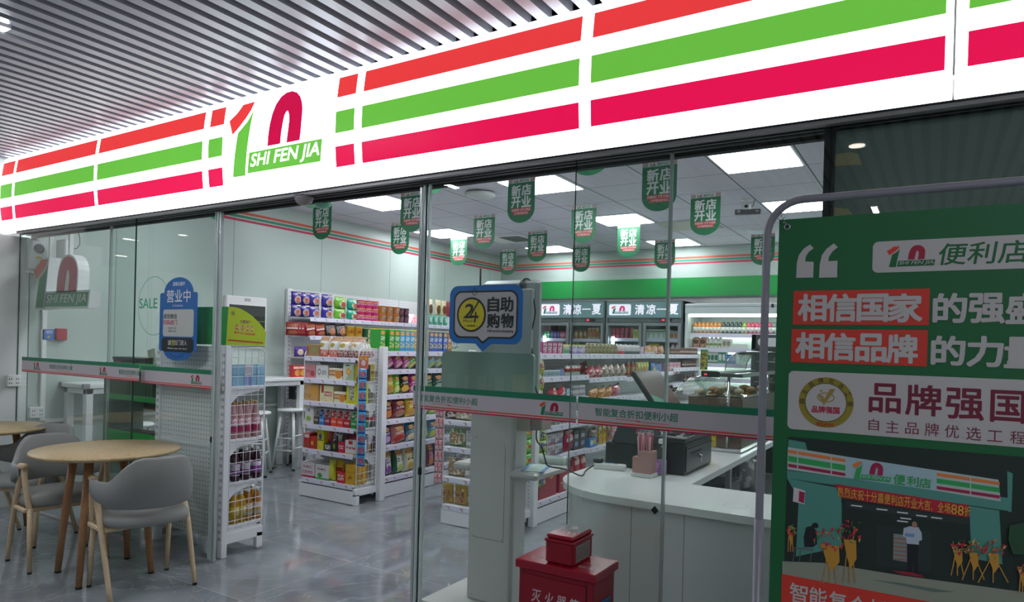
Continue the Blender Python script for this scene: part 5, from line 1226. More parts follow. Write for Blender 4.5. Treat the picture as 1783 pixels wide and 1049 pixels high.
ebox(z3, 530, 555, .155, 'C79A62', [('ell', .68, .62, .16, .28, 'D89A2C'), ('rect', .93, 1, 0, 1, 'C9872B'), ('spk', 16, .52, .08, .5, .2, .4, '9A6A2C')], 'tan biscuit box on the third snack shelf')
ebox(z3, 556, 580, .155, 'D8D2A6', [('rect', .12, .3, .55, 1, 'A82A3A'), ('rect', .36, .9, .36, .64, 'B32A35'), ('spk', 20, .5, .4, .86, .40, .60, 'E9DFC8'), ('spk', 16, .62, .1, .9, .05, .25, 'C23A3A')], 'cream box with red label on the third snack shelf')
ebox(z3, 580.5, 601.5, .105, 'D9D2BC', NUG, 'cream box with orange nuggets on the third snack shelf')
ebox(z3, 602, 625, .19, 'C6C51E', [('rect', .22, .62, .12, .9, 'C9C7BE'), ('spk', 10, .5, .24, .60, .2, .85, '6E6A5E'), ('rect', .22, .62, .05, .2, 'B8B01E')], 'bright yellow box with white panel on the third snack shelf')
ebox(z4, 530, 545.5, .15, 'D3D2CF', [('ell', .45, .32, .28, .16, '8FB03A'), ('rect', .35, .6, .78, .94, '7E86B8')], 'white box with green leaf on the fourth snack shelf')
for k, (c0, c1, col, pc, lb) in enumerate(((546, 554.5, '5A4632', '6E5A40', 'brown'), (555, 564, '2F78C4', '2C50A8', 'blue'), (564.5, 574, '8E1F3C', '8A1B36', 'maroon'), (575, 585.5, 'DD4A33', 'C92C2C', 'orange red'), (586, 597, 'D63C2E', 'C02830', 'red'), (597.5, 609, 'B01E3A', '9C1B33', 'crimson'), (609.5, 621.5, '1E8C3C', '1F8A3C', 'green'))):
    ebox(z4, c0, c1, .075, col, [('spk', 12, .5, .15, .85, .45, .7, 'E9DFDA')], '%s open tray box of sweets on the fourth snack shelf' % lb, 'sweet_box', .14)
    w_ = colw(c0, c1, YA, z4)
    pr = bagp('sweet_pouch', w_ * 1.05, .13, .04, pack('sweet_' + lb, 'C9C4C0' if lb != 'green' else 'BFC9B8', [('ell', .5, .62, .40, .28, pc), ('spk', 9, .56, .2, .8, .5, .75, 'E6E0DC')], .2), 'sweet pouch', k)
    put_y(pr, [(c0 + c1) / 2], YA, z4, 'sweet pouch with %s roundel standing in its tray box' % lb, None, .06, zoff=.025, tilt=-.2)
for c0, c1, h, col, L, lb in ((528, 539.5, .14, 'C4262E', [('ell', .5, .25, .4, .2, '9C4A30'), ('rect', .15, .85, .72, .95, 'D9D2CC')], 'red sweet carton at the left of the fifth snack shelf'), (540, 551, .12, 'C22A2C', [('rect', .1, .5, .3, .6, 'D9A23A'), ('rect', .5, .9, .1, .6, '9C3A26')], 'red and yellow carton on the fifth snack shelf'),
                           (551.5, 563, .19, 'C3BC2A', [('ell', .5, .66, .24, .14, '3F4A8C'), ('ell', .5, .3, .3, .14, 'D3C23A'), ('rect', .1, .9, .46, .52, '5A5A2A')], 'yellow carton with blue roundel on the fifth snack shelf'), (564, 576.5, .07, '25232A', [('spk', 8, .5, .1, .9, .2, .8, 'D9D6D2')], 'black tray box on the fifth snack shelf'), (577, 587.5, .085, '22241F', [('ell', .4, .6, .2, .3, '8C8A2C')], 'black and olive tray box on the fifth snack shelf'),
                           (588, 599, .10, 'C31F3C', [('spk', 9, .52, .1, .9, .35, .7, 'E6D2CF')], 'crimson tray box on the fifth snack shelf'), (600, 621, .125, 'CFCACB', [('rect', .3, .65, .72, .98, 'B52A35'), ('spk', 12, .48, .1, .9, .35, .55, 'C22A3A'), ('rect', 0, 1, 0, .08, 'C9A24A')], 'white tray box with red lettering on the fifth snack shelf')):
    ebox(z5, c0, c1, h, col, L, lb, 'snack_carton', .13)
for c, w_, h, col, L, lb in ((570, .12, .15, 'B5314A', [('ell', .5, .4, .3, .4, 'C97A4A')], 'crimson pouch standing in the black tray box'), (586, .12, .15, 'C4C1BE', [('spk', 7, .5, .05, .95, .05, .9, '2B2A2C')], 'white and black pouch on the fifth snack shelf'), (611, .14, .12, '9C1F33', [('spk', 6, .55, 0, 1, 0, 1, '6A1626')], 'dark red pouch lying in the white tray box'), (535, .06, .09, 'CFC9C4', [('ell', .5, .4, .4, .3, 'B5433A')], 'small white pouch on the red carton')):
    put_y(bagp('snack_pouch', w_, h, .05, pack('pouch_%d' % len(_mats), col, L, .22), 'snack bag', len(_mats)), [c], YA, z5, lb, None, .08, zoff=.06, tilt=-.2)
ebox(z6, 523, 547, .145, 'CFC8CB', [('rect', 0, 1, 0, .14, 'A82A4A'), ('spk', 12, .5, .2, .8, .62, .78, 'A04A60'), ('spk', 14, .5, .1, .9, .25, .45, 'B33A5A')], 'white and pink carton on the bottom snack shelf', 'carton', .2)
ebox(z6, 548, 572, .14, 'D0CDCD', [('rect', 0, 1, 0, .12, '4A9C4A'), ('spk', 12, .5, .2, .8, .62, .78, '8C4A55'), ('ell', .35, .28, .18, .16, '4A9C4A')], 'white and green carton on the bottom snack shelf', 'carton', .2)
put_y(bagp('snack_bag', .085, .20, .06, pack('bag_yg', 'B7B02A', [('ell', .5, .25, .36, .2, 'C97A2A'), ('tri', .9, -.6, 'C9C83A')], .25), 'snack bag', 31), [579], YA, z6, 'yellow green snack bag on the bottom snack shelf', None, .05)
ebox(z6, 586, 600, .10, 'C42631', [('spk', 8, .5, .1, .9, .25, .8, 'D9CFC4')], 'red tray box on the bottom snack shelf', 'snack_carton', .14); put_y(bagp('snack_bag', .10, .15, .05, pack('bag_yr', 'C9A322', [('rect', .1, .9, .3, .55, 'A82A26')], .25), 'snack bag', 32), [592], YA, z6, 'yellow and red pouches in the red tray box', None, .08, zoff=.05)
ebox(z6, 600.5, 617, .185, 'D0A020', [('rect', 0, 1, .60, .62, 'A86A1A'), ('spk', 10, .52, .3, .7, .25, .5, '8C4A1E')], 'yellow display box on the bottom snack shelf', 'snack_carton', .16); sidebox(z6, 622, 634, .19, 'D0A422', [('spk', 9, .5, .2, .8, .2, .6, '9C6A1A')], 'yellow box behind the wire guard on the bottom snack shelf', 'snack_carton')
sidebox(z4, 642, 652, .15, 'C9C6C4', [('tri', .62, 1.2, '23241F'), ('rect', 0, 1, .45, .62, 'C9382B'), ('spk', 10, .5, .2, .8, .05, .4, '5A5A5E')], 'white carton with red band seen through the wire guard', 'carton'); sidebox(z5, 641, 652, .15, 'C8C3C6', [('tri', .7, 1.6, '4A2A3A'), ('rect', .1, .4, .1, .5, 'B99A3A')], 'white and plum carton seen through the wire guard', 'carton')
BSA = pack('blue_sachet', '2E9AC9', [('ell', .55, .52, .38, .34, '7A5A7E'), ('spk', 7, .55, .15, .9, .2, .8, 'C9706A'), ('rect', 0, 1, 0, .14, '2F45B0'), ('ell', .15, .6, .1, .1, 'D24A7A')], .2)
p = U(635, 620, 1, 4.572); strip_thing('snack_strip', 'blue sachet strip with orange header card hanging on the snack end shelf', (p.x - .005, 4.566, p.z), 9, .078, .098, BSA, .25, head=pack('header_orange', 'C9652E', [('ell', .5, .45, .32, .32, '8C5AA8'), ('ell', .5, .45, .24, .24, 'D9B9A8'), ('spk', 7, .55, 0, 1, .6, 1, 'D9C23A')]), hh=.115)

# ---- end cap B: bread
bread = lambda n, c, L: bagp('bread_bag', .17, .15, .10, pack('bread_' + n, c, L, .15), 'bread', len(_mats))
put_y(bread('dark', '5A3A3C', [('spk', 6, .52, 0, 1, 0, 1, 'C9C2BE')]), [785], YA, B_Z[2], 'dark bread roll bag on the upper bread shelf', None, .09); put_y(bread('pale', 'B8A88C', [('spk', 6, .58, 0, 1, 0, 1, 'E0DAD0')]), [808], YA, B_Z[2], 'pale bread bag on the upper bread shelf beside the dark one', None, .09)
put_y(bread('green', '7E9A5E', [('ell', .55, .5, .4, .3, 'B0845A'), ('spk', 6, .58, 0, 1, 0, 1, 'D9DED0')]), [797], YA, B_Z[3], 'bread in a green printed bag on the bread shelf', None, .09); put_y(bread('brown', 'A88A66', [('spk', 6, .6, 0, 1, 0, 1, 'DAD3C6')]), [795], YA, B_Z[4], 'round loaf in a clear bag on the bread shelf', None, .09)
put_y(bagp('cookie_bag', .125, .165, .07, pack('cookie', 'C39A2C', [('ell', .5, .42, .40, .32, 'B88C58'), ('spk', 5, .55, .15, .85, .15, .7, '8C6436'), ('rect', 0, 1, .88, 1, 'D0B03A')], .2), 'biscuit bag', 41), [779, 803], YA, B_Z[5], 'yellow biscuit bag with a round window on the lowest bread shelf', 'yellow biscuit bags', .07)
# ---- bottle shelf goods (seen through its end)
YC = 3.27
def side_cols(pr, cols, z, label, group, x=-4.16, rows=(0,), zoff=0, h=0):
    for c in cols:
        y = along(c, 0, x, z); 
        for r in rows: pr.put((x, y, z + zoff + r * h), FX, label, group)
PINKL = pack('label_pink', 'D9C9CF', [('rect', 0, 1, .0, .45, 'C9356E'), ('spk', 14, .52, 0, 1, 0, 1, 'A82A58')]); PURL = pack('label_violet', 'C9BFCB', [('rect', 0, 1, .1, .5, '8E3FA0'), ('spk', 16, .56, 0, 1, .5, 1, '5A2F6E')])
MLK = glass_mat('milk_tea', (.8, .7, .7), .8); 
b1 = bottlep('drink_bottle', .030, .255, mat('pink_tea', 'B98E90', .2), PINKL, mat('gold_cap', 'A8844C', .35), .36)
b2 = bottlep('drink_bottle', .031, .225, mat('dark_juice', '3A1620', .12), pack('label_dark', 'C6BFC9', [('rect', 0, 1, .1, .45, '7E3F86'), ('spk', 16, .55, 0, 1, .5, 1, '54405E')]), WPLAST, .34)
b2b = bottlep('drink_bottle', .031, .225, mat('dark_juice', '3A1620', .12), pack('label_violet2', '9A3FA8', [('rect', 0, 1, .6, .95, 'C9BFCB')]), WPLAST, .34)
b3 = bottlep('drink_bottle', .031, .225, mat('amber_tea', 'A8722A', .1), pack('label_amber', 'C9C0B4', [('rect', 0, 1, .3, .5, 'C9A23A'), ('spk', 16, .55, 0, 1, .5, 1, '8C5A4A')]), WPLAST, .34); b4 = bottlep('drink_bottle', .036, .215, mat('golden_tea', 'B08A1E', .1), pack('label_gold', 'B89A24', [('rect', .5, .8, .2, .9, 'C9C4A0')]), mat('clear_cap', 'C6C9C2', .3), .25)
side_cols(b1, [405, 416.5, 429, 444], C_Z[1], 'pink labelled bottle with gold cap in the front row behind the wire end', 'pink labelled bottles'); side_cols(b1, [411, 424, 437], C_Z[1], 'pink labelled bottle with gold cap in the second row', 'pink labelled bottles, second row', x=-4.24)
side_cols(b2, [409, 427], C_Z[2], 'dark bottle with white cap and white label behind the wire end', 'dark juice bottles'); side_cols(b2b, [446], C_Z[2], 'dark bottle with a violet label, nearest the shelf front', None); side_cols(b2, [403, 419, 436], C_Z[2], 'dark juice bottle in the second row', 'dark juice bottles, second row', x=-4.24)
side_cols(b4, [406, 418], C_Z[3], 'golden tea bottle on the bottom bottle shelf', 'golden tea bottles'); side_cols(b3, [431, 446], C_Z[3], 'amber bottle with white label on the bottom bottle shelf', 'amber tea bottles'); side_cols(b3, [424, 438], C_Z[3], 'amber bottle in the second row of the bottom shelf', 'amber tea bottles, second row', x=-4.24)
pb = boxp('drink_carton', .07, .05, .075, pack('pale_blue_carton', '84B3CC', [('rect', .0, 1, .02, .06, '5A8CAE'), ('spk', 9, .62, .1, .9, .2, .7, 'A9CBDA')]), 'carton'); pv = boxp('drink_carton', .07, .05, .075, pack('violet_carton', '7E93C4', [('rect', .2, .45, 0, 1, '9FB0DA'), ('rect', .6, .85, 0, 1, '6A7EB4')]), 'carton')
side_cols(pb, [408, 450], C_Z[0], 'pale blue drink carton on the top bottle shelf', 'pale blue drink cartons', rows=(0, 1), h=.076); side_cols(pb, [418, 440], C_Z[0], 'pale blue drink carton on the top bottle shelf', 'pale blue drink cartons', x=-4.165, rows=(0, 1), h=.076)
side_cols(pv, [429], C_Z[0], 'violet striped drink carton among the pale blue ones', None); side_cols(boxp('drink_carton', .07, .05, .075, pack('white_label_carton', 'CFCBD0', [('spk', 12, .5, .1, .9, .2, .8, '9AA0B4')]), 'carton'), [429], C_Z[0], 'white labelled carton on the violet one', None, zoff=.076)
# ---- goji carton on top
t = thing('display_carton', 'green carton with curved yellow side lettered 枸杞, on top of the bottle shelf', 'carton', (-4.10, 2.955, 1.4525))
q = lambda x, y: U(380 + x / 9.12, 505 + y / 9.12, 0, -4.10)
pr_ = [q(*p) for p in ((165, 285), (250, 290), (350, 315), (450, 370), (550, 440), (650, 540), (720, 625), (757, 690), (745, 905), (125, 865))]
pf = [(p.y - 2.955, p.z - 1.4525) for p in pr_]; zmin = min(b for a, b in pf); pf = [(a, b - zmin) for a, b in pf]
pf[-1] = (pf[-1][0], 0); pf[-2] = (pf[-2][0], 0)
fr = (Vector((0, 0, 0)), Vector((0, 1, 0)), Vector((0, 0, 1)), Vector((1, 0, 0)))
MB().prism(pf, -.44, -.003, mat('carton_green', '0F8C3A', .35), fr).build('body', t); MB().prism(pf, -.003, 0, mat('carton_yellow', 'A9BC22', .4), fr).build('side_panel', t)['label'] = 'yellow green side panel with a rounded corner'
a = Art((0, 0, 0), ea=(0, 1, 0)); f = lambda x, y: ((lambda p: (p.y - 2.955, p.z - 1.4525 - zmin))(q(x, y)))
cy_ = mat('carton_word_red', 'B3262E', .4); cyl = mat('carton_word_yellow', 'D9D05A', .4)
for x in (305, 385, 465, 538): c = f(x, 612 + (x - 305) * .1); a.poly(ellipse(c[0], c[1], .0175, .0205, 18), mat('carton_rim', 'D9D6CC', .4), 1); a.poly(ellipse(c[0], c[1], .0155, .0185, 18), cy_, 2)
for s_, x in zip('枸杞麻糖', (305, 385, 465, 538)): c = f(x, 612 + (x - 305) * .1); a.text(s_, c[0] - .0125, c[1] - .0125, c[0] + .0125, c[1] + .0125, cyl, 3, bold=.03, res=2)
p, p2 = f(350, 550), f(515, 515); a.text('宁夏特产', p[0], p[1], p2[0], p2[1] + .004, mat('carton_word_violet', '8A2F6A', .4), 1, bold=.02)
a.line([f(258, 693), f(578, 725)], .012, cy_, 1); a.line([f(155, 815), f(712, 862)], .009, cy_, 1); p, p2 = f(280, 712), f(560, 704); a.text('香甜软糯休闲食品', p[0], p[1] - .002, p2[0], p2[1] + .004, cyl, 2)
c = f(235, 390); a.band(*ring_pts(c[0], c[1], .016, .018, .003, 20), cy_, 1); a.poly(ellipse(c[0], c[1], .009, .009, 14), mat('carton_badge', '2E8C4A', .4), 1); a.build('side_print', t)
# white framed screen on the side wall
A_, B_ = U(390, 514, 0, XL), U(458.5, 603, 0, XL)
t = thing('wall_screen', 'white framed screen with dark picture on the side wall behind the yellow carton', 'screen', (XL, (A_.y + B_.y) / 2, B_.z)); Hh = A_.z - B_.z; Wd = B_.y - A_.y
MB().box(0, .05, -Wd / 2, Wd / 2, 0, Hh, WPLAST, .008).build('frame', t); MB().box(.05, .052, -Wd / 2 + .035, Wd / 2 - .025, .03, Hh - .10, mat('screen_dark', '3A3E3C', .2)).box(.052, .053, -Wd / 2 + .08, Wd / 2 - .025, .03, Hh - .22, mat('screen_darker', '1C2320', .2)).box(.053, .0535, -Wd / 2 + .1, Wd / 2 - .025, Hh - .28, Hh - .275, mat('screen_line', '8C8A4A', .3)).box(.053, .0535, .10, .16, Hh - .34, Hh - .33, mat('screen_mark', '8C3A3A', .3)).build('screen', t)
MB().box(.05, .0525, -.04, .04, Hh - .055, Hh - .02, mat('vent_grey', 'A9ABAC', .4)).build('camera_window', t)
# ---- green display rack left of the bottle shelf
t = thing('green_display_rack', 'green cardboard display rack behind the glass by the oak tables next to the pegboard back', 'display rack', (-5.36, 3.10, 0))
DGN, OLV = mat('rack_green', '1E9C42', .45), mat('rack_olive', '3A4A22', .5)
for xx in (-.37, .37): MB().box(xx - .014, xx + .014, -.10, .22, 0, 1.27, mat('rack_post', '6E7C74', .4), .003).build('side_post', t)
for z, h, d in ((1.225, .06, 0), (.99, .045, 0), (.62, .13, 0), (.30, .05, 0)): MB().box(-.355, .355, -.10, .22, z, z + .012, DGN).box(-.355, .355, -.104, -.098, z, z + h, DGN, .002).build('shelf', t)
MB().box(-.355, .355, .215, .225, .9, 1.25, OLV).build('back_panel', t)
t2 = [('olive_carton', 'olive green carton on the upper level of the green rack', -.21, 1.003, .25, .16, '44562A'), ('olive_carton', 'dark green carton on the upper level of the green rack, nearer the pegboard', .10, 1.003, .30, .16, '1F4F2C'), ('brown_carton', 'dark brown carton on the lower level of the green rack', -.12, .635, .40, .09, '3A2A1E')]
for n, lb, x, z, w_, h, col in t2: tag(MB().box(-w_ / 2, w_ / 2, -.07, .15, 0, h, mat('rk' + col, col, .5), .003).build(n, loc=(-5.36 + x, 3.10, z)), lb, 'carton')
t = thing('parcel_box', 'black gift box with red label on top of the green rack', 'box', (-5.50, 3.10, 1.2375)); MB().box(-.17, .17, -.07, .10, 0, .085, BLACK, .004).box(-.175, .175, -.075, .105, .065, .09, mat('box_brown', '2F2620', .4), .003).build('body', t)
a = Art((0, -.0705, 0)); a.rect(-.13, .006, -.05, .06, mat('label_red_box', '9C4A33', .4), 1); a.line([(-.03, .03), (.14, .034)], .004, mat('box_ribbon', '8C7E5A', .4), 1); a.rect(.03, .02, .06, .045, mat('box_mark', 'A9A69C', .4), 2); a.build('front_label', t)
tag(MB().box(-.05, .05, 0, .008, 0, .16, mat('card_grey', 'A9AE9E', .5)).xf(Matrix.Rotation(-.2, 4, 'Y')).build('paper_card', loc=(-5.33, 3.16, 1.2375)), 'grey paper card standing behind the black gift box', 'card')
tag(MB().box(-.05, .05, -.05, .06, 0, .06, mat('card_box', '9CA39A', .5), .004).build('small_carton', loc=(-5.09, 3.10, 1.2375)), 'small pale carton at the right end of the green rack', 'carton')
for x, col, lb in ((-5.62, 'C97A4A', 'orange poster panel standing behind the green rack'), ): tag(MB().box(-.16, .16, 0, .01, 0, .09, mat('poster' + col, col, .5)).build('orange_panel', loc=(x, 3.33, .88)), lb, 'panel')
# ---- bar table along the wall, stools
BT = thing('bar_table', 'long white bar table along the side wall', 'table', (XL, 4.4, 0)); zt = 1.062; BWT = mat('bar_white', 'DDE1DF', .35)
MB().box(.01, .44, -1.26, 1.24, zt - .04, zt, BWT, .006).build('tabletop', BT)
for y in (-1.20, .0, 1.18):
    for x in (.06, .39): MB().box(x - .03, x + .03, y - .03, y + .03, 0, zt - .04, BWT, .004).build('leg', BT)
MB().box(.03, .42, -1.23, 1.21, zt - .09, zt - .04, BWT, .003).build('apron', BT)
for y in (-1.262, ): MB().box(.40, .445, y, y + .05, zt - .041, zt + .002, GREYPL).box(.005, .05, y, y + .05, zt - .041, zt + .002, GREYPL).build('corner_guard', BT)
def make_stool():
    t = thing('bar_stool', '', 'stool'); MB().lathe([(.0, .668), (.150, .668), (.162, .676), (.162, .69), (.155, .698), (0, .70)], BWT, 28).build('seat', t)
    for k in range(4):
        th = pi / 4 + k * pi / 2; c, s = math.cos(th), math.sin(th); MB().tube([(.11 * c, .11 * s, .672), (.205 * c, .205 * s, .018)], .017, BWT, 8).build('leg', t); MB().tube([(.205 * c, .205 * s, .02), (.207 * c, .207 * s, 0)], .018, BLACKR, 8).build('foot_cap', t.children[-1] if False else [o_ for o_ in D.objects if o_.parent == t and o_.name.startswith('leg')][-1])
    for z, r in ((.22, .175), (.36, .155)):
        b = MB()
        for k in range(4):
            t0, t1 = pi / 4 + k * pi / 2, pi / 4 + (k + 1) * pi / 2; b.tube([(r * math.cos(t0), r * math.sin(t0), z + .03 * (k % 2)), (r * math.cos(t1), r * math.sin(t1), z + .03 * (k % 2))], .010, BWT, 6)
        b.build('foot_ring', t)
    return t
ST = Proto(make_stool)
ST.put((-6.40, 5.48, 0), .25, 'white round bar stool beside the snack end shelf, in full view', 'white bar stools'); ST.put((-6.36, 4.95, 0), .7, 'white bar stool partly behind the bottle shelf', 'white bar stools'); ST.put((-6.02, 5.75, 0), .1, 'white bar stool mostly hidden by the snack end shelf', 'white bar stools'); ST.put((-6.25, 3.55, 0), .4, 'white bar stool at the near end of the bar table behind glass', 'white bar stools')

# ---- gondola B goods (facing the counter)
XB = -2.827
def xb(z, items):
    for (c0, c1, h, d, kind, m, lab, grp, nm, cat, rows) in items:
        n = len(c0) if isinstance(c0, list) else 1
def xbox(z, cols, c_w, h, m, lab, grp=None, nm='sweet_box', cat='box', d=.10, dep=.02, rows=1, tilt=0):
    y0, y1 = along(cols[0] - c_w / 2, 0, XB - dep, z), along(cols[0] + c_w / 2, 0, XB - dep, z); w_ = (y1 - y0) * .96
    pr = one(nm, cat, lambda: MB().box(-w_ / 2, w_ / 2, 0, d, 0, h, m, .002))
    for c in cols:
        for r in range(rows):
            y0, y1 = along(c - c_w / 2, 0, XB - dep, z), along(c + c_w / 2, 0, XB - dep, z)
            pr.put((XB - dep, (y0 + y1) / 2, z + r * (h + .002)), FX, lab, grp, sc=((y1 - y0) * .96 / w_, 1, 1))
def xbag(z, cols, c_w, h, m, lab, grp=None, d=.06, dep=.05, tilt=.25, cat='sweet bag', nm='sweet_bag'):
    y0, y1 = along(cols[0] - c_w / 2, 0, XB - dep, z), along(cols[0] + c_w / 2, 0, XB - dep, z); w_ = (y1 - y0)
    pr = bagp(nm, w_, h, d, m, cat, len(_mats))
    for c in cols: put_x(pr, [c], XB, z, lab, grp, dep, tilt=tilt)
z = 1.438
PKB = pack('pink_black_box', 'B5316E', [('ell', .45, .5, .30, .36, '3A2026'), ('spk', 7, .5, .1, .9, .1, .9, 'E0C4D0')])
xbox(z, [949, 957.5, 966, 975], 8.2, .10, PKB, 'pink and black sweet box on top of the sweets gondola', 'pink sweet boxes')
xbox(z, [940], 9, .10, mat('magenta_box', 'B03A86', .4), 'plain magenta box at the near end of the sweets gondola', None)
xbox(z, [986], 11, .08, pack('green_jar_box', '9CA890', [('rect', .1, .9, .05, .45, '2E8C4A'), ('rect', 0, 1, .75, 1, 'C9C28C')]), 'green and cream tub on top of the sweets gondola', None, 'sweet_tub')
xbox(z, [1000, 1013], 13, .085, pack('violet_box', '6A4AA0', [('ell', .6, .4, .34, .32, 'A87A9C'), ('spk', 7, .5, 0, 1, .2, 1, 'D3CDE0'), ('rect', 0, 1, .85, 1, 'C9C45A')]), 'violet sweet box on top of the sweets gondola', 'violet sweet boxes')
JAR = one('sweet_jar', 'jar', lambda: MB().lathe([(.030, 0), (.036, .006), (.036, .07), (.028, .085), (.022, .10), (.012, .104)], pack('tan_jar', '8C845E', [('rect', 0, 1, .2, .55, 'A39A72'), ('spk', 7, .56, 0, 1, 0, 1, '5E563C')], .2), 12))
put_x(JAR, [1024, 1030.5, 1037, 1043.5, 1050, 1056.5, 1063, 1069], XB, z, 'tan wrapped sweet jar on top of the sweets gondola', 'tan sweet jars', .05)
TUBE_ = lambda c, n: one('sweet_tube', 'sweet tube', lambda: MB().lathe([(.011, 0), (.012, .003), (.012, .095), (.010, .10)], pack(n, 'D9D6D6', [('rect', 0, 1, 0, .32, c), ('spk', 8, .56, 0, 1, .3, .8, c)], .25), 10))
put_x(TUBE_('C04A5A', 'tube_pink'), [1074 + 2.6 * k for k in range(5)], XB, z, 'white and pink sweet tube on top of the sweets gondola', 'pink sweet tubes', .03); put_x(TUBE_('5E6A6E', 'tube_grey'), [1088 + 2.6 * k for k in range(10)], XB, z, 'white and grey sweet tube on top of the sweets gondola', 'grey sweet tubes', .03)
xbox(z, [1118], 6, .085, pack('mauve_box', 'A87AA8', [('spk', 6, .5, 0, 1, 0, 1, 'D9C9D9')]), 'mauve packet among the sweet tubes', None)
xbag(z, [1127, 1138, 1149], 11, .10, pack('brown_bag', '9C5E4A', [('ell', .5, .55, .3, .25, 'C98A6A'), ('spk', 6, .58, 0, 1, 0, 1, 'D9BCA8')]), 'brown sweet bag on top of the sweets gondola', 'brown sweet bags', tilt=.1)
xbox(z, [1131], 18, .05, pack('yellow_pink_tray', 'C9A22A', [('rect', 0, 1, 0, .6, 'B98AA8'), ('spk', 8, .5, 0, 1, 0, .55, 'D9D0D4')]), 'yellow and pink tray before the brown sweet bags', None, dep=.008, d=.03)
GUM = one('gum_tube', 'gum tub', lambda: MB().lathe([(.018, 0), (.019, .003), (.019, .06), (.015, .068), (.015, .08)], pack('gum_a', '6A4A40', [('rect', 0, 1, .2, .5, 'A89A8C'), ('spk', 7, .55, 0, 1, 0, 1, '3A2A26')], .25), 10)); GUM2 = one('gum_tube', 'gum tub', lambda: MB().lathe([(.018, 0), (.019, .003), (.019, .07), (.015, .078), (.015, .09)], pack('gum_b', '3F4A3C', [('rect', 0, 1, .25, .55, 'B5AFA6'), ('spk', 7, .55, 0, 1, 0, 1, '8C3A3A')], .25), 10))
put_x(GUM, [1157 + 3.1 * k for k in range(9)], XB, z, 'brown gum tub on top of the sweets gondola', 'brown gum tubs', .03); put_x(GUM2, [1186 + 2.6 * k for k in range(11)], XB, z, 'dark green gum tub at the far end of the sweets gondola', 'green gum tubs', .03)
# second level
z = 1.239
xbox(z, [949.5, 960.5, 970.5], 10.5, .055, pack('mint_pack', '9FB9BC', [('spk', 8, .5, 0, 1, .1, .9, '3E5A6E'), ('rect', 0, 1, .8, 1, 'C9CFCB')]), 'pale blue mint packet on the second sweets shelf', 'mint packets', d=.12)
xbox(z, [979], 7, .06, mat('blue_lavender_box', '6A78A8', .4), 'lavender box between mints and chocolate eggs', None)
EGG = one('chocolate_egg', 'chocolate egg', lambda: MB().lathe([(.004, 0), (.020, .010), (.025, .026), (.020, .045), (.010, .055), (.002, .058)], pack('egg', 'CF3A30', [('rect', 0, 1, .52, 1, 'D6D2D0')], .25), 12)); put_x(EGG, [986, 991, 996, 1001, 1006], XB, z + .035, 'red and white chocolate egg in the egg tray', 'chocolate eggs', .03); put_x(EGG, [988, 993, 998, 1003, 1008], XB, z + .045, 'red and white chocolate egg in the back row of the egg tray', 'chocolate eggs, back row', .09)
xbox(z, [996.5], 28, .034, mat('tray_clear', '8E948E', .3), 'clear tray of chocolate eggs', None, 'egg_tray', 'tray', d=.12)
z = 1.207
RB = pack('red_sweets', 'A31F33', [('spk', 6, .55, 0, 1, 0, .7, 'D9C9C4'), ('spk', 8, .6, 0, 1, 0, .5, '4A8C4A')], .2)
xbag(z + .04, [1016], 12, .11, pack('dark_red_sweets', '7E1828', [('rect', .2, .8, .3, .6, 'A8283A')], .2), 'dark red sweet bag behind the egg tray', None, tilt=.2, dep=.12); xbag(z, [1028, 1041], 14, .105, RB, 'red sweet bag with pale prints on the second sweets shelf', 'red printed sweet bags', tilt=.38, d=.07)
xbag(z, [1053, 1063, 1074, 1084], 11, .12, pack('mixed_sweets', '8C7A70', [('spk', 6, .52, 0, 1, 0, 1, 'D3CFC8'), ('spk', 9, .58, 0, 1, 0, 1, 'A82A3A'), ('spk', 11, .6, 0, 1, 0, 1, '5E8C4A')], .2), 'mixed sweet bag leaning on the second sweets shelf', 'mixed sweet bags', tilt=.38, d=.06)
SB = one('sweet_bottle', 'sweet bottle', lambda: MB().lathe([(.026, 0), (.028, .004), (.028, .11), (.016, .135), (.012, .14), (.012, .155)], pack('bottle_mix', '7E5A3C', [('rect', 0, 1, .2, .6, '9CA070'), ('spk', 7, .52, 0, 1, .0, .8, 'C93A3A'), ('rect', 0, 1, .84, 1, 'A8A49C')], .2), 12)); put_x(SB, [1092, 1100, 1105], XB, z, 'small sweet bottle with grey cap on the second sweets shelf', 'small sweet bottles', .05)
xbag(z, [1111, 1116, 1121, 1126], 6, .15, pack('yellow_sweets', 'C9BE2A', [('ell', .5, .4, .3, .2, 'A83A3A'), ('spk', 7, .55, 0, 1, .1, .9, '5E7A3A')], .2), 'yellow sweet bag on the second sweets shelf', 'yellow sweet bags', tilt=.05, d=.03)
xbag(z - .01, [1137], 10, .145, pack('blue_sweets', '5A8CC4', [('ell', .5, .4, .34, .2, 'C9B84A'), ('ell', .5, .62, .2, .14, 'C95A4A')], .25), 'pale blue sweet bag on the second sweets shelf', None, tilt=.05); xbox(z - .01, [1147], 10, .13, mat('blue_box', '4A6EB0', .4), 'blue box beside the pale blue sweet bag', None)
xbox(z - .017, [1162, 1168.5, 1175, 1181.5], 6, .15, pack('pink_candy_box', 'B9607E', [('rect', .1, .9, .3, .6, 'C9B08C'), ('spk', 6, .52, 0, 1, 0, 1, 'D9B5C0')]), 'pink and cream tall box on the second sweets shelf', 'pink and cream tall boxes')
put_x(GUM2, [1188 + 3.2 * k for k in range(8)], XB, BZ[4][1] + .002, 'dark gum tub on the second level at the far end', 'gum tubs, second level', .04); put_x(GUM, [1163, 1168, 1173, 1178, 1183], XB, BZ[3][2] + .002, 'brown gum tub on the third level near the far end', 'gum tubs, third level', .04); put_x(GUM2, [1192, 1197, 1202, 1207, 1211], XB, BZ[4][2] + .002, 'green gum tub on the third level at the far end', 'gum tubs, far third level', .04)
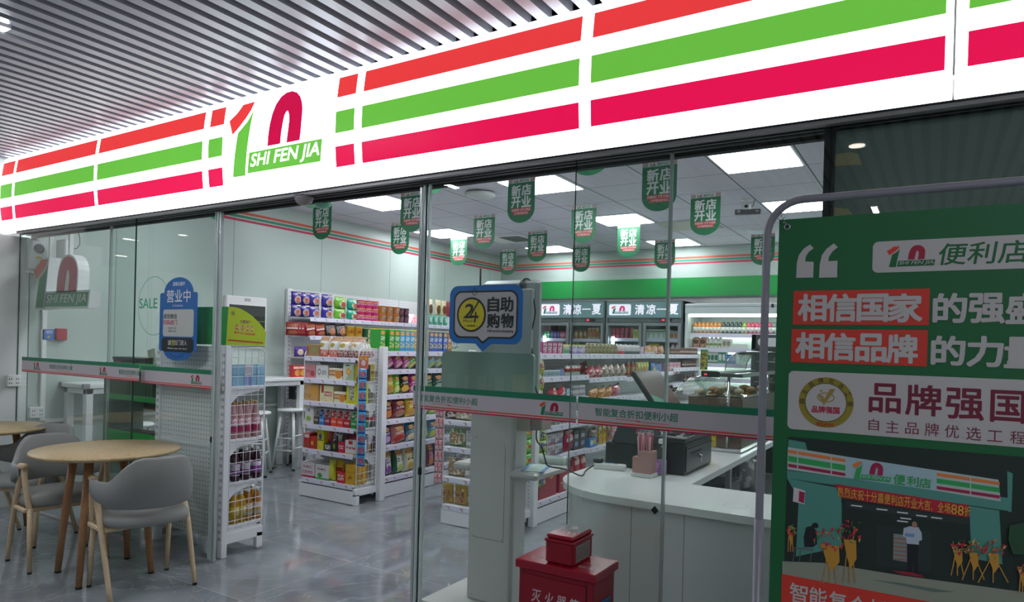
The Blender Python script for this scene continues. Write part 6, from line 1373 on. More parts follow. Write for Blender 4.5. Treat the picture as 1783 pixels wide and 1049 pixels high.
# third level
z = 1.036
xbag(z, [962], 14, .10, RB, 'red sweet bag on the third sweets shelf', None, tilt=.4); xbag(z, [977], 16, .10, pack('bright_red_sweets', 'B01E35', [('rect', .25, .75, .35, .6, 'D0A9A4')], .2), 'bright red sweet bag on the third sweets shelf', None, tilt=.4)
xbox(z, [990], 10, .085, pack('teal_box', '7FA6A8', [('spk', 8, .5, 0, 1, 0, 1, 'C9D6D2'), ('rect', 0, .2, 0, 1, '3F86B0')]), 'teal box on the third sweets shelf', None); xbox(z, [1003, 1014], 10.5, .052, pack('white_choc_box', 'C6C1C4', [('rect', 0, 1, .3, .55, '6A4A5A'), ('spk', 9, .5, .1, .9, .1, .9, '7E6A7A')]), 'white sweet box stacked on the third sweets shelf', 'white stacked sweet boxes', rows=2)
z = 1.002
xbag(z, [1033, 1047, 1059], 13, .10, pack('orange_sweets', 'B5722A', [('spk', 6, .55, 0, 1, 0, 1, 'D9A85A'), ('spk', 8, .62, 0, 1, 0, 1, '8C2A3A')], .2), 'orange sweet bag on the third sweets shelf', 'orange sweet bags', tilt=.3); xbag(z, [1072], 14, .12, pack('rose_sweets', 'A83A50', [('spk', 6, .58, 0, 1, 0, 1, 'D9A9AC')], .2), 'rose red sweet bag at the end of the third sweets shelf', None, tilt=.2)
# fourth and fifth level, under the waist strip
z = .807
xbag(z, [958, 972, 986, 1000], 14, .11, pack('grey_snack', '8E8C86', [('spk', 6, .52, 0, 1, 0, 1, 'C9C6BF'), ('spk', 9, .6, 0, 1, 0, 1, '4A4A4A')], .2), 'grey snack bag on the fourth sweets shelf', 'grey snack bags', tilt=.4); z = .792; xbag(z, [1025, 1038], 14, .07, pack('navy_snack', '23507E', [('spk', 6, .58, 0, 1, 0, 1, '5A9CC4')], .2), 'blue snack bag lying on the fourth sweets shelf', 'blue snack bags', tilt=.6, dep=.1)
z = .542
xbox(z, [958.5], 14.5, .098, pack('white_pink_box', 'B5B3B5', [('tri', .32, .6, '8C6A78'), ('spk', 8, .5, .1, .7, .4, .8, '6A6468'), ('rect', 0, 1, 0, .1, 'B03A5A')]), 'white and pink box stacked on the fifth sweets shelf', 'white and pink boxes', rows=2); xbox(z, [973], 13.5, .098, pack('white_blue_box', 'B9BABC', [('tri', .32, .6, '7A6A78'), ('spk', 8, .5, .1, .7, .4, .8, '6A6468'), ('rect', 0, 1, 0, .1, '5A5AA0')]), 'white and violet box stacked on the fifth sweets shelf', 'white and violet boxes', rows=2)
xbag(z, [989.5], 17, .20, pack('crimson_snack', 'A31F45', [('rect', .15, .9, .45, .62, 'D6C9C9'), ('spk', 7, .55, 0, 1, 0, .5, '7E2A3A')], .25), 'crimson snack bag on the fifth sweets shelf', None, tilt=.02, d=.05, nm='snack_bag', cat='snack bag'); xbox(z, [1003.5, 1014.5], 10.5, .18, pack('dark_snack_box', '3A353C', [('rect', .2, .8, .6, .8, 'A8A2A8'), ('ell', .5, .3, .3, .12, '8C86B0')]), 'dark snack box on the fifth sweets shelf', 'dark snack boxes', nm='snack_box')
z = .527
xbox(z, [1033], 14, .09, pack('blue_lowbox', '2F7EC4', [('ell', .3, .5, .18, .3, 'D9D3D6'), ('ell', .65, .55, .16, .3, 'C9B83A')]), 'blue low box on the fifth sweets shelf', None); xbag(z + .09, [1031], 13, .09, pack('clear_sweets', '7E8A7A', [('spk', 6, .55, 0, 1, 0, 1, 'A83A3A')], .2), 'clear bag of sweets above the blue low box', None, tilt=.1)
xbag(z, [1044, 1051], 7, .19, pack('yellow_snack2', 'CDB52A', [('ell', .5, .7, .25, .14, '6A2A26'), ('spk', 7, .55, 0, 1, .1, .6, 'B5362A')], .25), 'yellow tall snack bag on the fifth sweets shelf', 'yellow tall snack bags', tilt=.03, d=.03, nm='snack_bag', cat='snack bag'); xbag(z, [1059], 8, .19, pack('brown_snack2', '9C6A3A', [('ell', .5, .5, .3, .2, '6A3A2A')], .25), 'brown tall snack bag beside the yellow ones', None, tilt=.03, d=.03); xbag(z, [1067], 8, .19, pack('white_snack2', 'C6C1C4', [('spk', 7, .5, 0, 1, .1, .9, 'B03A5A')], .25), 'white and pink tall snack bag at the end of the fifth shelf', None, tilt=.03, d=.03)
xbox(.191, [953], 32, .27, pack('red_gift_box', 'A01E38', [('ell', .7, .62, .12, .06, 'C98A4A')]), 'large plain red gift box on the bottom sweets shelf', None, 'gift_box', 'gift box', d=.2); xbox(.191, [985], 24, .20, pack('red_gift_box2', '9C1C34', [('spk', 6, .62, .1, .9, .1, .9, 'D0A94A')]), 'second red gift box on the bottom sweets shelf, behind the counter end', None, 'gift_box', 'gift box', d=.2)
xbag(.30, [1001, 1012], 13, .2, pack('red_bag_low', 'B02238', [('rect', .2, .8, .5, .7, 'D9B9B4')], .2), 'red bag on the bottom shelf behind the counter', 'red bags behind the counter', tilt=.05)
# hanging sweets on the gondola post
GSA = pack('green_sachet', '4FA82E', [('rect', .45, .85, .35, .65, 'C9402B'), ('ell', .35, .5, .1, .16, 'C9C23A'), ('spk', 8, .58, 0, 1, 0, 1, '8CC45A')], .2); GSB = pack('green_violet_sachet', '6FA83A', [('ell', .5, .5, .36, .34, '45408C'), ('spk', 7, .55, 0, 1, 0, 1, 'B9C43A')], .2); MIX = pack('purple_green_sachet', '8CA83A', [('ell', .5, .6, .36, .3, 'A8328C'), ('spk', 6, .52, 0, 1, 0, 1, 'C9B53A'), ('spk', 9, .6, 0, 1, 0, 1, '3F8C4A')], .2)
def side_strip(c, py, lab, n, w_, h, m, d): y = along(c, 0, -2.825, 1.0); strip_thing('snack_strip', lab, (-2.822, y, U(c, py, 0, -2.825).z), n, w_, h, m, pi / 2, d=d)
side_strip(917, 716, 'green sachet strip with red print hanging on the bread shelf end beside the kiosk column', 5, .16, .115, GSA, .04)
side_strip(944, 706, 'green sachet strip with blue print, hanging right of the other green strip', 7, .15, .098, GSB, .04)
side_strip(938, 628, 'purple and green sachet strip hanging on the sweets gondola post', 4, .09, .125, MIX, .05)

# ================================================================== FRIDGES AND OPEN COOLER
YF = 9.74
FGR = mat('fridge_grey', '6A7072', .4, .4); FSIGN = mat('fridge_sign', '5E7F84', .4, emit=.24, ecol='86A3A6'); FWORD = mat('fridge_word', 'E6E2F2', .4, emit=.75, ecol='F2EEFF'); FIN = mat('fridge_inside', '8E989A', .5); FLT = mat('fridge_tube', 'FFFFFF', .5, emit=9, ecol='EAF7FF'); FGL = glass_mat('fridge_glass', (.90, .93, .94), .8)
def fy(px, py): return U(px, py, 1, YF)
def fridge(px0, px1, lab, drinks):
    x0, x1 = fy(px0, 560).x, fy(px1, 560).x; W_ = x1 - x0; zt = fy(px1, 524).z; zs = fy((px0 + px1) / 2, 554).z; zd = fy((px0 + px1) / 2, 561.5).z
    t = thing('drinks_fridge', lab, 'fridge', (x0, YF, 0)); b = MB()
    b.box(0, .03, 0, .68, 0, zt, FGR).box(W_ - .03, W_, 0, .68, 0, zt, FGR).box(0, W_, .65, .68, 0, zt, FIN).box(0, W_, .02, .68, zd, zt, FGR).box(0, W_, .0, .68, 0, .12, FGR).box(W_ / 2 - .015, W_ / 2 + .015, .0, .05, .12, zd, FGR); b.build('cabinet', t)
    MB().box(.02, W_ - .02, -.012, .02, zs + .005, zt - .012, FSIGN).box(0, W_, -.006, .02, zs - .005, zs + .005, FGR).box(0, W_, -.014, .02, zt - .012, zt, FGR).build('sign_panel', t)['label'] = 'backlit grey green sign panel'
    a = Art((x0, YF - .0125, 0), step=.001); h = zt - zs
    a.poly(rrect(x0 * 0 + W_ * .045, zs + h * .16, W_ * .34, zt - h * .17, .025), FWORD, 1)
    for s_, f0, f1 in (('清', .395, .515), ('凉', .545, .66), ('一', .675, .80), ('夏', .82, .945)):
        if s_ == '一': a.rect(W_ * f0, zs + h * .485, W_ * f1, zs + h * .545, FWORD, 1)
        else: a.text(s_, W_ * f0, zs + h * .21, W_ * f1, zs + h * .80, FWORD, 1, bold=.03)
    emblem(a, W_ * .075, zs + h * .24, W_ * .31, zt - h * .26, 2, mat('fe_flag', 'DE6A55', .4, emit=.35), mat('fe_stem', '4E8C8A', .4, emit=.15), mat('fe_zero', 'E0447E', .4, emit=.4), FWORD)
    a.build('sign_lettering', t)
    MB().box(W_ * .72, W_ * .86, -.006, .0, zd + .014, zs - .012, BLACK).box(W_ * .74, W_ * .78, -.008, -.006, zd + .02, zs - .018, mat('led_red', 'E0325A', .4, emit=1.0)).build('control_panel', t)
    for k, (u0, u1) in enumerate(((.012, W_ / 2 - .012), (W_ / 2 + .012, W_ - .012))):
        d = MB(); f = .045; d.box(u0, u0 + f, -.03, 0, .13, zd - .01, mat('door_frame_grey', '8A9092', .35, .5), .004).box(u1 - f, u1, -.03, 0, .13, zd - .01, mat('door_frame_grey', '', .4), .004).box(u0 + f, u1 - f, -.03, 0, zd - .01 - f, zd - .01, mat('door_frame_grey', '', .4), .003).box(u0 + f, u1 - f, -.03, 0, .13, .13 + f, mat('door_frame_grey', '', .4), .003)
        o = d.build('door', t); MB().box(u0 + f, u1 - f, -.018, -.012, .13 + f, zd - .01 - f, FGL).build('glass', o)
        hx = u1 - .02 if k == 0 else u0 + .02; MB().tube([(hx, -.03, .8), (hx, -.055, .82), (hx, -.055, 1.2), (hx, -.03, 1.22)], .008, CHROME, 8).build('handle', o)
        if k == 0: MB().box(u0 + .06, u0 + .10, .06, .09, .3, zd - .22, FLT).build('light_tube', t)
    for z in (fy((px0 + px1) / 2, 590).z, fy((px0 + px1) / 2, 590).z - .30, .95, .65, .35): MB().box(.03, W_ - .03, .12, .6, z - .012, z, WPLAST).box(.03, W_ - .03, .115, .12, z - .045, z + .004, PRICE).build('shelf', t)
    zz = fy((px0 + px1) / 2, 590).z
    for (pc, kind, lb, g_) in drinks:
        for c in pc: kind[0].put((along(c, 1, YF + .17, zz + .0), YF + .17, zz + .002 - kind[1]), 0, lb, g_)
    return t, zz
def canp(n, col, L=(), h=.12, r=.031): return one('drink_can', 'drink can', lambda: MB().lathe([(r * .8, 0), (r, .008), (r, h * .88), (r * .82, h * .97), (r * .8, h)], pack(n, col, L, .25), 12))
cg, cp_, cr_ = canp('can_g', '2E9C5A', [('rect', 0, 1, .4, .6, '9CD0B0')]), canp('can_p', '4A3F86', [('spk', 6, .55, 0, 1, .2, .8, '9C90C4')]), canp('can_r', 'B5455E', [('spk', 6, .55, 0, 1, .2, .8, 'E0B9C4')])
co, cy2, crd = canp('can_o', 'B9803A', [('ell', .5, .6, .4, .25, 'D9C08C')], .13), canp('can_y', 'CFC4A0', [('rect', 0, 1, .55, .9, 'C9862B'), ('ell', .5, .35, .4, .2, 'C9603A')], .175, .036), canp('can_red', 'B01E4A', [('rect', 0, 1, .3, .45, '7E1636')], .165)
cart = lambda n, col, L, w_=.085, h=.14: one('drink_carton', 'carton', lambda: MB().box(-w_ / 2, w_ / 2, -.04, .04, 0, h, pack(n, col, L, .4), .002))
cw, cwb, cyb = cart('carton_wg', 'D6DAD3', [('rect', 0, 1, .72, .86, '5FA05A'), ('rect', .4, .6, .1, .9, '9CBF98')]), cart('carton_wb', 'D3CDC6', [('ell', .5, .4, .34, .3, 'B5743A')], .08, .125), cart('carton_y', 'C9C23A', [('ell', .5, .5, .3, .3, '8CA83A')], .08, .14)
fr1, zf1 = fridge(936.5, 1053, 'double door drinks fridge with lit sign, left of the two, nearer the kiosk', [([950, 956], (cg, 0), 'green drink can in the fridge next to the kiosk', 'green drink cans'), ([962, 967.5, 973], (cp_, 0), 'dark violet drink can in the fridge next to the kiosk', 'violet drink cans'), ([978.5, 983.5], (cr_, 0), 'pink drink can in the fridge next to the kiosk', 'pink drink cans'), ([1004, 1012, 1019.5], (co, 0), 'orange drink can in the fridge next to the kiosk', 'orange drink cans'), ([1027, 1034, 1041], (cy2, 0), 'tall cream and orange drink can in the fridge next to the kiosk', 'tall cream drink cans')])
fr2, zf2 = fridge(1055, 1188.5, 'double door drinks fridge with lit sign, right of the two, beside the open cooler', [([1069, 1076.5, 1084, 1092, 1100], (crd, 0), 'crimson drink can in the fridge next to the cooler', 'crimson drink cans'), ([1108], (cyb, 0), 'yellow green carton beside the crimson cans', None), ([1131, 1139.5, 1148, 1156.5, 1163.5], (cw, 0), 'white and green carton in the fridge next to the cooler', 'white and green cartons'), ([1171, 1178], (cwb, 0), 'small white carton with brown picture in the fridge next to the cooler', 'small white cartons')])
dk = bottlep('drink_bottle', .034, .23, mat('cola_dark', '2A2A34', .15), pack('label_plain', '5A5A6E', []), WPLAST, .3); rdw = bottlep('drink_bottle', .04, .26, mat('milk_white', 'D9CFCF', .3), pack('label_redwhite', 'D6CFCF', [('rect', 0, 1, .4, .6, 'A87A86')]), mat('cap_red', 'C9442E', .4), .28); clr = bottlep('drink_bottle', .033, .23, mat('water_grey', 'A9B5B8', .1), pack('label_water', 'B9C6CC', []), mat('cap_pale', 'D3D9DC', .4), .3)
dgr = canp('can_dg', '2E7A4A', [], .24)
for pr, cs, lb, g_ in ((dgr, [1004, 1010], 'green bottle top on the second fridge shelf', 'second row green cans'), (dk, [1073, 1081, 1089, 1097], 'dark bottle with pale cap in the second row of the fridge next to the cooler', 'dark fridge bottles'), (clr, [1103.5, 1109], 'clear bottle beside the dark ones in the fridge next to the cooler', 'clear fridge bottles'), (rdw, [1171.5, 1179], 'white bottle with red cap in the fridge next to the cooler', 'red capped white bottles'), (crd, [1018, 1024], 'crimson can in the second row of the fridge next to the kiosk', 'second row crimson cans'), (clr, [1031, 1037, 1043], 'clear bottle in the second row of the fridge next to the kiosk', 'second row clear bottles'), (cp_, [955, 961, 967, 973], 'violet can in the second row of the fridge next to the kiosk', 'second row violet cans')):
    for c in cs: zz = zf1 - .30; pr.put((along(c, 1, YF + .17, zz), YF + .17, zz + .002), 0, lb, g_)
tag(pouch_mb(.17, .09, .10, mat('yellow_loaf_pack', 'C9B23A', .3), 3).build('yellow_pack', loc=(along(1139, 1, YF + .17, zf1 - .12), YF + .17, zf1 - .135)), 'yellow pack lying in the fridge next to the cooler', 'pack'); tag(MB().box(-.10, .10, -.05, .05, 0, .16, mat('grey_pack', '8C8A80', .4), .004).build('grey_carton', loc=(along(1139, 1, YF + .17, zf1 - .3), YF + .17, zf1 - .298)), 'grey carton under the yellow pack in the fridge next to the cooler', 'carton')
# open cooler
X0c = fy(1193, 560).x; X1c = .55; zc_t = fy(1260, 529).z; COOL = mat('cooler_white', 'C9D3D2', .35); CTUBE = mat('cooler_tube', 'FFFFFF', .5, emit=6, ecol='F2FFF8')
t = thing('open_cooler', 'long white open cooler with lit shelves of juice along the back wall', 'cooler', (X0c, YF, 0)); W_ = X1c - X0c
MB().box(0, .04, 0, .7, 0, zc_t, COOL).box(W_ - .04, W_, 0, .7, 0, zc_t, COOL).box(0, W_, .66, .7, 0, zc_t, mat('cooler_back', 'DCE6E2', .4)).box(0, W_, .0, .7, 0, .35, COOL).build('body', t); zc_b = fy(1260, 548).z
MB().box(0, W_, -.02, .66, zc_b + .01, zc_t, COOL, .006).box(0, W_, -.022, -.018, (zc_b + zc_t) / 2 + .03, (zc_b + zc_t) / 2 + .036, FGR).build('canopy', t); MB().box(.06, W_ - .06, .02, .08, zc_b - .03, zc_b + .008, CTUBE).build('light_tube', t)
CZ = [fy(1260, 581).z, fy(1260, 607).z, fy(1260, 634).z, fy(1260, 660).z]
for z in CZ: MB().box(.04, W_ - .04, .12, .66, z - .015, z, COOL).box(.04, W_ - .04, .112, .12, z - .055, z + .004, PRICE).build('shelf', t); MB().box(.06, W_ - .06, .60, .64, z - .045, z - .018, CTUBE).build('light_tube', t)
tag(MB().box(0, .03, -.02, 0, 0, .05, BLACK).build('display_unit', loc=(fy(1344, 533).x, YF - .022, fy(1344, 536).z)), 'small digital readout on the cooler canopy', 'display')
juice = lambda n, col, lab: bottlep('juice_bottle', .037, .165, mat(n, col, .2), pack(n + '_lab', lab, [('spk', 8, .55, 0, 1, .3, .9, '5A5A55'), ('rect', .3, .7, 0, .25, col)]), mat(n, col, .2), .26, 'juice bottle', (.08, .55))
YJ = YF + .18
for cs, pr, lb, g_ in (([1211 + 7.0 * k for k in range(7)], juice('orange_juice', 'B8702A', 'D3D3CC'), 'orange juice bottle on the top cooler shelf', 'orange juice bottles'), ([1260 + 7.3 * k for k in range(5)], juice('dark_juice2', '2F3A3A', 'CFD3CF'), 'dark juice bottle on the top cooler shelf', 'dark cooler juice bottles'), ([1296.5], juice('green_juice', '7E9A2E', 'CFD3C4'), 'green juice bottle between dark and pink ones', None), ([1304 + 7.1 * k for k in range(6)], juice('pink_juice', 'B8355A', 'D6CFCF'), 'pink juice bottle on the top cooler shelf', 'pink juice bottles'), ([1348, 1356, 1364, 1372], juice('grey_juice', '6A6A6E', 'D3D3D3'), 'grey juice bottle on the top cooler shelf behind the banner pole', 'grey juice bottles')):
    put_y(pr, cs, YF, CZ[0] + .002, lb, g_, .18)
wb = bottlep('yoghurt_bottle', .035, .17, mat('yoghurt', 'D9DDD8', .3), pack('yog_lab', 'D3DACB', [('ell', .5, .35, .4, .3, '8CA85A')]), WPLAST, .25, 'yoghurt bottle'); put_y(wb, [1231.5, 1239, 1246.5, 1254], YF, CZ[1] + .002, 'white yoghurt bottle on the second cooler shelf', 'yoghurt bottles', .18)
put_y(cart('carton_pale', 'D0D0C4', [('ell', .5, .5, .3, .3, '8C8A70')], .075, .13), [1262, 1269.5], YF, CZ[1] + .002, 'pale carton on the second cooler shelf', 'pale cooler cartons', .18); put_y(cart('tub_pale', 'D9DDD6', [], .085, .06), [1278, 1287, 1297], YF, CZ[1] + .002, 'low white tub on the second cooler shelf', 'low white tubs', .18)
bk = one('fruit_basket', 'basket', lambda: MB().lathe([(.05, 0), (.06, .01), (.065, .11), (.055, .14), (.02, .155)], pack('basket', '8C5A4A', [('spk', 8, .5, 0, 1, 0, 1, 'C9A88C'), ('ell', .5, .55, .3, .2, '5A3A2A')]), 12)); put_y(bk, [1212.5, 1225], YF, CZ[1] + .002, 'brown printed tub at the left end of the second cooler shelf', 'brown printed tubs', .18)
put_y(cart('milk_wg', 'D3DAD3', [('ell', .5, .5, .36, .25, '3F7A66'), ('rect', 0, 1, .0, .12, '3F8C5A')], .07, .16), [1235, 1241.5, 1248], YF, CZ[2] + .002, 'white milk carton on the third cooler shelf', 'white milk cartons', .18); put_y(cart('milk_g', '6FA890', [('ell', .5, .55, .32, .28, 'D3DDD3')], .075, .16), [1255, 1261.5], YF, CZ[2] + .002, 'green milk carton on the third cooler shelf', 'green milk cartons', .18); put_y(cart('milk_b', '4A8CC9', [('spk', 7, .55, 0, 1, .2, .8, 'D9E0E6')], .085, .13), [1268, 1275.5], YF, CZ[2] + .002, 'blue milk carton on the third cooler shelf', 'blue milk cartons', .18)
put_y(cart('lunch', '9C8A5A', [('spk', 6, .5, 0, 1, 0, 1, '4A6A3A')], .12, .10), [1229, 1243], YF, CZ[3] + .002, 'packed salad box on the lowest visible cooler shelf', 'packed salad boxes', .18)
tag(MB().box(-.05, .05, -.01, .0, 0, .28, pack('tall_sign', '3F5A3A', [('spk', 6, .5, 0, 1, 0, 1, 'B8A84A'), ('rect', 0, 1, .9, 1, '2E8C4A')])).build('product_card', loc=(along(1226, 1, 9.56, 1.3), 9.56, fy(1226, 640).z - .03)), 'green product card standing at the end of the sweets gondola', 'card')
# ================================================================== COUNTER AND WHAT STANDS ON IT
ZC = .78; CTOP = mat('counter_top', 'E6E9E6', .08); CBODY = mat('counter_body', 'D2D3D3', .45)
def c_outline(d):
    P = [(.55, 3.10 + d), (-1.33, 3.10 + d)]
    for k in range(1, 13):
        th = math.radians(270 - 90 * k / 12); P.append((-1.33 + (.44 - d) * math.cos(th), 3.54 + (.44 - d) * math.sin(th)))
    P += [(-1.77 + d, 6.9 - d), (-1.11 - d, 6.9 - d), (-1.11 - d, 3.65 - d), (.55, 3.65 - d)]
    return P
t = thing('counter', 'white service counter with rounded end and polished top', 'counter', (0, 0, 0))
MB().prism(c_outline(0), ZC - .035, ZC, CTOP).build('worktop', t)
b = MB(); po = c_outline(.035)[:15] + [(-1.735, 4.9), (-1.70, 4.9), (-1.70, 3.60), (.55, 3.60)]; b.prism(po, 0, ZC - .035, CBODY)
for x in (-1.24, -.98): b.box(x - .0012, x + .0012, 3.1345, 3.136, .0, ZC - .036, mat('seam', '6A6C6C', .6))
b.build('front', t)
MB().box(-1.16, -1.13, 3.65, 3.69, 0, ZC - .035, GREYPL).box(-1.735, -1.70, 4.9, 6.85, 0, ZC - .035, CBODY).box(-1.16, -1.13, 4.55, 4.60, 0, ZC - .035, GREYPL).box(-1.16, -1.13, 5.6, 5.65, 0, ZC - .035, GREYPL).box(-1.16, -1.13, 6.82, 6.87, 0, ZC - .035, GREYPL).build('inner_frame', t)
MB().box(-1.70, -1.14, 3.7, 6.85, .33, .35, GREYPL).build('under_shelf', t)
a = Art((0, 0, ZC), ea=(1, 0, 0), eb=(0, 1, 0)); c = U(1281, 882, 2, ZC); a.band(*ring_pts(c.x, c.y, .055, .055, .003, 30), GREYPL, 1); a.build('cable_hole', t); t.children[-1]
tag(MB().box(-.2, .2, -.15, .15, 0, .22, mat('bin_grey', '5A5E62', .5), .01).build('storage_box', loc=(-1.40, 5.0, .3505)), 'dark storage box under the counter return', 'box')
tag(pouch_mb(.35, .34, .22, pack('silver_bag', '9A9C9E', [('spk', 5, .55, 0, 1, 0, 1, 'D0D2D2')], .15), 4).build('silver_bag', loc=(-1.36, 5.95, .3505), rz=1.57), 'crinkled silver bag under the counter return', 'bag')
tag(MB().box(-.004, .0, -.12, .12, 0, .20, pack('gold_notice', '5A5444', [('spk', 5, .5, .1, .9, .1, .9, 'C9B46A')])).build('notice_board', loc=(-1.109, 5.3, .50)), 'dark notice with golden lettering on the counter return', 'notice')
# cash drawer with printer tray
p = U(1190.8, 829.9, 2, ZC); q0 = U(1157, 823, 2, ZC); q1 = U(1231.6, 806, 2, ZC)
L_ = p.x - q0.x + .03; Dp = q1.y - p.y
t = thing('cash_drawer', 'black cash drawer with a slatted dark tray on top', 'cash drawer', (p.x, p.y, ZC)); L_ = max(.16, min(.3, L_)); Dp = max(.30, min(.55, Dp))
MB().box(-L_, 0, 0, Dp, .004, .185, BLACK, .006).build('body', t); MB().box(0, .006, .02, Dp - .02, .02, .165, mat('drawer_front', '33353A', .4), .003).box(.006, .009, .10, Dp * .55, .115, .123, SLOT).box(.006, .010, .04, Dp - .04, .150, .155, SLOT).build('drawer', t)
MB().tube([(.006, Dp * .45, .10), (.03, Dp * .47, .09), (.006, Dp * .49, .08)], .004, CHROME, 6).tube([(.02, Dp * .46, .09), (.022, Dp * .48, .055), (.02, Dp * .5, .05)], .003, CHROME, 6).build('keys', t); MB().box(-L_ * .7, -L_ * .66, -.002, 0, .10, .106, mat('led_blue', '3A5AE0', .4, emit=1.5)).build('status_light', t)
t = thing('printer_tray', 'dark slatted tray resting on the black cash drawer', 'tray', (p.x, p.y, ZC + .1855)); MB().box(-L_ - .004, .004, -.01, Dp + .0, .0, .03, mat('tray_dark', '2B2C30', .4), .005).build('base', t)
b = MB(); random.seed(11)
for k in range(46):
    x, y = random.uniform(-L_ + .02, -.02), random.uniform(.02, Dp - .03); an = random.uniform(-.5, .5) + .5; b.obox(Vector((x, y, .03)), Vector((.035 * math.cos(an), .035 * math.sin(an), 0)), Vector((-.008 * math.sin(an), .008 * math.cos(an), 0)), Vector((0, 0, .008)), random.choice((BLACK, mat('slat_grey', '6A6C70', .4), BLACK, DARKM)))
b.build('slats', t)
# straw holder, bottle, power strip
p = U(1116, 832, 2, ZC); t = thing('straw_holder', 'pink box of wrapped drinking straws on the counter', 'straw holder', (p.x, p.y + .05, ZC)); PKBX = mat('pink_card', 'B98A86', .5)
MB().box(-.062, .062, -.05, .05, 0, .022, WPLAST, .004).build('base', t); MB().box(-.055, .055, -.045, .045, .022, .11, PKBX).box(-.02, .055, -.045, .045, .11, .145, PKBX).build('box', t)
t2 = thing('straw_bundle', 'bundle of pink striped straws in clear wrap standing in the pink box', 'straws', (p.x, p.y + .05, ZC + .05)); b = MB(); random.seed(5)
for k in range(30):
    x, y = random.uniform(-.045, .045), random.uniform(-.035, .035); MB
    b.tube([(x, y, .02), (x + random.uniform(-.012, .012), y + random.uniform(-.01, .01), random.uniform(.17, .20))], .0032, mat(*random.choice((('straw_pink', 'C97A8C', .3), ('straw_red', 'B03A55', .3), ('straw_pale', 'DCC9CC', .3)))), 6)
o = b.build('straws', t2); o['kind'] = 'stuff'
b = MB(); random.seed(6)
for k in range(5): m_ = pouch_mb(.035, .05, .02, glass_mat('clear_wrap', (.93, .93, .93), 3.0, .15), k, 4, 4); m_.xf(Matrix.Translation((-.04 + .02 * k, .0, .185)) @ Matrix.Rotation(random.uniform(-.5, .5), 4, 'Y')); b.add(m_.v, m_.f, m_.mats[0], True)
b.build('wrap_tops', t2)
p = U(1147, 829, 2, ZC); PETG = glass_mat('pet_bottle', (.86, .88, .9), 1.5, .02)
def pet():
    t = thing('water_bottle', '', 'bottle'); r, h = .033, .205
    MB().lathe([(r * .9, 0), (r, .008), (r, .06), (r * .96, .07), (r, .08), (r, .13), (r * .92, .145), (r * .45, .175), (r * .42, .185)], PETG, 18).build('body', t); MB().lathe([(r * 1.015, .012), (r * 1.015, .085)], pack('label_lilac', 'A86AB8', [('rect', .1, .5, .2, .8, 'C9A9CF'), ('spk', 9, .55, 0, 1, 0, 1, '8A4A9C')]), 18).build('label', t); MB().lathe([(r * .46, .180), (r * .5, .183), (r * .5, .203), (r * .44, .207)], WPLAST, 16).build('cap', t); return t
Proto(pet).put((p.x, p.y + .03, ZC), 0, 'clear bottle with lilac label and white cap beside the pink straw box')
p0, p1 = U(1033, 817, 2, ZC), U(1088, 822, 2, ZC); v = p1 - p0; t = thing('power_strip', 'white power strip lying on the rounded counter end', 'power strip', (p0.x, p0.y, ZC), math.atan2(v.y, v.x)); Ls = v.length
MB().box(0, Ls, 0, .05, .0, .036, WPLAST, .006).build('body', t); MB().box(.06, Ls * .55, .012, .038, .036, .037, mat('strip_label', '7E9FC4', .4)).box(Ls * .6, Ls * .75, .012, .038, .036, .037, GREYPL).build('sticker', t); MB().box(-.005, .05, .005, .045, .036, .062, BLACK, .006).build('plug', t)
# till: black base, stand and tilted screen
p = U(1052, 812, 2, ZC); q = U(1097, 812, 2, ZC); zt_ = ZC + .17
t = thing('point_of_sale', 'black point of sale terminal with tilted touch screen', 'till', (-1.60, 4.05, ZC))
MB().box(-.12, .13, -.16, .2, .002, .15, BLACK, .008).build('base', t); MB().prism([(-.08, 0), (.16, 0), (.07, .20), (-.0, .20)], -.1, .16, mat('till_stand', '3C4045', .4), (Vector((0, 0, .15)), Vector((1, 0, 0)), Vector((0, 0, 1)), Vector((0, -1, 0)))).build('stand', t)
A0 = U(1103, 646, 1, 4.12); C0 = U(1140, 703, 1, 4.12 - .0); B0 = U(1147, 643.5, 0, A0.x)
tl = Vector(A0); ex = Vector((0, min(.5, B0.y - A0.y), 0)); dn = Vector((C0.x - A0.x, 0, C0.z - A0.z)); dn = dn * 1.5
SCN = mat('till_screen', '6E5E58', .12); o_ = tl + dn - Vector((-1.60, 4.05, ZC)); nrm = ex.cross(-dn).normalized()  # brown of the reflection in the glass put into the screen colour
MB().obox(o_ - nrm * .03, ex, -dn, nrm * .028, BLACK, .004).build('screen_case', t); MB().obox(o_ - nrm * .002 + ex * .03 - dn * .03, ex * .94, -dn * .94, nrm * .003, SCN).build('screen', t)
a = Art(o_ + nrm * .0012, ea=ex.normalized(), eb=(-dn).normalized()); wd, hg = ex.length, dn.length
a.poly([(wd * .04, hg * .04), (wd * .95, hg * .04), (wd * .5, hg * .34), (wd * .04, hg * .52)], mat('screen_green', '5E9C86', .2), 1); a.poly([(wd * .1, hg * .06), (wd * .75, hg * .06), (wd * .6, hg * .27), (wd * .1, hg * .27)], WHITE, 2); a.text('SHI FEN JIA', wd * .15, hg * .09, wd * .6, hg * .14, RED, 3); a.line([(wd * .2, hg * .18), (wd * .5, hg * .2)], .012, ORANGE, 3); a.build('screen_picture', t)
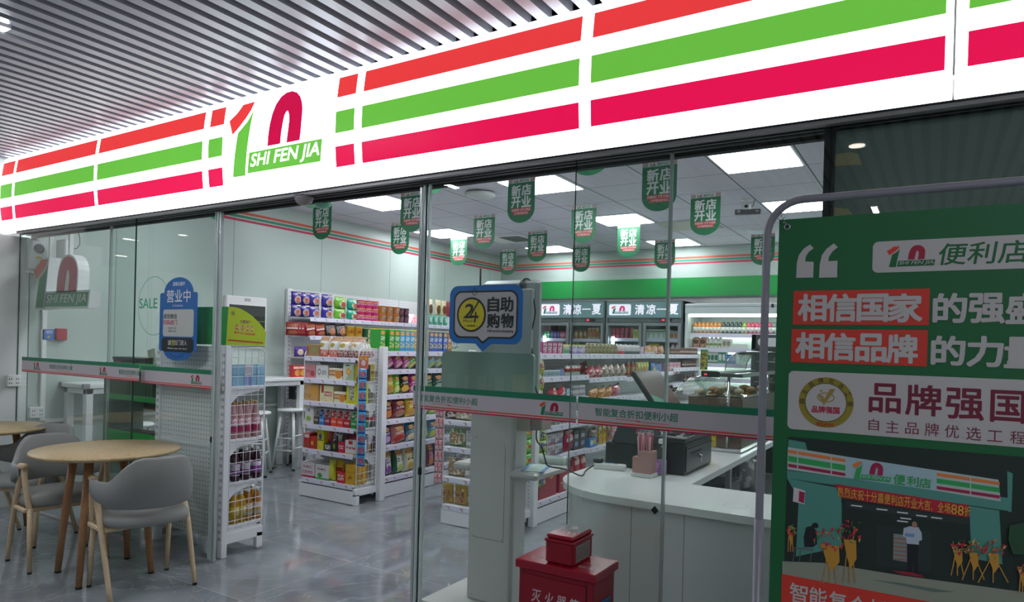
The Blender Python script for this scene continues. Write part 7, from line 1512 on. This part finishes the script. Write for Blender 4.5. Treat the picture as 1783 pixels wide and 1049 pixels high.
# yellow tin, white coil roll, pink box further back
p = U(1236, 783, 2, ZC); tag(MB().box(-.05, .05, -.03, .03, 0, .17, pack('yellow_box2', 'B9A828', [('spk', 9, .55, .1, .9, .1, .7, '6A5A1E'), ('rect', 0, 1, .9, 1, 'A8342A')]), .002).build('yellow_carton', loc=(p.x, p.y, ZC)), 'yellow carton on the counter return behind the cash drawer', 'carton')
p = U(1252, 780, 2, ZC); b = MB()
for k in range(5): b.lathe([(.040, .03 * k), (.052, .03 * k + .006), (.052, .03 * k + .022), (.040, .03 * k + .028)], WPLAST, 20)
tag(b.build('paper_cup_stack', loc=(p.x, p.y + .05, ZC)), 'stack of white paper rolls beside the yellow carton', 'roll stack')
p = U(1275, 777, 2, ZC); tag(MB().box(-.08, .08, -.05, .05, .02, .16, mat('pink_board', 'A87A80', .5), .003).box(-.085, .085, -.055, .055, 0, .02, mat('olive_board', '5E5A3A', .5)).build('pink_carton', loc=(p.x + .02, p.y + .05, ZC)), 'pink carton on an olive base on the counter return', 'carton')
# glass warming case with curved front
x0, x1, y0, y1 = -1.72, -1.16, 4.95, 6.30
t = thing('display_case', 'glass food display case with curved front on the counter return', 'display case', (x0, y0, ZC)); Wx, Wy = x1 - x0, y1 - y0; DCG = glass_mat('case_glass', (.93, .95, .94), 1.6)
MB().box(0, Wx, 0, Wy, .004, .03, CHROME, .004).box(.16, Wx - .01, .06, Wy - .02, .03, .38, wood('case_wood', '5E4436', '3F2C22', 8)).build('base', t)
arc = [(0, .03), (.0, .13), (.012, .25), (.045, .36), (.11, .45), (.19, .515), (.29, .54)]
b = MB(); n = len(arc); b.add([(x, 0, z) for x, z in arc] + [(x, Wy, z) for x, z in arc], [(i, i + 1, n + i + 1, n + i) for i in range(n - 1)], DCG, True)
for y in (.0, Wy): b.add([(x, y, z) for x, z in arc] + [(Wx, y, .54), (Wx, y, .03)], [tuple(range(n + 2))], DCG)
b.build('curved_glass', t); b = MB()
for y in (0, Wy): b.tube([(x, y, z) for x, z in arc], .004, CHROME, 6)
b.build('glass_rim', t); MB().box(.27, .37, .0, Wy, .535, .56, mat('case_top', '55595A', .3, .6), .004).box(Wx - .05, Wx, .0, Wy, .535, .56, mat('case_top', '', .3), .004).box(.37, Wx - .05, 0, .05, .535, .56, mat('case_top', '', .3), .004).box(.37, Wx - .05, .05, Wy, .545, .552, DCG).build('lid', t)
for y in (.02, Wy - .02): MB().tube([(Wx - .10, y, .03), (Wx - .10, y, .54)], .010, CHROME, 8).build('post', t)
MB().box(.10, Wx - .02, .06, Wy - .06, .385, .395, DCG).build('tray_shelf', t); MB().box(.27, .40, -.004, .0, .53, .57, DARKM, .002).box(.29, .31, -.006, -.004, .543, .555, mat('red_lamp', 'D03A3A', .4, emit=1.0)).build('switch_box', t)
FOOD = mat('fried_food', '8C6A3A', .6); FOODP = mat('pale_food', 'A89C80', .6); random.seed(9)
for k in range(9):
    zz = ZC + .3955
    tag(MB().lathe([(.02, 0), (.05, .012), (.045, .03), (.015, .042)], FOOD if k % 2 else FOODP, 12, sx=random.uniform(.7, 1.1), sy=random.uniform(.9, 1.4)).build('pastry', loc=(x0 + .22 + .11 * (k % 3), y0 + .15 + .13 * k, zz)), 'baked pastry in the glass display case', 'pastry', 'pastries in the glass case')
for x, lb in ((-1.90, 'nearer the sweets gondola'), (-1.86, 'nearer the glass case')):
    tag(MB().tube([(x, 5.25 + .04, 1.145), (x + .11, 5.25, .786)], .011, mat('stick_red', '5E2A2A', .4), 8).build('red_stick', loc=(.02, 0, 0)), 'dark red stick leaning at the display case, %s' % lb, 'stick')
t = thing('glass_cover', 'rounded clear glass cover on top of the display case', 'glass cover', (-1.44, 5.55, ZC + .5605))
b = MB(); A_ = [(0, 0), (.01, .06), (.04, .11), (.09, .145), (.15, .155), (.28, .155)]; n = len(A_)
b.add([(x, 0, z) for x, z in A_] + [(x, .7, z) for x, z in A_], [(i, i + 1, n + i + 1, n + i) for i in range(n - 1)], DCG, True)
for y in (0, .7): b.add([(x, y, z) for x, z in A_] + [(.28, y, 0)], [tuple(range(n + 1))], DCG)
b.build('glass', t); b = MB()
for y in (0, .7): b.tube([(x, y, z + .004) for x, z in A_], .004, CHROME, 6)
b.build('rim', t)
# dark glass cabinet behind at the right
t = thing('steamer_cabinet', 'tall dark glass fronted steamer cabinet at the back behind the banner pole', 'cabinet', (-1.02, 7.3, 0)); SG_ = mat('steamer_grey', '4A4E50', .35, .5)
p = U(1309, 583, 1, 7.0); p2 = U(1372, 583, 1, 7.0); Wc, Hc_ = p2.x - p.x + .25, p.z; t.location = (p.x, 7.0, 0)
MB().box(0, .04, 0, .5, 0, Hc_, SG_).box(Wc - .04, Wc, 0, .5, 0, Hc_, SG_).box(0, Wc, 0, .5, Hc_ - .14, Hc_, SG_).box(0, Wc, .47, .5, 0, Hc_, mat('steamer_in', '6E7476', .4)).box(0, Wc, 0, .5, 0, .7, SG_).build('body', t); MB().poly if False else None
MB().prism(rrect(.06, Hc_ - .115, Wc - .05, Hc_ - .03, .04), 0, .004, mat('steamer_sign', 'B9BEC0', .3), (Vector((0, 0, 0)), Vector((1, 0, 0)), Vector((0, 0, 1)), Vector((0, -1, 0)))).build('sign_plate', t); MB().box(.04, Wc - .04, 0, .006, .7, Hc_ - .14, DCG).build('glass', t)
for z in (.95, 1.2, 1.4): MB().box(.04, Wc - .04, .02, .46, z, z + .012, CHROME).build('rack', t)
for k in range(4): tag(MB().lathe([(.02, 0), (.05, .01), (.045, .035), (.01, .05)], FOODP, 12).build('steamed_bun', loc=(p.x + .12 + .1 * k, 7.2, 1.4125 if k % 2 else 1.2125)), 'pale bun in the dark steamer cabinet', 'bun', 'buns in the steamer cabinet')

# ================================================================== SELF SERVICE KIOSK
KX0, KX1, KY = -2.318, -2.026, 3.30; KW = mat('kiosk_white', 'B9BAB5', .4); KS = mat('kiosk_silver', 'A9B0AE', .3, .6)
t = thing('self_service_kiosk', 'white self service kiosk column behind the glass leaf before the kiosk, seen from its back', 'kiosk', (-2.17, KY, 0)); K = lambda mb_: mb_.xf(Matrix.Translation((2.17, -KY, 0)))
K(MB().box(-2.52, -2.0, 3.12, 3.62, 0, .014, KW, .004)).build('base_plate', t); K(MB().box(KX0, KX1, KY, KY + .16, .014, 1.22, KW, .008).box(KX1, KX1 + .012, KY + .02, KY + .14, .014, 1.2, mat('kiosk_edge', 'C9CAC6', .4))).build('column', t)
a = Art((KX0 - -2.17, -.0004, 0)); 
b = MB(); LN = mat('kiosk_seam', '6E706C', .6)
for (xa, za, xb_, zb2) in ((.04, .38, .245, .383), (.245, .38, .248, .92)): b.box(KX0 + xa, KX0 + xb_, KY - .0008, KY, za, max(zb2, za + .002), LN)
for xa, za in ((.045, .96), (.235, .93), (.04, .385), (.235, .39), (.03, .04)): b.box(KX0 + xa, KX0 + xa + .005, KY - .001, KY, za, za + .005, DARKM)
K(b).build('service_hatch', t)
p, p2 = U(836, 560, 1, 3.36), U(936, 560, 1, 3.36); zt_ = U(900, 487.5, 1, 3.36).z
K(MB().box(p.x, p2.x, 3.36, 3.42, 1.15, zt_, KS, .02)).build('screen_housing', t); p3, p4 = U(860, 510, 1, 3.31), U(924, 510, 1, 3.31); K(MB().box(p3.x, p4.x, 3.32, 3.36, 1.25, U(900, 503, 1, 3.32).z, mat('kiosk_box', 'A2AAA8', .35, .5), .006)).build('rear_cover', t)
p, p2 = U(769, 650, 1, 3.06), U(929, 650, 1, 3.06); zt_ = U(850, 614, 1, 3.06).z; zb_ = U(850, 683, 1, 3.06).z
m_ = MB().prism(rrect(p.x, zb_ - .01, p2.x, zt_, .025), 0, .02, mat('notice_back', '7E9486', .5), (Vector((0, 3.08, 0)), Vector((1, 0, 0)), Vector((0, 0, 1)), Vector((0, -1, 0))))
t2 = thing('notice_display', 'grey green notice panel behind the glass under the speech bubble sticker', 'panel', (0, 0, 0)); m_.build('panel', t2); b = MB()
for k, (c0, c1) in enumerate(((780, 795), (808, 818), (832, 848), (862, 880))): a0, a1 = U(c0, 650, 1, 3.06).x, U(c1, 650, 1, 3.06).x; b.box(a0, a1, 3.0588, 3.06, zb_ + .01, zb_ + .085, mat('notice_patch', '869A8E', .5))
a0, a1 = U(893, 650, 1, 3.06).x, U(917, 650, 1, 3.06).x; b.box(a0, a1, 3.0588, 3.06, zb_ + .005, zb_ + .10, mat('notice_patch2', '8C9A84', .5)); b.build('printed_patches', t2)
K(MB().tube([(-2.27, 3.08, zb_), (-2.27, 3.30, zb_ - .02)], .008, KW, 6).tube([(-2.06, 3.08, zb_), (-2.06, 3.30, zb_ - .02)], .008, KW, 6)).build('panel_bracket', t)
K(MB().box(-2.02, -1.93, 3.32, 3.46, 1.02, 1.16, mat('kiosk_beige', '9C968A', .45), .006).box(-1.93, -1.86, 3.33, 3.45, 1.03, 1.15, mat('kiosk_beige2', '8E887E', .45), .006)).build('scanner_box', t)
K(MB().box(-2.026, -1.85, 3.27, 3.66, .757, .80, KW, .014)).build('side_tray', t); K(MB().box(-2.44, -2.318, 3.30, 3.60, .757, .80, KW, .012)).build('side_tray', t)
p = U(872, 500, 1, 3.39); K(MB().tube([(U(836.5, 495, 1, 3.40).x, 3.40, U(836.5, 495, 1, 3.4).z - .02), (U(837, 468, 1, 3.40).x, 3.40, U(837, 468, 1, 3.4).z)], .006, BLACK, 6)).build('antenna', t)
tag(MB().box(-.065, .065, -.12, .12, 0, .003, pack('tray_leaflet', '5A8CC4', [('rect', .15, .85, 0, 1, 'A9C4B8'), ('ell', .5, .5, .3, .3, '7EB08C')])).build('leaflet', loc=(-1.935, 3.42, .801), rz=.3), 'blue and green leaflet on the kiosk side tray', 'leaflet')
b = MB()
for k in range(9): b.lathe([(.014, 0), (.017, .05)], mat('cup_frost', 'CFDDD4', .3), 10, c=(-2.005 + .017 * k, 3.60 + .003 * k, .801))
tag(b.build('cup_row', loc=(0, 0, 0)), 'row of ribbed white holders at the back of the kiosk side tray', 'holder')
# power cable of the kiosk: plug on top, down the edge, over to the counter strip
cp = [U(x, y, 1, yy) for x, y, yy in ((906, 503, 3.34), (908, 492, 3.36), (914, 486, 3.38), (921, 487, 3.38), (926, 495, 3.37), (929, 520, 3.35), (932, 545, 3.34), (926, 575, 3.34), (921, 585, 3.34), (926, 610, 3.34), (928, 640, 3.34), (927, 655, 3.34), (932, 675, 3.34), (938, 695, 3.34), (936, 730, 3.34), (934, 765, 3.34), (944, 780, 3.34), (949, 800, 3.36), (955, 812, 3.38), (985, 818, 3.40))]
e = U(1012, 829, 2, ZC + .006); e2 = U(1020, 820, 2, ZC + .007); e3 = U(1032, 811, 2, ZC + .04); cp += [e, e2, e3 + Vector((0, .02, 0))]
tag(MB().tube(smooth_pts(cp, 4), .0042, BLACK, 7).build('power_cable'), 'black power cable looping from the kiosk top to the counter power strip', 'cable'); tag(MB().tube([cp[0] - Vector((0, 0, .012)), cp[0] + Vector((.004, 0, .03)), cp[1] + Vector((0, 0, .008))], [.011, .010, .006], BLACK, 10).build('cable_plug'), 'black plug on top of the kiosk', 'plug')

# ================================================================== CEILING: PENNANTS, CAMERA, DOMES
PG = mat('pennant_green', '1E6A45', .5); PWD = mat('pennant_white', 'C9CCCB', .5); PRD = mat('pennant_red', 'B5383A', .5)
def make_pennant():
    t = thing('pennant', '', 'pennant'); W_, H_ = .150, .41
    pts = [(-W_, 0), (W_, 0), (W_, -.285)] + [(W_ * math.cos(k * pi / 14), -.285 - .125 * math.sin(k * pi / 14)) for k in range(1, 14)] + [(-W_, -.285)]
    MB().prism(pts, -.0006, .0006, PG, (Vector((0, 0, 0)), Vector((1, 0, 0)), Vector((0, 0, 1)), Vector((0, -1, 0)))).build('sheet', t)
    for sgn, nm in ((1, 'front_print'), (-1, 'back_print')):
        a = Art((0, -.0007 * sgn, 0), ea=(sgn, 0, 0), eb=(0, 0, 1), step=.0004)
        a.rect(-W_, -.037, W_, 0, PWD, 1)
        for s_ in (-1, 1):
            for z0, m in ((-.009, PRD), (-.021, PG), (-.033, PRD)): a.rect(s_ * W_ * .66 if s_ > 0 else -W_ * .99, z0, W_ * .99 if s_ > 0 else -W_ * .66, z0 + .0065, m, 2)
        emblem(a, -.085, -.033, -.028, -.004, 2, PRD, PG, PRD, PWD, lettering=False, parts='fszb'); a.text('便利店', -.022, -.031, .08, -.006, PG, 2, bold=.02, res=1)
        for s_, x0, z0 in (('新', -.105, -.157), ('店', .008, -.157), ('开', -.105, -.265), ('业', .008, -.265)): a.text(s_, x0, z0, x0 + .098, z0 + .098, PWD, 2, bold=.045, res=1)
        a.rect(-.108, -.305, .112, -.274, PRD, 1).rect(-.085, -.336, .09, -.305, PRD, 1); a.text('NEW STORE', -.098, -.301, .102, -.279, PWD, 2, bold=.02, res=1); a.text('OPENING', -.072, -.331, .076, -.310, PWD, 2, bold=.02, res=1); a.build(nm, t)
    MB().tube([(-.13, 0, 0), (-.13, 0, .05)], .0008, PWD, 4).tube([(.13, 0, 0), (.13, 0, .05)], .0008, PWD, 4).build('hanging_thread', t)
    return t
PN = Proto(make_pennant); xs_, ys_ = (-5.94, -4.63, -3.32, -1.99), (4.13, 5.45, 6.77, 8.05, 9.39)
rown = ('in the nearest row', 'in the second row', 'in the third row', 'in the fourth row', 'in the farthest row'); coln = ('next to the side wall', 'second from the side wall', 'third from the side wall', 'farthest from the side wall')
for j, y in enumerate(ys_):
    for i, x in enumerate(xs_):
        if (i, j) == (3, 3): continue
        PN.put((x, y, 3.05), random.uniform(-.04, .04), 'green opening pennant %s, %s' % (rown[j], coln[i]), 'green pennants hung from the shop ceiling')
t = thing('twin_camera', 'black bar camera with two round lenses on a white ceiling mount', 'camera', (0, 0, 0)); p = U(1302, 369, 2, 2.965); t.location = p; t.rotation_euler = (0, 0, .25); t.scale = (1.22, 1.22, 1.0)
MB().box(-.105, .105, -.02, .02, -.028, .024, mat('camera_black', '2A2A2E', .35), .006).build('body', t)
for x in (-.075, .075): MB().lathe([(.014, 0), (.014, .004), (.010, .004), (.010, .0), (.0, .0)], CHROME, 16).xf(Matrix.Translation((x, -.0205, .0)) @ Matrix.Rotation(pi / 2, 4, 'X')).build('lens', t)
MB().lathe([(.034, .0), (.036, .03), (.034, .06), (.02, .075)], WPLAST, 18).xf(Matrix.Translation((-.015, .0, .02))).tube([(-.015, 0, .08), (-.015, .0, HC - p.z)], .014, WPLAST, 10).box(-.06, .03, -.03, .03, HC - p.z - .012, HC - p.z, WPLAST).build('mount', t); MB().lathe([(.016, 0), (.016, .003)], BLACK, 16).xf(Matrix.Translation((-.015, -.034, .05)) @ Matrix.Rotation(pi / 2, 4, 'X')).build('mount_pivot', t); MB().tube([(.02, .01, .06), (.04, .0, .05), (.05, .01, .10), (.06, .02, HC - p.z)], .003, BLACK, 6).build('cable', t)
p = U(836, 335, 2, HC); tag(MB().lathe([(.06, .0), (.155, -.012), (.165, -.03), (.14, -.05), (.06, -.06)][::-1], mat('ap_white', 'BFC3C2', .4), 28).build('ceiling_disc', loc=(p.x, p.y, HC)), 'round white ceiling disc left of the biggest pennant', 'access point')
p = U(888, 416, 2, HC); t = thing('air_vent', 'square white ceiling air vent in the middle of the shop', 'air vent', (p.x, p.y, HC)); MB().box(-.34, .34, -.33, .33, -.012, 0, WPLAST, .004).build('frame', t)
b = MB()
for k in range(9): b.box(-.05, .29, -.24 + .055 * k, -.205 + .055 * k, -.016, -.012, mat('vent_slot', '6A6C6C', .5))
b.build('louvre', t)
p = U(1200, 392, 2, HC); tag(MB().box(-.34, .34, -.33, .33, -.012, 0, mat('vent_panel', 'AFB3A4', .5), .004).build('ceiling_hatch', loc=(p.x, p.y, HC)), 'pale square ceiling panel left of the twin camera pennant', 'ceiling panel')
p = U(1068, 448, 2, HC); tag(MB().lathe([(.03, -.05), (.05, -.04), (.055, -.01), (.055, 0)], WPLAST, 18).build('smoke_detector', loc=(p.x, p.y, HC + .002)), 'small round smoke detector near the back wall', 'smoke detector')
t = thing('dome_sensor', 'half round grey sensor dome under the door track', 'sensor', (U(526, 350, 1, 2.80).x, 2.815, 2.352)); MB().lathe([(.0, -.052), (.025, -.049), (.05, -.035), (.062, -.014), (.065, 0)], mat('dome_grey', '9A8E8E', .25), 24, sy=.8).build('dome', t)
MB().lathe([(.066, 0), (.067, .006)], GREYPL, 24, sy=.8).build('base_ring', t)
t = thing('dome_sensor', 'pale green half round dome beside the grey sensor under the door track', 'sensor', (U(549, 352, 1, 2.9).x, 2.96, 2.352)); MB().lathe([(.0, -.045), (.025, -.042), (.05, -.03), (.062, -.012), (.065, 0)], mat('dome_green', '7FC4A4', .25), 24, sy=.8).build('dome', t); MB().box(-.06, .06, -.03, .04, 0, .09, WPLAST).build('bracket', t)
